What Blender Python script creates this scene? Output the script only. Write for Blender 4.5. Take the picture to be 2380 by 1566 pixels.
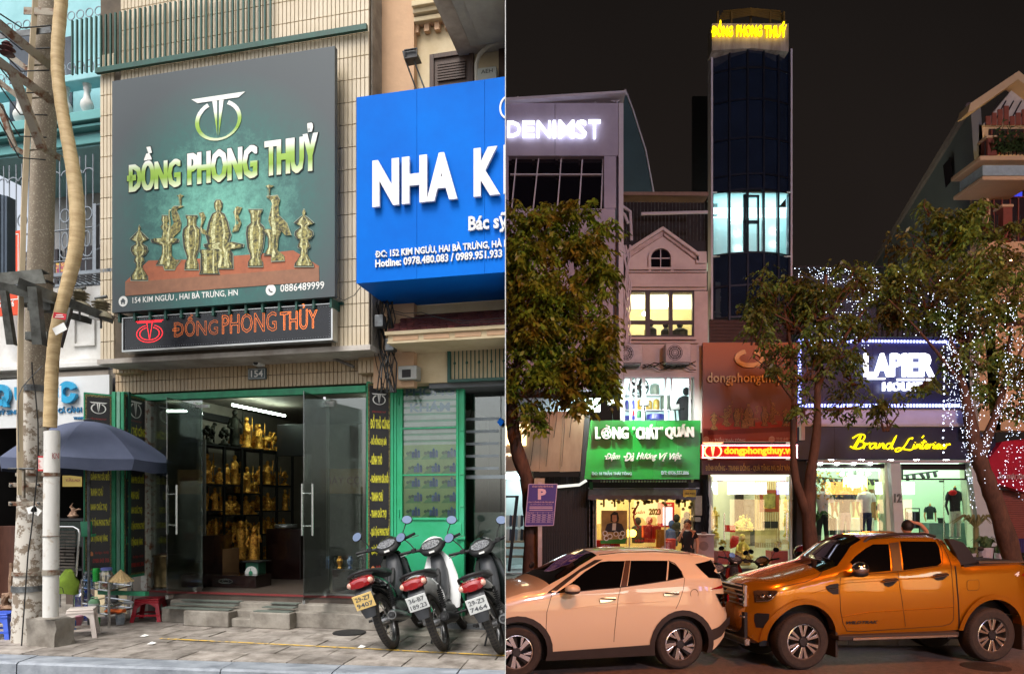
import bpy,bmesh,math,random
from mathutils import Vector,Matrix,noise
R=random.Random(7);RU=R.uniform;Vc=Vector
rad=math.radians;cO=math.cos;sI=math.sin;PI=math.pi
for _o in list(bpy.data.objects):bpy.data.objects.remove(_o)
SC=bpy.context.scene
COL=SC.collection
# ---------------- camera, world, sun, exposure ----------------
EYE,FPX,W0,H0,YH=2.1,1600.0,2380.0,1566.0,1180.0
cam=bpy.data.cameras.new('camera');cam.sensor_width=36;cam.lens=FPX/W0*36
cam.shift_y=(YH-H0/2)/W0
cam.clip_start=0.05;cam.clip_end=300
camo=bpy.data.objects.new('camera',cam);COL.objects.link(camo)
camo.location=(0,0,EYE);camo.rotation_euler=(rad(90),0,0);SC.camera=camo
wd=bpy.data.worlds.new('World');SC.world=wd;wd.use_nodes=True
wn=wd.node_tree.nodes;bgn=wn['Background']
sk=wn.new('ShaderNodeTexSky');sk.sky_type='NISHITA';sk.sun_disc=False
SUN_EL,SUN_AZ=rad(58),rad(205)
sk.sun_elevation=SUN_EL;sk.sun_rotation=SUN_AZ;sk.air_density=1.0;sk.dust_density=4.0;sk.ozone_density=0.6
hs=wn.new('ShaderNodeHueSaturation');hs.inputs['Saturation'].default_value=.35;wd.node_tree.links.new(sk.outputs[0],hs.inputs['Color']);wd.node_tree.links.new(hs.outputs[0],bgn.inputs[0]);bgn.inputs[1].default_value=0.15
sl=bpy.data.lights.new('sun','SUN');sl.energy=1.5;sl.angle=rad(25);sl.color=(1,0.96,0.9)
so=bpy.data.objects.new('sun',sl);COL.objects.link(so)
_sd=Vc((sI(SUN_AZ)*cO(SUN_EL),cO(SUN_AZ)*cO(SUN_EL),sI(SUN_EL)))
so.rotation_euler=_sd.to_track_quat('Z','Y').to_euler();so.location=(-6,-6,12)
SC.view_settings.view_transform='Standard';SC.view_settings.look='None'
SC.view_settings.exposure=0.8;SC.view_settings.gamma=1;SC.view_settings.use_curve_mapping=False
SC.render.engine='CYCLES'
cy=SC.cycles;cy.use_denoising=True;cy.max_bounces=7;cy.transparent_max_bounces=12
cy.diffuse_bounces=3;cy.glossy_bounces=4;cy.transmission_bounces=4
cy.sample_clamp_indirect=4;cy.caustics_reflective=False;cy.caustics_refractive=False
# ---------------- helpers ----------------
def lin(c):
 return tuple(((x/255)/12.92 if x<=10 else((x/255+.055)/1.055)**2.4)for x in c)
class Fr:
 """A local frame: u along, v away from the street, z up."""
 def __init__(s,o=(0,0,0),a=0.0):
  s.o=Vc(o);s.a=a
  s.M=Matrix.Translation(s.o)@Matrix.Rotation(a,4,'Z');s.I=s.M.inverted()
 def w(s,p):return s.M@Vc(p)
 def px(s,x,y,v=0.0):
  c=s.I@Vc((0,0,EYE))
  d=s.I.to_3x3()@Vc(((x-W0/2)/FPX,1,(YH-y)/FPX))
  t=(v-c.y)/d.y
  p=c+d*t
  return p.x,p.z
 def at(s,x,y,v=0.0):
  u,z=s.px(x,y,v);return Vc((u,v,z))
 def rect(s,x0,y0,x1,y1,v=0.0):
  xm,ym=(x0+x1)/2,(y0+y1)/2
  return s.px(x0,ym,v)[0],s.px(x1,ym,v)[0],s.px(xm,y1,v)[1],s.px(xm,y0,v)[1]
def gd(y,zg=0.8):return(EYE-zg)*FPX/(y-YH)
FC=Fr()
SIDE='L';SIDES={};ROOTS={}
def reg(o):SIDES[o.name]=SIDE
class MB:
 def __init__(s,F=FC):s.V=[];s.P=[];s.F=F
 def add(s,vs,fs,M=None):
  n=len(s.V);T=s.F.M if M is None else s.F.M@M
  s.V+=[T@Vc(p)for p in vs];s.P+=[tuple(i+n for i in f)for f in fs];return s
 def box(s,u0,u1,v0,v1,z0,z1,M=None):
  vs=[(u0,v0,z0),(u1,v0,z0),(u1,v1,z0),(u0,v1,z0),(u0,v0,z1),(u1,v0,z1),(u1,v1,z1),(u0,v1,z1)]
  return s.add(vs,[(0,3,2,1),(4,5,6,7),(0,1,5,4),(1,2,6,5),(2,3,7,6),(3,0,4,7)],M)
 def pbox(s,x0,y0,x1,y1,v,th):
  u0,u1,z0,z1=s.F.rect(x0,y0,x1,y1,v)
  return s.box(u0,u1,v,v+th,z0,z1)
 def prism(s,pts,v0,v1):
  n=len(pts)
  vs=[(p[0],v0,p[1])for p in pts]+[(p[0],v1,p[1])for p in pts]
  fs=[tuple(range(n)),tuple(range(2*n-1,n-1,-1))]
  fs+=[(i,i+n,(i+1)%n+n,(i+1)%n)for i in range(n)]
  return s.add(vs,fs)
 def pP(s,pts,v,th):return s.prism([s.F.px(x,y,v)for x,y in pts],v,v+th)
 def frame(s,x0,y0,x1,y1,v,th,b):
  u0,u1,z0,z1=s.F.rect(x0,y0,x1,y1,v)
  s.box(u0,u0+b,v,v+th,z0,z1);s.box(u1-b,u1,v,v+th,z0,z1)
  s.box(u0+b,u1-b,v,v+th,z0,z0+b);return s.box(u0+b,u1-b,v,v+th,z1-b,z1)
 def tube(s,path,r,n=6,cap=True):
  P=[Vc(p)for p in path];m=len(P)
  rr=r if isinstance(r,(list,tuple))else[r]*m
  vs=[];fs=[];up=Vc((0,0,1))
  t0=(P[1]-P[0]).normalized()
  a=t0.cross(up)
  if a.length<.05:a=t0.cross(Vc((1,0,0)))
  a.normalize()
  for i in range(m):
   t=(P[min(i+1,m-1)]-P[max(i-1,0)])
   if t.length<1e-9:t=t0
   t.normalize();a=(a-t*a.dot(t))
   if a.length<1e-6:a=t.orthogonal()
   a.normalize();b=t.cross(a)
   for k in range(n):
    an=2*PI*k/n
    vs.append(P[i]+(a*cO(an)+b*sI(an))*rr[i])
  for i in range(m-1):
   for k in range(n):
    fs.append((i*n+k,i*n+(k+1)%n,(i+1)*n+(k+1)%n,(i+1)*n+k))
  if cap:fs+=[tuple(range(n-1,-1,-1)),tuple(range((m-1)*n,m*n))]
  return s.add(vs,fs)
 def lathe(s,prof,c=(0,0,0),n=12,M=None):
  vs=[];fs=[];m=len(prof)
  for r,z in prof:
   for k in range(n):
    a=2*PI*k/n;vs.append((c[0]+r*cO(a),c[1]+r*sI(a),c[2]+z))
  for i in range(m-1):
   for k in range(n):
    fs.append((i*n+k,i*n+(k+1)%n,(i+1)*n+(k+1)%n,(i+1)*n+k))
  fs+=[tuple(range(n-1,-1,-1)),tuple(range((m-1)*n,m*n))]
  return s.add(vs,fs,M)
 def ball(s,c,r,sc=(1,1,1),n=10,M=None):
  vs=[];fs=[];m=max(4,n//2)
  for i in range(m+1):
   t=PI*i/m
   for k in range(n):
    a=2*PI*k/n
    vs.append((c[0]+r*sc[0]*sI(t)*cO(a),c[1]+r*sc[1]*sI(t)*sI(a),c[2]+r*sc[2]*cO(t)))
  for i in range(m):
   for k in range(n):
    fs.append((i*n+k,(i+1)*n+k,(i+1)*n+(k+1)%n,i*n+(k+1)%n))
  return s.add(vs,fs,M)
 def quad(s,a,b,c,d):return s.add([a,b,c,d],[(0,1,2,3)])
 def grid(s,rows,closed=False):
  m=len(rows);n=len(rows[0]);vs=[p for r in rows for p in r];fs=[]
  for i in range(m-1):
   for k in range(n-(0 if closed else 1)):
    fs.append((i*n+k,i*n+(k+1)%n,(i+1)*n+(k+1)%n,(i+1)*n+k))
  return s.add(vs,fs)
 def bd(s,name,m,parent=None,sh=False,bv=0,**tg):
  if not s.V:return None
  if parent is not None:
   I=ROOTS[parent.name].inverted()
   vs=[I@p for p in s.V];loc=None
  else:
   xs=[p.x for p in s.V];ys=[p.y for p in s.V];zs=[p.z for p in s.V]
   loc=Vc(((min(xs)+max(xs))/2,(min(ys)+max(ys))/2,min(zs)));vs=[p-loc for p in s.V]
  me=bpy.data.meshes.new(name);me.from_pydata(vs,[],s.P);me.update()
  if m is not None:me.materials.append(m)
  if sh:
   me.polygons.foreach_set('use_smooth',[True]*len(me.polygons))
   try:me.set_sharp_from_angle(angle=rad(sh if sh>1 else 40))
   except Exception:pass
  o=bpy.data.objects.new(name,me);COL.objects.link(o)
  if parent is not None:o.parent=parent;ROOTS[o.name]=ROOTS[parent.name]
  else:o.location=loc;ROOTS[o.name]=Matrix.Translation(loc)
  if bv:
   b=o.modifiers.new('bevel','BEVEL');b.width=bv;b.segments=2;b.limit_method='ANGLE'
  reg(o)
  if tg:tag(o,**tg)
  return o
def tag(o,lbl=None,cat=None,group=None,kind=None):
 if lbl:o['label']=lbl
 if cat:o['category']=cat
 if group:o['group']=group
 if kind:o['kind']=kind
 return o
def rO(name,F,loc,lbl,cat,group=None,rot=0.0,kind=None):
 """Empty at the base of a thing, turned with its frame."""
 M=F.M@Matrix.Translation(Vc(loc))@Matrix.Rotation(rot,4,'Z')
 o=bpy.data.objects.new(name,None);COL.objects.link(o);o.matrix_world=M;o.empty_display_size=.1
 ROOTS[o.name]=M.copy();reg(o);return tag(o,lbl,cat,group,kind)
def copy_tree(o,M=None,parent=None,lbl=None,swap=None):
 c=o.copy();COL.objects.link(c);reg(c)
 if parent is not None:c.parent=parent
 if M is not None:c.matrix_basis=M;ROOTS[c.name]=M.copy()
 elif parent is not None:ROOTS[c.name]=ROOTS[parent.name]
 if lbl:c['label']=lbl
 if swap and c.type=='MESH' and c.data.materials and c.data.materials[0]and c.data.materials[0].name in swap:
  c.data=c.data.copy();c.data.materials[0]=swap[c.data.materials[0].name]
 for ch in[q for q in CH.get(o.name,[])]:
  k=copy_tree(ch,None,c,None,swap)
 return c
CH={}
def index_children(o):
 CH[o.name]=list(o.children)
 for c in o.children:index_children(c)
def pieces(name,parent,me,locs,rots=None):
 out=[]
 for i,l in enumerate(locs):
  o=bpy.data.objects.new(name,me);COL.objects.link(o)
  o.parent=parent;o.location=l
  if rots:o.rotation_euler=rots[i]
  reg(o);out.append(o)
 return out
def tile_mesh(name,w,th,h,m,bev=.003):
 """front-facing tile with bevelled edge; origin at the lower left front corner (u,v,z)"""
 b=bev
 vs=[(0,th,0),(w,th,0),(w,th,h),(0,th,h),(b,0,b),(w-b,0,b),(w-b,0,h-b),(b,0,h-b)]
 fs=[(4,5,6,7),(0,1,5,4),(1,2,6,5),(2,3,7,6),(3,0,4,7)]
 me=bpy.data.meshes.new(name);me.from_pydata(vs,[],fs);me.update();me.materials.append(m);return me
MATS={}
def nt(name):
 m=bpy.data.materials.new(name);m.use_nodes=True;t=m.node_tree
 return m,t,t.nodes['Principled BSDF']
def mat(name,c,rough=.6,metal=0.0,var=.15,scale=6.0,bump=.15,c2=None,thr=(.35,.7),spec=.5,coat=0.0,stretch=(1,1,1),pieces_var=0.0,bscale=None,trans=0.0,detail=6):
 if name in MATS:return MATS[name]
 m,t,b=nt(name);n=t.nodes;L=t.links
 b.inputs['Roughness'].default_value=rough;b.inputs['Metallic'].default_value=metal
 b.inputs['Specular IOR Level'].default_value=spec;b.inputs['Coat Weight'].default_value=coat;b.inputs['Coat Roughness'].default_value=.04
 if len(c)==3 and max(c)>1.0:c=lin(c)
 if c2 is None:c2=tuple(x*(1-var*1.6)for x in c);
 elif max(c2)>1.0:c2=lin(c2)
 g=n.new('ShaderNodeNewGeometry');mp=n.new('ShaderNodeMapping');mp.inputs['Scale'].default_value=stretch
 L.new(g.outputs['Position'],mp.inputs[0])
 no=n.new('ShaderNodeTexNoise');no.inputs['Scale'].default_value=scale;no.inputs['Detail'].default_value=detail;no.inputs['Roughness'].default_value=.65
 L.new(mp.outputs[0],no.inputs[0])
 rp=n.new('ShaderNodeValToRGB');rp.color_ramp.elements[0].position=thr[0];rp.color_ramp.elements[1].position=thr[1]
 rp.color_ramp.elements[0].color=(*c2,1);rp.color_ramp.elements[1].color=(*c,1)
 L.new(no.outputs[0],rp.inputs[0]);out=rp.outputs[0]
 if pieces_var:
  oi=n.new('ShaderNodeObjectInfo');mr=n.new('ShaderNodeMapRange');mr.inputs[3].default_value=1-pieces_var;mr.inputs[4].default_value=1+pieces_var
  L.new(oi.outputs['Random'],mr.inputs[0]);mx=n.new('ShaderNodeVectorMath');mx.operation='SCALE'
  L.new(out,mx.inputs[0]);L.new(mr.outputs[0],mx.inputs['Scale']);out=mx.outputs[0]
 L.new(out,b.inputs['Base Color'])
 if bump:
  n2=n.new('ShaderNodeTexNoise');n2.inputs['Scale'].default_value=bscale or scale*8;n2.inputs['Detail'].default_value=4
  L.new(mp.outputs[0],n2.inputs[0])
  bp=n.new('ShaderNodeBump');bp.inputs['Strength'].default_value=bump;bp.inputs['Distance'].default_value=.01
  L.new(n2.outputs[0],bp.inputs['Height']);L.new(bp.outputs[0],b.inputs['Normal'])
  rr=n.new('ShaderNodeMapRange');rr.inputs[3].default_value=max(0,rough-.1);rr.inputs[4].default_value=min(1,rough+.12)
  L.new(no.outputs[0],rr.inputs[0]);L.new(rr.outputs[0],b.inputs['Roughness'])
 if trans:b.inputs['Transmission Weight'].default_value=trans
 MATS[name]=m;return m
def em(name,c,st,sample=True):
 if name in MATS:return MATS[name]
 m,t,b=nt(name);
 if max(c)>1.0:c=lin(c)
 b.inputs['Base Color'].default_value=(*[min(1,x)*.5 for x in c],1);b.inputs['Emission Color'].default_value=(*c,1);b.inputs['Emission Strength'].default_value=st
 if not sample:m.cycles.emission_sampling='NONE'
 MATS[name]=m;return m
def glass(name,tint=(.8,.85,.83),rough=.02,base=.06,gloss=(1,1,1)):
 if name in MATS:return MATS[name]
 m=bpy.data.materials.new(name);m.use_nodes=True;t=m.node_tree;n=t.nodes;n.clear();L=t.links
 o=n.new('ShaderNodeOutputMaterial');mx=n.new('ShaderNodeMixShader');a=n.new('ShaderNodeBsdfTransparent');g=n.new('ShaderNodeBsdfGlossy')
 a.inputs[0].default_value=(*tint,1);g.inputs['Roughness'].default_value=rough;g.inputs[0].default_value=(*gloss,1)
 f=n.new('ShaderNodeLayerWeight');f.inputs[0].default_value=.35
 ad=n.new('ShaderNodeMapRange');ad.inputs[3].default_value=base;ad.inputs[4].default_value=.9
 L.new(f.outputs['Fresnel'],ad.inputs[0]);L.new(ad.outputs[0],mx.inputs[0]);L.new(a.outputs[0],mx.inputs[1]);L.new(g.outputs[0],mx.inputs[2]);L.new(mx.outputs[0],o.inputs[0])
 MATS[name]=m;return m
_TC={}
def glyphs(body,off=0.0,sp=1.0,shear=0.0):
 k=(body,off,sp,shear)
 if k in _TC:return _TC[k]
 def mk(txt,want=True):
  cu=bpy.data.curves.new('t','FONT');cu.body=txt;cu.offset=off;cu.space_character=sp;cu.resolution_u=2;cu.shear=shear;cu.fill_mode='FRONT'
  ob=bpy.data.objects.new('t',cu);COL.objects.link(ob)
  me=bpy.data.meshes.new_from_object(ob)
  vs=[(v.co.x,v.co.y)for v in me.vertices];fs=[tuple(p.vertices)for p in me.polygons]
  bpy.data.objects.remove(ob);bpy.data.meshes.remove(me);bpy.data.curves.remove(cu);return vs,fs
 t=body.replace('Đ','D').replace('đ','d');vs,fs=mk(t)
 for i,ch in enumerate(body):
  if ch in 'Đđ':
   a,_=mk(t[:i+1]);b,_=mk(t[i]);xr=max(p[0]for p in a);w=max(p[0]for p in b)-min(p[0]for p in b)
   xl=xr-w;n=len(vs);h=.055+off
   if ch=='Đ':x0,x1,y=xl-w*.16,xl+w*.5,.35
   else:x0,x1,y=xr-w*.6,xr+w*.12,.6
   vs=vs+[(x0,y-h),(x1,y-h),(x1,y+h),(x0,y+h)];fs=fs+[(n,n+1,n+2,n+3)]
 _TC[k]=(vs,fs);return vs,fs
def letter(mb,body,u0,u1,z0,z1,v,th=.004,off=.0,sp=1.0,shear=0.0,mirror=False,bold=0):
 """lettering fitted into the rectangle, front face on plane v, th deep behind it"""
 if bold:
  for k,s in enumerate((-1,-.5,0,.5,1)):letter(mb,body,u0+bold+bold*s,u1-bold+bold*s,z0,z1,v-k*.0004,th,off,sp,shear,mirror)
  return
 vs,fs=glyphs(body,off,sp,shear)
 if not vs:return
 xs=[p[0]for p in vs];ys=[p[1]for p in vs];x0,x1,y0,y1=min(xs),max(xs),min(ys),max(ys)
 q=[((p[0]-x0)/(x1-x0),(p[1]-y0)/(y1-y0))for p in vs]
 if mirror:q=[(1-a,b)for a,b in q]
 F=[(u0+a*(u1-u0),v,z0+b*(z1-z0))for a,b in q]
 mb.add(F,fs)
 if th>.003:
  ec={}
  for f in fs:
   for i in range(len(f)):
    e=(f[i],f[(i+1)%len(f)]);
    if(e[1],e[0])in ec:del ec[(e[1],e[0])]
    else:ec[e]=1
  S=[];G=[]
  for a,b in ec:
   n=len(S);S+=[F[a],F[b],(F[b][0],v+th,F[b][2]),(F[a][0],v+th,F[a][2])];G.append((n,n+3,n+2,n+1))
  mb.add(S,G)
def pL(mb,body,x0,y0,x1,y1,v,**k):
 u0,u1,z0,z1=mb.F.rect(x0,y0,x1,y1,v);letter(mb,body,u0,u1,z0,z1,v,**k)
def ring2(mb,cu,cz,a,b,t,v,th,n=24,a0=0,a1=360):
 """flat elliptical ring (u,z plane)"""
 st=[]
 for i in range(n+1):
  an=rad(a0+(a1-a0)*i/n);st.append(((cu+a*cO(an),cz+b*sI(an)),(cu+(a-t)*cO(an),cz+(b-t)*sI(an))))
 for i in range(n):
  mb.prism([st[i][0],st[i+1][0],st[i+1][1],st[i][1]],v,v+th)
def logo(mb,cu,cz,w,v,th=.003):
 """ring with a flat-topped T standing in it"""
 a=w*.45
 for i in range(28):
  a0=rad(118+304*i/28);a1=rad(118+304*(i+1)/28)
  def P(an,k):
   t=.10+.09*abs(sI(an*.5+.6));q=1-(t if k else 0);return(cu+a*q*cO(an),cz+a*.78*q*sI(an))
  mb.prism([P(a0,0),P(a1,0),P(a1,1),P(a0,1)],v,v+th)
 mb.prism([(cu-w*.52,cz+w*.42),(cu+w*.52,cz+w*.42),(cu+w*.40,cz+w*.34),(cu-w*.40,cz+w*.34)],v,v+th)
 mb.prism([(cu-w*.11,cz+w*.335),(cu-w*.02,cz+w*.335),(cu-w*.015,cz-w*.26)],v,v+th)
 mb.prism([(cu+w*.02,cz+w*.335),(cu+w*.11,cz+w*.335),(cu+w*.015,cz-w*.26)],v,v+th)
ORD=['first','second','third','fourth','fifth','sixth','seventh','eighth','ninth','tenth','eleventh','twelfth','thirteenth','fourteenth','fifteenth','sixteenth','seventeenth','eighteenth','nineteenth','twentieth','twenty-first','twenty-second','twenty-third']
# ---------------- converters from detail views of the survey to frame pixels ----------------
def Zc(x0,y0,ws,wi):
 k=ws/wi
 return lambda x,y:((x0+x*k)/1.63193,(y0+y*k)/1.63193)
ZA=Zc(0,0,480,1074);ZB=Zc(0,600,480,1074);ZC=Zc(0,1400,560,1253);ZD=Zc(0,2000,760,2141)
ZE=Zc(560,1480,700,1337);ZG=Zc(1240,1800,690,1429);ZH=Zc(400,480,900,1566);ZI=Zc(960,0,970,1187);ZJ=Zc(960,1200,970,1120)
def L_(f,pts):return[f(*p)for p in pts]
LG=0.8
RG=-0.1
FL=Fr((-2.814,7.9,LG),rad(-12.6))
# ---------------- thin white divider added along the sight line, keeping day and night light apart ----------------
def seam_x(y,px):return(px-1190)/FPX*y
SIDE='N'
white=mat('white_divider',(228,226,220),.8,var=.05)
m=MB();y0,y1,zb,zt=.3,60,-1.0,46
a,b=1173.8,1175.4
vs=[(seam_x(y0,a),y0,zb),(seam_x(y0,b),y0,zb),(seam_x(y1,b),y1,zb),(seam_x(y1,a),y1,zb)]
vs+=[(p[0],p[1],zt)for p in vs]
m.add(vs,[(0,3,2,1),(4,5,6,7),(0,1,5,4),(1,2,6,5),(2,3,7,6),(3,0,4,7)])
m.bd('added_divider',white,kind='structure')
nm=bpy.data.materials.new('night_sky');nm.use_nodes=True;t=nm.node_tree;n=t.nodes;n.clear();L=t.links
e=n.new('ShaderNodeEmission');ge=n.new('ShaderNodeNewGeometry');sx=n.new('ShaderNodeSeparateXYZ');rp=n.new('ShaderNodeValToRGB');mr=n.new('ShaderNodeMapRange')
no=n.new('ShaderNodeTexNoise');no.inputs['Scale'].default_value=.05
mr.inputs[1].default_value=-1;mr.inputs[2].default_value=46
rp.color_ramp.elements[0].color=(.0120,.0086,.0072,1);rp.color_ramp.elements[1].color=(.0062,.0049,.0043,1)
L.new(ge.outputs['Position'],sx.inputs[0]);L.new(sx.outputs[2],mr.inputs[0]);L.new(mr.outputs[0],rp.inputs[0]);L.new(rp.outputs[0],e.inputs[0])
L.new(ge.outputs['Position'],no.inputs[0]);m2=n.new('ShaderNodeMapRange');m2.inputs[3].default_value=.8;m2.inputs[4].default_value=1.2
L.new(no.outputs[0],m2.inputs[0]);L.new(m2.outputs[0],e.inputs[1])
o=n.new('ShaderNodeOutputMaterial');L.new(e.outputs[0],o.inputs[0]);nm.cycles.emission_sampling='NONE'
m=MB();X=60;yb=-14;xn=.27;c=b+.3
q=[(seam_x(y0,c),y0),(seam_x(y1,c),y1),(X,y1),(X,yb),(xn,yb),(xn,y0)]
for(p,r_)in[(q[0],q[1]),(q[1],q[2]),(q[2],q[3]),(q[3],q[4]),(q[4],q[5])]:
 m.quad((p[0],p[1],zb),(r_[0],r_[1],zb),(r_[0],r_[1],zt),(p[0],p[1],zt))
xo=.245
m.quad((q[0][0],y0,zb),(xn,y0,zb),(xn,y0,EYE-.09),(q[0][0],y0,EYE-.09))
m.quad((q[0][0],y0,EYE+.24),(xn,y0,EYE+.24),(xn,y0,zt),(q[0][0],y0,zt))
m.quad((xo,y0,EYE-.09),(xn,y0,EYE-.09),(xn,y0,EYE+.24),(xo,y0,EYE+.24))
m.add([(*p,zt)for p in q],[tuple(range(6))]);m.add([(*p,zb)for p in q],[tuple(range(6))])
m.bd('sky',nm,kind='structure')  # closed dark shell added round the night street to shut out daylight
# ================= DAY SIDE GROUND =================
SIDE='L'
m_slab=mat('slate_paving',(158,150,142),.7,scale=5,bump=.6,c2=(104,96,88),thr=(.36,.62),pieces_var=.2,detail=10)
m_joint=mat('joint_dirt',(84,70,58),.9,var=.3,scale=10)
m_kerb=mat('kerb_stone',(158,164,172),.5,scale=3.5,bump=.35,c2=(104,110,118),stretch=(1,2.5,1),pieces_var=.1,detail=10)
m_asph=mat('asphalt',(96,92,88),.85,var=.3,scale=30,bump=.6)
m_conc=mat('old_concrete',(158,152,142),.85,var=.3,scale=4,bump=.5,c2=(112,105,96))
m_yel=mat('worn_yellow_paint',(216,176,70),.7,scale=18,thr=(.42,.52),c2=(140,128,112))
kd0=gd(1518,LG);kd1=gd(1556,LG)
p0=Vc(((0-1190)/FPX*kd0,kd0,LG));p1=Vc(((1174-1190)/FPX*kd1,kd1,LG))
KA=math.atan2(p1.y-p0.y,p1.x-p0.x)
FK=Fr(p0,KA)
m=MB(FK);m.box(-9,9,-.01,14,-.5,-.03);gr=m.bd('pavement',m_joint,kind='structure')
ROOTSP=rO('pavement_slabs',FK,(0,0,0),None,None)
bpy.data.objects.remove(ROOTSP)
def gather_slabs():
 w,d=.50,.33;ml=tile_slab('paving_slab',w-.005,d-.005,.03,m_slab)
 P=[]
 for j in range(0,10):
  for i in range(-3,19):
   u=i*w+(j*.23)%w-.3;v=.02+j*d
   P.append((u,v))
 return ml,P
def tile_slab(name,w,d,h,mt):
 b=.004
 vs=[(0,0,-h),(w,0,-h),(w,d,-h),(0,d,-h),(b,b,0),(w-b,b,0),(w-b,d-b,0),(b,d-b,0)]
 fs=[(4,5,6,7),(0,1,5,4),(1,2,6,5),(2,3,7,6),(3,0,4,7)]
 me=bpy.data.meshes.new(name);me.from_pydata(vs,[],fs);me.update();me.materials.append(mt);return me
ml,P=gather_slabs()
Ig=ROOTS[gr.name].inverted()
for u,v in P:
 o=bpy.data.objects.new('paving_slab',ml);COL.objects.link(o);o.parent=gr
 o.location=Ig@FK.w((u,v,RU(-.0025,.0025)));o.rotation_euler=(RU(-.003,.003),RU(-.003,.003),KA);reg(o)
m=MB(FK);
for k in range(9):m.box(.6,8,2.02+k*.045,2.035+k*.045,.001,.007)
o=m.bd('tactile_ribs',m_slab,kind='structure')
ya=FK.I@Vc(((372-1190)/FPX*gd(1484,LG),gd(1484,LG),LG));yb_=FK.I@Vc(((1174-1190)/FPX*gd(1524,LG),gd(1524,LG),LG))
m=MB(FK);d_=(yb_-ya).normalized();nn=Vc((-d_.y,d_.x,0))*.022
N=30
for k in range(N):
 q0=ya.lerp(yb_,k/N);q1=ya.lerp(yb_,(k+1)/N)
 w=Vc(nn)*RU(.75,1.1)
 m.quad(tuple(q0-w+Vc((0,0,.0065))),tuple(q1-w+Vc((0,0,.0065))),tuple(q1+nn+Vc((0,0,.0065))),tuple(q0+nn+Vc((0,0,.0065))))
m.bd('yellow_line',m_yel,kind='structure')
kr=rO('kerb',FK,(0,0,0),None,None,kind='structure')
ks=[-1.2,];x=-1.2
edges=[-1.5,.93*.42,2.25,3.2,4.2,5.2,6.4,7.6]
for i in range(len(edges)-1):
 a,b=edges[i]+.006,edges[i+1]-.006
 m=MB(FK);dz=RU(-.004,.004)
 pr=[(0,-.002),(-.02,.0),(-.215,-.012),(-.235,-.028),(-.24,-.17),(0,-.17)]
 vs=[(a,v,z+dz)for v,z in pr]+[(b,v,z+dz)for v,z in pr];nP=len(pr)
 fs=[tuple(range(nP)),tuple(range(2*nP-1,nP-1,-1))]+[(i2,i2+nP,(i2+1)%nP+nP,(i2+1)%nP)for i2 in range(nP)]
 m.add(vs,fs);m.bd('kerb_stone',m_kerb,kr)
m=MB(FK);m.box(-9,9,-14,-.235,-.6,-.13);m.bd('road',m_asph,kind='structure')
# ================= NIGHT SIDE GROUND =================
SIDE='R'
m_nroad=mat('night_asphalt',(128,112,106),.5,var=.35,scale=14,bump=.7,bscale=180)
m_npave=mat('night_paving',(122,116,110),.7,var=.3,scale=5,bump=.4,pieces_var=.15)
m_nkerb=mat('night_kerb',(138,130,124),.7,var=.25,scale=5,bump=.3,pieces_var=.1)
KY=11.05
def gy(y):return(EYE-RG)*FPX/(y-YH)
m=MB();m.box(-2,59,-13.5,KY,RG-.5,RG);m.bd('road',m_nroad,kind='structure')
m=MB();m.box(-2,59,KY+.2,59,RG-.5,RG+.11);pv=m.bd('pavement',m_npave,kind='structure')
kb=rO('kerb',FC,(0,KY,RG),None,None,kind='structure')
for i in range(14):
 m=MB();m.box(-.2+i*.8+.005,.6+i*.8-.005,KY,KY+.2,RG-.3,RG+.12+RU(-.004,.004));m.bd('kerb_stone',m_nkerb,kb)
m=MB();m.box(11,59,KY,KY+.2,RG-.3,RG+.12);m.bd('kerb',m_nkerb,kind='structure')
me=tile_slab('paving_slab',.395,.395,.02,m_npave);Ip=ROOTS[pv.name].inverted()
for i in range(27):
 for j in range(10):
  o=bpy.data.objects.new('paving_slab',me);COL.objects.link(o);o.parent=pv
  o.location=Ip@Vc((i*.4,KY+.21+j*.4,RG+.125+RU(-.002,.002)));reg(o)
m=MB();mh=FC.at(2290,1551,0)if False else None
gx=gy(1549);m.lathe([(.30,0),(.30,.004),(.27,.006),(.01,.006)],((2290-1190)/FPX*gx,gx,RG+.001),28);m.bd('manhole_cover',mat('cast_iron',(84,78,76),.5,.6,scale=30,bump=.6),lbl='round iron manhole cover in the road beside the orange pickup',cat='manhole')
# ================= DAY SIDE =================
SIDE='L'
m_tile=mat('beige_tile',(214,200,176),.35,var=.08,scale=2,bump=.05,c2=(196,180,152),pieces_var=.05)
m_tile2=mat('tan_tile',(190,168,136),.4,var=.1,scale=2.5,bump=.05,c2=(168,144,110),pieces_var=.06)
m_grout=mat('grout',(104,92,78),.9,var=.25,scale=6)
m_soff=mat('soffit_plaster',(196,190,182),.85,var=.12,scale=3,bump=.15,c2=(150,140,130))
m_green=mat('green_paint',(52,158,112),.5,var=.2,scale=9,bump=.15,c2=(40,128,92))
m_green2=mat('fresh_green_paint',(52,174,128),.45,var=.14,scale=3,bump=.15,c2=(34,158,104))
m_dgreen=mat('dark_green_paint',(30,84,72),.5,var=.25,scale=10,bump=.15)
m_alu=mat('aluminium',(196,198,196),.35,.85,var=.1,scale=8,bump=.05)
m_steel=mat('brushed_steel',(214,214,212),.22,1.0,var=.08,scale=20,bump=.03)
m_black=mat('black_plastic',(28,28,30),.4,var=.2,scale=12,bump=.05)
m_vinyl=mat('banner_vinyl',(66,74,78),.5,var=.1,scale=2,bump=.1)
m_wht=mat('white_print',(232,232,228),.5,var=.03,bump=0)
m_shopglass=glass('shop_glass',(.80,.86,.83),base=.07)
m_doorglass=glass('door_glass',(.78,.87,.83),base=.07)
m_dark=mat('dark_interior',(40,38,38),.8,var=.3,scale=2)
m_wire=mat('black_cable',(26,26,26),.6,bump=0)
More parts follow.
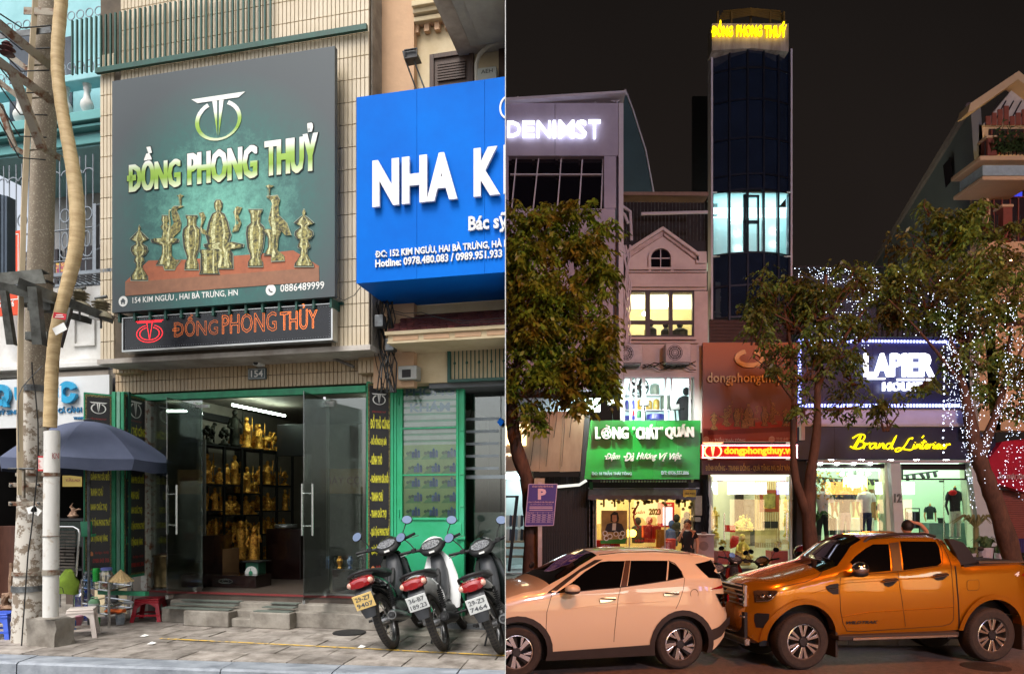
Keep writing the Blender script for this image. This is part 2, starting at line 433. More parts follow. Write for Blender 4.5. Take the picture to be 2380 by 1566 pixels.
m_rust=mat('rusty_steel',(150,142,128),.7,.3,scale=11,thr=(.38,.52),c2=(104,66,44),bump=.4)
m_galv=mat('galvanised_steel',(128,132,134),.5,.6,var=.3,scale=9,bump=.2,c2=(70,70,70))
# ---- shop building ----
sb=rO('shop_building',FL,(0,0,0),'beige tiled shop building numbered 154 with open glass shopfront under two signs','building')
VU=-.42
u0,_=FL.px(232,600,VU);u1,_=FL.px(858,600,VU)
zbot=FL.px(545,826,VU)[1]
m=MB(FL);m.box(u0,u1,VU+.012,1.2,zbot,13);m.bd('wall',m_grout,sb)
tw,th_=.0475,.235
me_t=tile_mesh('wall_tile',tw-.004,.012,th_-.004,m_tile)
locs=[]
k=0
z=zbot+.005
while z<6.4:
 for c in range(4):locs.append((u0+.004+c*tw,VU,z))
 if 1.0<z<3.2:
  for c in range(9):
   uu=u1-(c+1)*tw
   locs.append((uu,VU,z))
 z+=th_
locs=[p for p in locs if not(p[0]>FL.px(838,500,VU)[0]and p[2]>FL.px(838,652,VU)[1])]
pieces('wall_tile',sb,me_t,locs)
m=MB(FL)
z=zbot+.005
while z<7:
 if z>3.2:
  for c in range(9 if z<4.6 else int((u1-u0)/tw)-5):
   uu=u1-(c+1)*tw;b=.003;n_=(uu,z,uu+tw-.004,z+th_-.004)
   m.add([(n_[0],VU+.012,n_[1]),(n_[2],VU+.012,n_[1]),(n_[2],VU+.012,n_[3]),(n_[0],VU+.012,n_[3]),(n_[0]+b,VU,n_[1]+b),(n_[2]-b,VU,n_[1]+b),(n_[2]-b,VU,n_[3]-b),(n_[0]+b,VU,n_[3]-b)],[(4,5,6,7),(0,1,5,4),(1,2,6,5),(2,3,7,6),(3,0,4,7)])
 z+=th_
m.bd('upper_tiles',m_tile,sb,kind='stuff')
m=MB(FL);m.box(u1,u1+.012,VU+.05,0,zbot,13);m.bd('side_wall',m_conc,sb)
uL,uR=FL.px(268,870,0)[0],FL.px(908,870,0)[0]
zb0=FL.px(590,902,0)[1]
m=MB(FL);m.box(uL,uR,.012,.3,zb0,zbot+.02);m.bd('lintel',m_grout,sb)
tb=.0505;hb=(zbot-zb0)/2
me_b=tile_mesh('lintel_tile',tb-.004,.012,hb-.004,m_tile2)
nb=int((uR-uL)/tb);pieces('lintel_tile',sb,me_b,[(uL+c*tb,0,zb0+r*hb+.003)for c in range(nb)for r in range(2)])
for(xa,xb)in((262,318),(832,878)):
 a,b=FL.px(xa,850,-.12)[0],FL.px(xb,850,-.12)[0];zz=FL.px(xa,868,-.12)[1]
 m=MB(FL);m.box(a,b,-.108,.0,zz,zbot-.003);m.bd('corbel',m_tile2,sb)
 nC=int((b-a)/tb);pieces('corbel_tile',sb,me_b,[(a+c*tb,-.12,zz+.002)for c in range(nC)])
m=MB(FL);m.box(u0-.02,u1+.02,VU-.02,.0,zbot-.02,zbot+.035);m.bd('soffit_edge',m_soff,sb)
zd1=FL.px(590,906,-.02)[1];zf=FL.px(590,1378,0)[1]
a,b=FL.px(276,900,0)[0],FL.px(852,900,0)[0]
m=MB(FL);m.box(a,b,-.03,.05,zd1-.075,zd1);m.bd('door_lintel',m_green,sb,bv=.004)
zd0=zd1-.075
a,b=FL.px(333,1150,0)[0],FL.px(347,1150,0)[0]
m=MB(FL);m.box(a,b,-.04,.10,zf,zd0);m.bd('door_post',mat('chipped_white_paint',(206,204,196),.6,scale=14,thr=(.38,.5),c2=(150,96,70)),sb)
aR=FL.px(850,1150,0)[0]
m=MB(FL);m.box(aR+.02,aR+.09,.16,.2,zf-.1,zd0);m.bd('door_post',m_green,sb)
m=MB(FL);m.box(aR+.05,u1+.05,.2,.3,0,zb0);m.box(FL.px(200,1150,0)[0],a,.13,.2,0,zb0);m.bd('side_wall',mat('cream_wall',(214,196,158),.8,var=.12,scale=3),sb)
m=MB(FL);m.box(b,aR,-.02,5.0,zf-.35,zf);m.box(b-1.4,b,.2,5.0,zf-.35,zf);m.bd('floor',mat('shop_floor',(96,84,76),.3,var=.3,scale=2,stretch=(1,8,1)),sb)
m=MB(FL);m.box(b,aR,-.035,-.02,zf-.02,zf+.004);m.bd('threshold',mat('red_rubber',(120,40,40),.7),sb)
m=MB(FL)
m.box(b-1.6,aR+.5,5.0,5.1,0,3.2);m.box(b-.88,b-.78,.3,5,0,3.2);m.box(b-.42,b-.02,.12,.2,0,3.2);m.box(aR+.3,aR+.4,.45,5,0,3.2);m.box(b-1.5,aR+.5,.1,5,2.9,3.0)
m.bd('interior_wall',mat('interior_paint',(150,140,128),.8,var=.15),sb)
tl=em('tube_light',(215,240,220),22)
ta=FL.at(540,932,1.5);tb2=FL.at(600,950,2.6)
m=MB(FL);m.tube([(ta.x,1.5,2.75),(ta.x+.10,2.7,2.75)],.017,8);m.bd('tube_light',tl,lbl='lit fluorescent tube on the ceiling inside the shop, nearer the door',cat='light')
m=MB(FL);m.tube([(.35,2.2,2.75),(.95,2.2,2.75)],.017,8);m.bd('tube_light',tl,lbl='lit fluorescent tube deep inside the shop, right of the shelves',cat='light')
st=rO('concrete_steps',FL,(0,0,0),'worn concrete steps and ledge with ribbed ramps before the glass doors','steps')
def stp(pts,v0,v1,z,nm='step',mt=None):
 mm=MB(FL);mm.prism([(pts[0],0),(pts[1],0),(pts[1],z),(pts[0],z)],v0,v1);mm.bd(nm,mt or m_conc,st,bv=.012)
ua=FL.px(375,1440,-.3)[0];ub=FL.px(880,1440,-.3)[0]
stp((ua,ub),-.30,.0,.17);stp((ua+.42,ua+.98),-.47,-.302,.17);stp((ua+1.22,ua+1.7),-.44,-.302,.175)
stp((ua+.98,ua+1.22),-.42,-.302,.095);stp((ua,ub),-.16,-.0,.30 if False else .235)
rub=mat('grey_rubber',(104,112,104),.7,var=.15,scale=6)
for(xa,ux)in((ua+.10,ua+.95),(ua+1.25,ua+1.68)):
 for q in range(3):
  m=MB(FL);m.box(xa+q*.03,ux-q*.02,-.42+q*.12,-.32+q*.12+.0,.176+q*.028,.186+q*.028);m.bd('ramp_strip',rub,st)
  # ---- glass fronts and doors ----
def glass_panel(name,x0,x1,ytop,ybot,v,mt,lbl,rotu=None,handle=None,cat='glass door'):
 a,b=FL.px(x0,1150,v)[0],FL.px(x1,1150,v)[0]
 z0=FL.px((x0+x1)/2,ybot,v)[1];z1=FL.px((x0+x1)/2,ytop,v)[1]
 rr=rO(name,FL,(a,v,z0),lbl,cat)
 m=MB(FL);m.box(a,b,v,v+.010,z0,z1);m.bd('pane',mt,rr)
 return rr,a,b,z0,z1
g,a,b,z0,z1=glass_panel('fixed_glass_panel',347,470,921,1382,.03,m_shopglass,'fixed glass panel between the white post and the left glass door',cat='glass panel')
m=MB(FL);m.box(b-.11,b+.09,.02,.05,zd0-.10,zd0-.065);m.box(a,b,.018,.052,z0-.03,z0);m.bd('metal_channel',m_alu,g)
g,a,b,z0,z1=glass_panel('fixed_glass_panel',764,850,925,1380,.03,m_shopglass,'fixed glass panel between the right glass door and the banner',cat='glass panel')
m=MB(FL);m.box(a-.09,a+.06,.02,.05,zd0-.14,zd0-.08);m.box(a,b,.018,.052,z0-.025,z0);m.bd('metal_channel',m_alu,g)
def glass_leaf(hx,ox,hy0,hy1,vo,lbl,hand,paper=None):
 """leaf hinged at px hx on the front, its free edge at px ox, swung out by vo"""
 ha=FL.px(hx,1150,.04)[0];oa=FL.px(ox,1150,-vo)[0]
 z0=zf+.015;z1=zd0-.08
 an=math.atan2(-vo-.04,oa-ha);ln=math.hypot(-vo-.04,oa-ha)
 F2=Fr(FL.w((ha,.04,0)),FL.a+an)
 rr=rO('glass_door',F2,(0,0,z0),lbl,'glass door')
 m=MB(F2);m.box(0,ln,-.005,.005,z0,z1);m.bd('pane',m_doorglass,rr)
 m=MB(F2);m.box(0,.14,-.014,.014,z1-.03,z1+.03);m.box(0,.12,-.014,.014,z0-.01,z0+.045);m.box(ln-.1,ln,-.014,.014,z0-.02,z0+.02);m.bd('hinge_plate',m_steel,rr)
 hz0,hz1=z0+.68,z0+1.22
 for s in(-1,1):
  m=MB(F2);u=ln-.09
  m.tube([(u,s*.055,hz0),(u,s*.055,hz1)],.0135,10)
  m.tube([(u,0,hz0+.10),(u,s*.055,hz0+.10)],.008,8);m.tube([(u,0,hz1-.10),(u,s*.055,hz1-.10)],.008,8)
  m.bd('handle',m_steel,rr,sh=1)
 return F2,rr,ln,z0,z1
FD1,d1,ln1,z01,z11=glass_leaf(468,388,0,0,.62,'left glass door leaf standing open with a long steel handle',0)
FD2,d2,ln2,z02,z12=glass_leaf(765,706,0,0,.66,'right glass door leaf standing open with a white pull notice on it',0)
m=MB(FD2);m.box(ln2-.22,ln2-.08,-.008,-.0055,z02+1.24,z02+1.53);nt_=m.bd('paper_notice',mat('paper',(232,232,228),.8,var=.02,bump=0),lbl='white paper notice reading KÉO RA on the right glass door',cat='notice')
m=MB(FD2);letter(m,'KÉO RA',ln2-.205,ln2-.095,z02+1.37,z02+1.405,-.0095,th=.001,off=.01);m.bd('lettering',m_black,nt_)
m=MB(FD2);m.box(ln2-.25,ln2-.02,-.008,-.0055,z02+1.57,z02+1.95);dn=m.bd('sticker',mat('dark_sticker',(66,62,58),.5),lbl='dark framed sticker above the paper notice on the right glass door',cat='sticker')
m=MB(FD2);m.box(ln2-.23,ln2-.04,-.0095,-.0083,z02+1.70,z02+1.84);m.bd('print',mat('dull_red',(120,62,50),.6),dn)
# ---- statue rack, along the left inner wall ----
FS=Fr(Vc((-4.32,9.5,LG)),rad(67))
m_rack=mat('black_rack',(22,20,20),.5,bump=.05)
m_gold=mat('gilt',(255,196,84),.3,.6,scale=30,thr=(.4,.6),c2=(176,104,30),bump=.6)
m_bronze=mat('dark_bronze',(58,58,48),.3,.85,scale=30,c2=(18,18,16),bump=.6)
m_film=glass('clear_film',(.9,.9,.9),.12,.10)
rk=rO('display_rack',FS,(0,0,0),'black display rack of open shelves along the left wall inside the shop','shelf')
LR=1.9
levels=[.42,.80,1.12,1.40,1.66]
tops=2.2
cols=[0,.46,.80,1.2,1.54,LR]
for c in cols:
 m=MB(FS);m.box(c-.015,c+.015,0,.03,.05,tops);m.bd('upright',m_rack,rk);m=MB(FS);m.box(c-.015,c+.015,.33,.36,.05,tops);m.bd('upright',m_rack,rk)
shelf_of={}
SH=[(0,2,.50),(0,5,.90),(0,1,1.26),(1,3,1.20),(3,5,1.26),(0,2,1.64),(2,3,1.52),(3,5,1.66),(0,5,tops),(2,5,.5)]
for a_,b_,z in SH:
 m=MB(FS);m.box(cols[a_]-.015,cols[b_]+.015,0,.36,z-.02,z);m.bd('shelf',m_rack,rk)
def statue_mesh(kind,rnd):
 m=MB();r=random.Random(rnd)
 if kind==0:
  m.lathe([(.055,0),(.06,.012),(.05,.03),(.062,.045),(.058,.07),(.036,.12),(.034,.15),(.016,.165),(.014,.175)],n=10);m.ball((0,0,.195),.024,(1,1,1.2),8)
  m.ball((-.04,-.02,.06),.03,(1.2,1,.6),6);m.ball((.04,-.02,.06),.03,(1.2,1,.6),6)
  m.tube([(-.03,0,.14),(-.048,-.02,.10),(-.01,-.045,.085)],.012,5);m.tube([(.03,0,.14),(.048,-.02,.10),(.01,-.045,.085)],.012,5)
 elif kind==1:
  m.lathe([(.045,0),(.048,.02),(.034,.03),(.04,.07),(.032,.15),(.036,.20),(.014,.235)],n=10);m.ball((0,0,.258),.021,(1,1,1.25),8)
  m.tube([(-.03,0,.21),(-.055,-.02,.15),(-.03,-.04,.13)],.012,5);m.tube([(.03,0,.21),(.06,-.01,.17),(.05,-.03,.22)],.011,5);m.tube([(.052,-.03,.05),(.05,-.03,.29)],.004,5)
 elif kind==2:
  m.lathe([(.05,0),(.055,.015),(.02,.03),(.015,.06)],n=8)
  for i in range(9):m.ball((r.uniform(-.05,.05),r.uniform(-.025,.025),r.uniform(.06,.17)),r.uniform(.016,.03),(1,.8,1),6)
 else:
  m.box(-.06,.06,-.03,.03,0,.02);m.ball((0,0,.10),.035,(1.5,.8,1),8);m.tube([(.035,0,.11),(.06,0,.16)],[.02,.012],6);m.ball((.068,0,.165),.016,(1.5,.8,.9),6)
  for x in(-.04,.035):
   for y in(-.016,.016):m.tube([(x,y,.09),(x+r.uniform(-.01,.02),y,.05),(x,y,.02)],[.011,.007,.007],5)
  m.tube([(-.05,0,.11),(-.075,0,.09),(-.08,0,.05)],[.01,.012,.004],5)
 o=m.bd('tmp',None);me=o.data;off=ROOTS[o.name].translation.copy();
 for v in me.vertices:v.co+=off
 bpy.data.objects.remove(o);return me
base_me=[statue_mesh(k,k)for k in range(4)]
gold_me=[];bron_me=[]
for i,b_ in enumerate(base_me):
 g_=b_.copy();g_.materials.append(m_gold);gold_me.append(g_);d_=b_.copy();d_.materials.append(m_bronze);bron_me.append(d_)
 for q in(g_,d_):q.polygons.foreach_set('use_smooth',[True]*len(q.polygons))
KN=['seated figure','standing robed figure','clustered lucky piece','prancing horse']
SN={.50:'lowest rack shelf',.90:'long middle rack shelf',1.26:'shelf at mid height',1.20:'low inner shelf',1.64:'upper near shelf',1.52:'small upper inner shelf',1.66:'upper far shelf',tops:'rack top board'}
for a_,b_,z in SH:
 x0,x1=cols[a_]+.05,cols[b_]-.03;up=min([s[2]for s in SH if s[2]>z and s[0]<b_ and s[1]>a_]or[z+.5])-z
 x=x0;i=0
 while x<x1:
  kd=R.randrange(4);s=min(RU(.85,1.6),(up-.04)/(.29 if kd==1 else .215))
  brz=z==tops and x<.8
  if z==tops:s=RU(1.4,2.0)if brz else RU(1.0,2.1)
  me=(bron_me if brz else gold_me)[kd]
  o=bpy.data.objects.new('statuette',me);COL.objects.link(o);o.location=FS.w((x,.09+.13*(i%2)+RU(-.02,.02),z));o.scale=(s,s,s);o.rotation_euler=(0,0,FS.a+RU(-.6,.6));reg(o)
  tag(o,'%s %s, %s from the door on the %s'%('dark bronze' if brz else 'gilt',KN[kd],ORD[min(i,22)],SN[z]),'statuette','statuettes on the display rack')
  x+=.062*s+RU(.0,.02);i+=1
fm=MB(FL);fm.frame(*ZE(232,355),*ZE(414,1306),1.0,.03,.035);fm.bd('cabinet_frame',m_alu,lbl='pale metal cabinet frame seen through the left glass door',cat='frame')
def solo(me,px_,py_,v,sc_,lb,cat,rot=0,name='statue'):
 u,z=FL.px(px_,py_,v);o=bpy.data.objects.new(name,me);COL.objects.link(o);o.location=FL.w((u,v,z));o.scale=(sc_,)*3;o.rotation_euler=(0,0,rot);reg(o);return tag(o,lb,cat)
solo(gold_me[1],560,1300,1.3,1.9,'tall gilt standing statue on the floor left of the scale','statue')
solo(gold_me[1],590,1307,1.15,1.7,'gilt standing statue on the floor behind the weighing scale','statue')
solo(bron_me[1],432,1205,.9,3.4,'tall dark bronze statue wrapped in film behind the left glass door','statue')
solo(bron_me[1],368,1222,.6,2.6,'dark bronze statue at the far left behind the fixed glass','statue')
solo(bron_me[0],520,1315,1.0,1.6,'small black seated statue beside the cardboard box','statue')
m_lac=mat('dark_lacquer',(38,18,16),.2,var=.3,scale=8,coat=.5)
def boxthing(name,F,x0,y0,x1,y1,v,th,mt,lbl,cat,bv=.006):
 m=MB(F);m.pbox(x0,y0,x1,y1,v,th);return m.bd(name,mt,bv=bv,lbl=lbl,cat=cat)
zfl=zf
def fbox(name,x0,x1,y0,v,th,mt,lbl,cat,zbase=None):
 """a box standing on the shop floor"""
 a,b=FL.px(x0,1300,v)[0],FL.px(x1,1300,v)[0];z1=FL.px((x0+x1)/2,y0,v)[1]
 m=MB(FL);m.box(a,b,v,v+th,zbase if zbase is not None else zf,z1);return m.bd(name,mt,bv=.005,lbl=lbl,cat=cat)
fbox('altar_cabinet',618,698,1228,1.5,.6,m_lac,'dark lacquered cabinet at the right of the rack inside the shop','cabinet')
m=MB(FL);u,z=FL.px(660,1226,1.7);m.lathe([(.15,0),(.16,.01),(.15,.02),(.15,.035),(.16,.045),(.14,.05)],(u,1.75,z),20);m.bd('tray_stack',m_alu,sh=1,lbl='stack of two round silver trays on the dark cabinet',cat='tray')
fbox('display_table',350,470,1244,.35,.6,m_lac,'dark table behind the left fixed glass carrying a white figurine','table')
m=MB(FL);u=FL.px(408,1290,.3)[0];m.lathe([(.17,0),(.18,.02),(.17,.05),(.175,.2),(.17,.36),(.185,.38),(.18,.40)],(u,.18,zf+.02),24);m.bd('bronze_urn',mat('aged_brass',(120,104,70),.3,.8,var=.4,scale=9,bump=.3),sh=1,lbl='round brass urn standing low behind the left glass door',cat='urn')
m=MB(FL);u,z=FL.px(440,1239,.3);m.ball((u,.35,z+.05),.05,(1,1,1));m.ball((u-.01,.34,z+.12),.035);m.ball((u+.03,.31,z+.03),.03);ca=m.bd('lucky_cat',mat('white_glaze',(230,226,216),.2,bump=0),sh=1,lbl='white beckoning figurine on a red cloth behind the left door',cat='figurine')
m=MB(FL);m.lathe([(.09,-.01),(.09,.004),(.02,.006)],(u,.35,z),14);m.box(u-.02,u+.10,.26,.28,z-.08,z+.0);m.bd('red_cloth',mat('red_cloth',(168,30,34),.8),ca)
m=MB(FL);m.box(u+.015,u+.05,.295,.3,z,z+.07);m.bd('gold_plaque',m_gold,ca)
bx=fbox('cardboard_box',480,518,1275,.75,.35,mat('cardboard',(150,112,74),.85,var=.15),'brown cardboard box on the shop floor left of the scale','box')
al=fbox('altar_stand',470,594,1336,.45,.35,m_lac,'low carved red lacquer stand just inside the open door','altar stand')
m=MB(FL);u,z=FL.px(524,1350,.44)
for(aa,bb,tt)in((.10,.032,.008),(.05,.02,.006)):ring2(m,u,z,aa,bb,tt,.442,.006,20)
m.bd('silver_ornament',m_steel,al)
sc=rO('weighing_scale',FL,(FL.px(583,1350,.7)[0],.7,zf),'green spring scale with round white dial on the shop floor','weighing scale')
u,z=FL.px(583,1331,.7);m=MB(FL);m.box(u-.09,u+.09,.72,.9,zf,z+.13);m.bd('housing',mat('scale_green',(40,96,74),.5),sc,bv=.01)
def disc(mb,u,z,r,v,th,n=24):mb.prism([(u+r*cO(2*PI*k/n),z+r*sI(2*PI*k/n))for k in range(n)],v,v+th)
m=MB(FL);disc(m,u,z,.085,.70,.02);m.bd('dial',m_wht,sc);m=MB(FL);disc(m,u,z,.028,.695,.004,14);m.box(u-.003,u+.003,.693,.697,z,z+.06);m.bd('pointer',m_green,sc)
m=MB(FL);m.box(u-.14,u+.14,.68,.95,z+.135,z+.15);m.bd('pan',m_black,sc,bv=.004)
fbox('carved_table',772,850,1322,.3,.3,m_lac,'dark carved low table behind the right fixed glass','table')
for i,(x_,y_,nm_,mt_,lb)in enumerate(((790,1318,'brass_vase',m_gold,'small gold figure on the carved table behind the right glass'),(812,1318,'porcelain_vase',mat('blue_porcelain',(150,172,200),.2,scale=40,c2=(50,80,150),thr=(.45,.55)),'blue and white porcelain jar on the carved table'),(777,1300,'brass_vase',m_bronze,'tall dark bronze candlestick behind the right glass'),(835,1300,'brass_vase',m_bronze,'bronze incense burner at the right end of the carved table'))):
 u,z=FL.px(x_,1322,.38);m=MB(FL);m.lathe([(.025,0),(.03,.01),(.018,.03),(.035,.07),(.04,.10),(.02,.13),(.024,.15)],(u,.38+i*.02,z+.004),12);m.bd(nm_,mt_,sh=1,lbl=lb,cat='vase')
m=MB(FL);u,z=FL.px(800,1130,1.9);m.box(u-.35,u+.3,1.9,1.95,z-.1,z+.25);cc=m.bd('framed_banner',mat('tan_banner',(150,120,70),.6),lbl='tan wall banner with red writing seen through the right glass',cat='banner')
m=MB(FL);letter(m,'MÁY CỌ',u-.3,u+.25,z,z+.16,1.895,th=.002);m.bd('lettering',mat('dull_red',(120,62,50),.6),cc)
m=MB(FL);u,z=FL.px(670,1060,2.6);m.box(u-.2,u+.3,2.6,2.65,z,z+.5);m.bd('wall_screen',m_black,lbl='black screen high on the back wall inside the shop',cat='screen',bv=.01)
# ---- number plate, camera, cables ----
m=MB(FL);m.pbox(576,855,617,881,-.03,.028);pl=m.bd('number_plate',mat('slate_plate',(92,104,108),.5),bv=.002,lbl='grey house number plate reading 154 on the tiles over the door',cat='number plate')
m=MB(FL);pL(m,'154',583,860,611,876,-.034,th=.003,off=.02);m.frame(578,857,615,879,-.033,.003,.003);m.bd('lettering',m_wht,pl)
cm=rO('security_camera',FL,(FL.px(597,845,-.1)[0],-.1,FL.px(597,850,-.1)[1]),'small white dome camera under the soffit above number 154','camera')
u,z=FL.px(597,843,-.1);m=MB(FL);m.box(u-.045,u+.045,-.12,-.0,z-.03,z+.045);m.bd('housing',m_wht,cm,bv=.01);m=MB(FL);m.ball((u,-.12,z),.03);m.bd('lens',m_black,cm,sh=1)
m=MB(FL);P=[FL.at(*ZJ(x,y),-.2 if i<1 else-.1)for i,(x,y)in enumerate(((318,105),(325,150),(355,185),(405,205),(442,220)))];m.tube(P,.018,8);m.bd('conduit',mat('ribbed_conduit',(130,124,118),.6,scale=60,c2=(80,74,70)),sh=1,lbl='grey taped conduit curving under the soffit right of the LED sign',cat='conduit')
# ---- the printed vases of the big sign ----
def prof_poly(cx,pr):return[(cx-r,y)for r,y in pr]+[(cx+r,y)for r,y in reversed(pr)]
VASES=[prof_poly(226,[(2,655),(9,672),(5,688),(22,705),(62,745),(26,758),(22,775),(52,795),(57,820),(40,850),(22,860),(34,880),(34,895),(20,905),(22,935),(38,960),(55,985),(56,1015)]),prof_poly(396,[(20,590),(24,620),(14,640),(30,665),(14,690),(20,735),(92,745),(88,765),(26,782),(18,800),(22,850),(40,880),(60,915)]),[(440,545),(455,530),(520,530),(480,545),(472,560),(488,590),(502,640),(495,690),(455,730),(440,760),(440,850),(470,890),(500,880),(470,920),(460,945),(395,945),(385,915),(425,890),(420,760),(360,780),(380,720),(420,690),(455,640),(440,590)],[(498,530),(503,530),(505,470),(520,458),(505,455),(498,447),(490,455),(472,458),(492,470)],prof_poly(572,[(38,590),(38,605),(30,615),(30,655),(55,680),(60,720),(52,800),(34,850),(30,870),(44,905),(46,945)]),prof_poly(748,[(14,488),(28,510),(26,540),(14,565),(40,580),(62,630),(74,680),(84,715),(70,760),(70,800),(95,840),(95,930)]),[(620,575),(650,568),(665,600),(650,640),(640,670),(670,690),(678,720),(640,705),(625,680),(640,620)],[(905,540),(870,530),(848,570),(865,610),(885,640),(850,665),(840,700),(880,690),(900,640),(880,590)],prof_poly(785,[(60,765),(130,780),(125,800),(45,812),(42,880),(62,920),(60,940)]),prof_poly(690,[(62,815),(64,830),(56,845),(58,950),(66,975)]),prof_poly(994,[(46,552),(44,568),(34,580),(30,640),(56,665),(62,710),(52,800),(34,850),(32,870),(48,895),(48,925)]),[(1065,468),(1140,460),(1155,490),(1145,530),(1150,590),(1200,640),(1228,720),(1190,720),(1165,690),(1145,740),(1140,820),(1180,850),(1185,885),(1100,890),(1098,860),(1125,830),(1130,740),(1100,680),(1080,620),(1095,560),(1110,500)],prof_poly(1100,[(45,680),(70,688),(40,705),(22,740),(22,800),(50,850)]),[(1084,470),(1089,470),(1091,412),(1115,395),(1100,392),(1087,388),(1075,392),(1062,398),(1084,412)],prof_poly(1314,[(3,552),(12,572),(6,590),(26,605),(66,642),(28,655),(26,672),(58,695),(62,720),(44,745),(26,752),(40,785),(40,800),(22,812),(24,850),(40,880),(60,905),(62,925)])]
CLOTH=[(132,1118),(132,1025),(285,885),(520,880),(1030,840),(1240,818),(1410,920),(1412,1022)]
CLOTH_F=[(132,1118),(132,1030),(1410,930),(1412,1022)]
def vase_mat(name,base,hi,em_=None):
 m,t,b=nt(name);n=t.nodes;L=t.links;b.inputs['Roughness'].default_value=.55
 g=n.new('ShaderNodeNewGeometry');no=n.new('ShaderNodeTexNoise');no.inputs['Scale'].default_value=34;no.inputs['Detail'].default_value=4
 L.new(g.outputs['Position'],no.inputs[0]);rp=n.new('ShaderNodeValToRGB');c=rp.color_ramp
 c.elements[0].position=.36;c.elements[0].color=(*lin(base),1);c.elements[1].position=.78;c.elements[1].color=(*lin(hi),1)
 e=c.elements.new(.52);e.color=(*[(a+b_)/2.6 for a,b_ in zip(lin(base),lin(hi))],1)
 L.new(no.outputs[0],rp.inputs[0]);L.new(rp.outputs[0],b.inputs['Base Color']);return m
def print_vases(parent,F,v,conv,mts):
 cl,cf,vm,ol,vh=mts
 def C(pts):return[conv(*p)for p in pts]
 m=MB(F);m.prism(C(CLOTH),v-.002,v);m.bd('printed_cloth',cl,parent)
 m=MB(F);m.prism(C(CLOTH_F),v-.004,v-.002);m.bd('printed_cloth_front',cf,parent)
 for i,p in enumerate(VASES):
  cx=sum(q[0]for q in p)/len(p);cyy=sum(q[1]for q in p)/len(p)
  m=MB(F);m.prism(C([(cx+(q[0]-cx)*1.05,cyy+(q[1]-cyy)*1.03)for q in p]),v-.0055-i*.0005,v-.004);m.bd('vase_outline',ol,parent)
  sy_=abs(p[0][0]+p[-1][0]-p[1][0]-p[-2][0])<.1;m=MB(F);m.prism(C(p),v-.0075-i*.0005,v-.0055-i*.0005);m.bd('printed_vase',vm[0 if sy_ else 1],parent)
  if sy_:
   ax=(p[0][0]+p[-1][0])/2
   for kk,(sc__,of_,mt_)in enumerate(((.84,.05,vm[1]),(.16,-.42,vh),(.08,.5,vh))):
    m=MB(F);m.prism(C([(ax+(q[0]-ax)*sc__+of_*abs(q[0]-ax),q[1]+(4 if q[1]<cyy else-4))for q in p]),v-.0085-i*.0005-kk*.001,v-.0077-i*.0005-kk*.001);m.bd('vase_shine',mt_,parent)
   continue
  m=MB(F);m.prism(C([(cx-(max(a[0]for a in p)-min(a[0]for a in p))*.16+(q[0]-cx)*.22,cyy+(q[1]-cyy)*.9)for q in p]),v-.0095-i*.0005,v-.0077-i*.0005);m.bd('vase_highlight',vh,parent)
  # ---- big sign ----
VS=-.62
bs=rO('shop_sign',FL,(FL.px(520,700,VS)[0],VS,FL.px(520,706,VS)[1]),'big dark green sign with bronze vases and the name ĐỒNG PHONG THUỶ','sign')
bu0,bz0=FL.px(*ZH(44,1228),VS);bu1=FL.px(*ZH(1513,1130),VS)[0]
bz1=FL.px(520,148,VS)[1]
mg=bpy.data.materials.new('sign_print');mg.use_nodes=True;t=mg.node_tree;n=t.nodes;L=t.links;b=n['Principled BSDF'];b.inputs['Roughness'].default_value=.5
g=n.new('ShaderNodeNewGeometry');no=n.new('ShaderNodeTexNoise');no.inputs['Scale'].default_value=9;no.inputs['Detail'].default_value=9;no.inputs['Roughness'].default_value=.8
tc=n.new('ShaderNodeTexCoord');gr_=n.new('ShaderNodeTexGradient');gr_.gradient_type='SPHERICAL';mp=n.new('ShaderNodeMapping')
mp.inputs['Location'].default_value=(-.5*1.7,0,-.38*1.7);mp.inputs['Scale'].default_value=(1.7,0,1.7)
L.new(tc.outputs['Generated'],mp.inputs[0]);L.new(mp.outputs[0],gr_.inputs[0]);L.new(g.outputs['Position'],no.inputs[0])
mu=n.new('ShaderNodeMath');mu.operation='MULTIPLY';L.new(gr_.outputs[1],mu.inputs[0]);L.new(no.outputs[0],mu.inputs[1])
rp=n.new('ShaderNodeValToRGB');rp.color_ramp.elements[0].color=(*lin((66,74,78)),1);rp.color_ramp.elements[1].color=(*lin((116,190,170)),1);rp.color_ramp.elements[1].position=.55
e_=rp.color_ramp.elements.new(.2);e_.color=(*lin((46,96,92)),1)
L.new(mu.outputs[0],rp.inputs[0]);L.new(rp.outputs[0],b.inputs['Base Color'])
m=MB(FL);m.box(bu0,bu1,VS,VS+.06,bz0,bz1);m.bd('panel',mg,bs)
m=MB(FL)
for k in range(14):
 u=bu0+.06+k*(bu1-bu0-.12)/13;m.box(u-.012,u+.012,VS+.03,VS+.22,bz0-.10,bz0-.002)
m.box(bu0,bu1,VS+.18,VS+.22,bz0-.03,bz0);m.bd('rear_frame',m_dgreen,bs)
print_vases(bs,FL,VS-.001,lambda x,y:FL.px(*ZH(x,y),VS),(mat('print_cloth',(176,100,66),.6,scale=12,c2=(150,84,56)),mat('print_cloth_front',(150,104,78),.6,scale=12),(mat('vase_dark',(44,46,32),.5,scale=30,bump=0),vase_mat('vase_print',(50,50,30),(190,180,104))),mat('print_pale',(160,170,150),.6),mat('vase_light',(222,220,170),.6,scale=30,thr=(.4,.6),c2=(140,140,90),bump=0)))
mt2=bpy.data.materials.new('letter_gradient');mt2.use_nodes=True;t=mt2.node_tree;n=t.nodes;L=t.links;b=n['Principled BSDF']
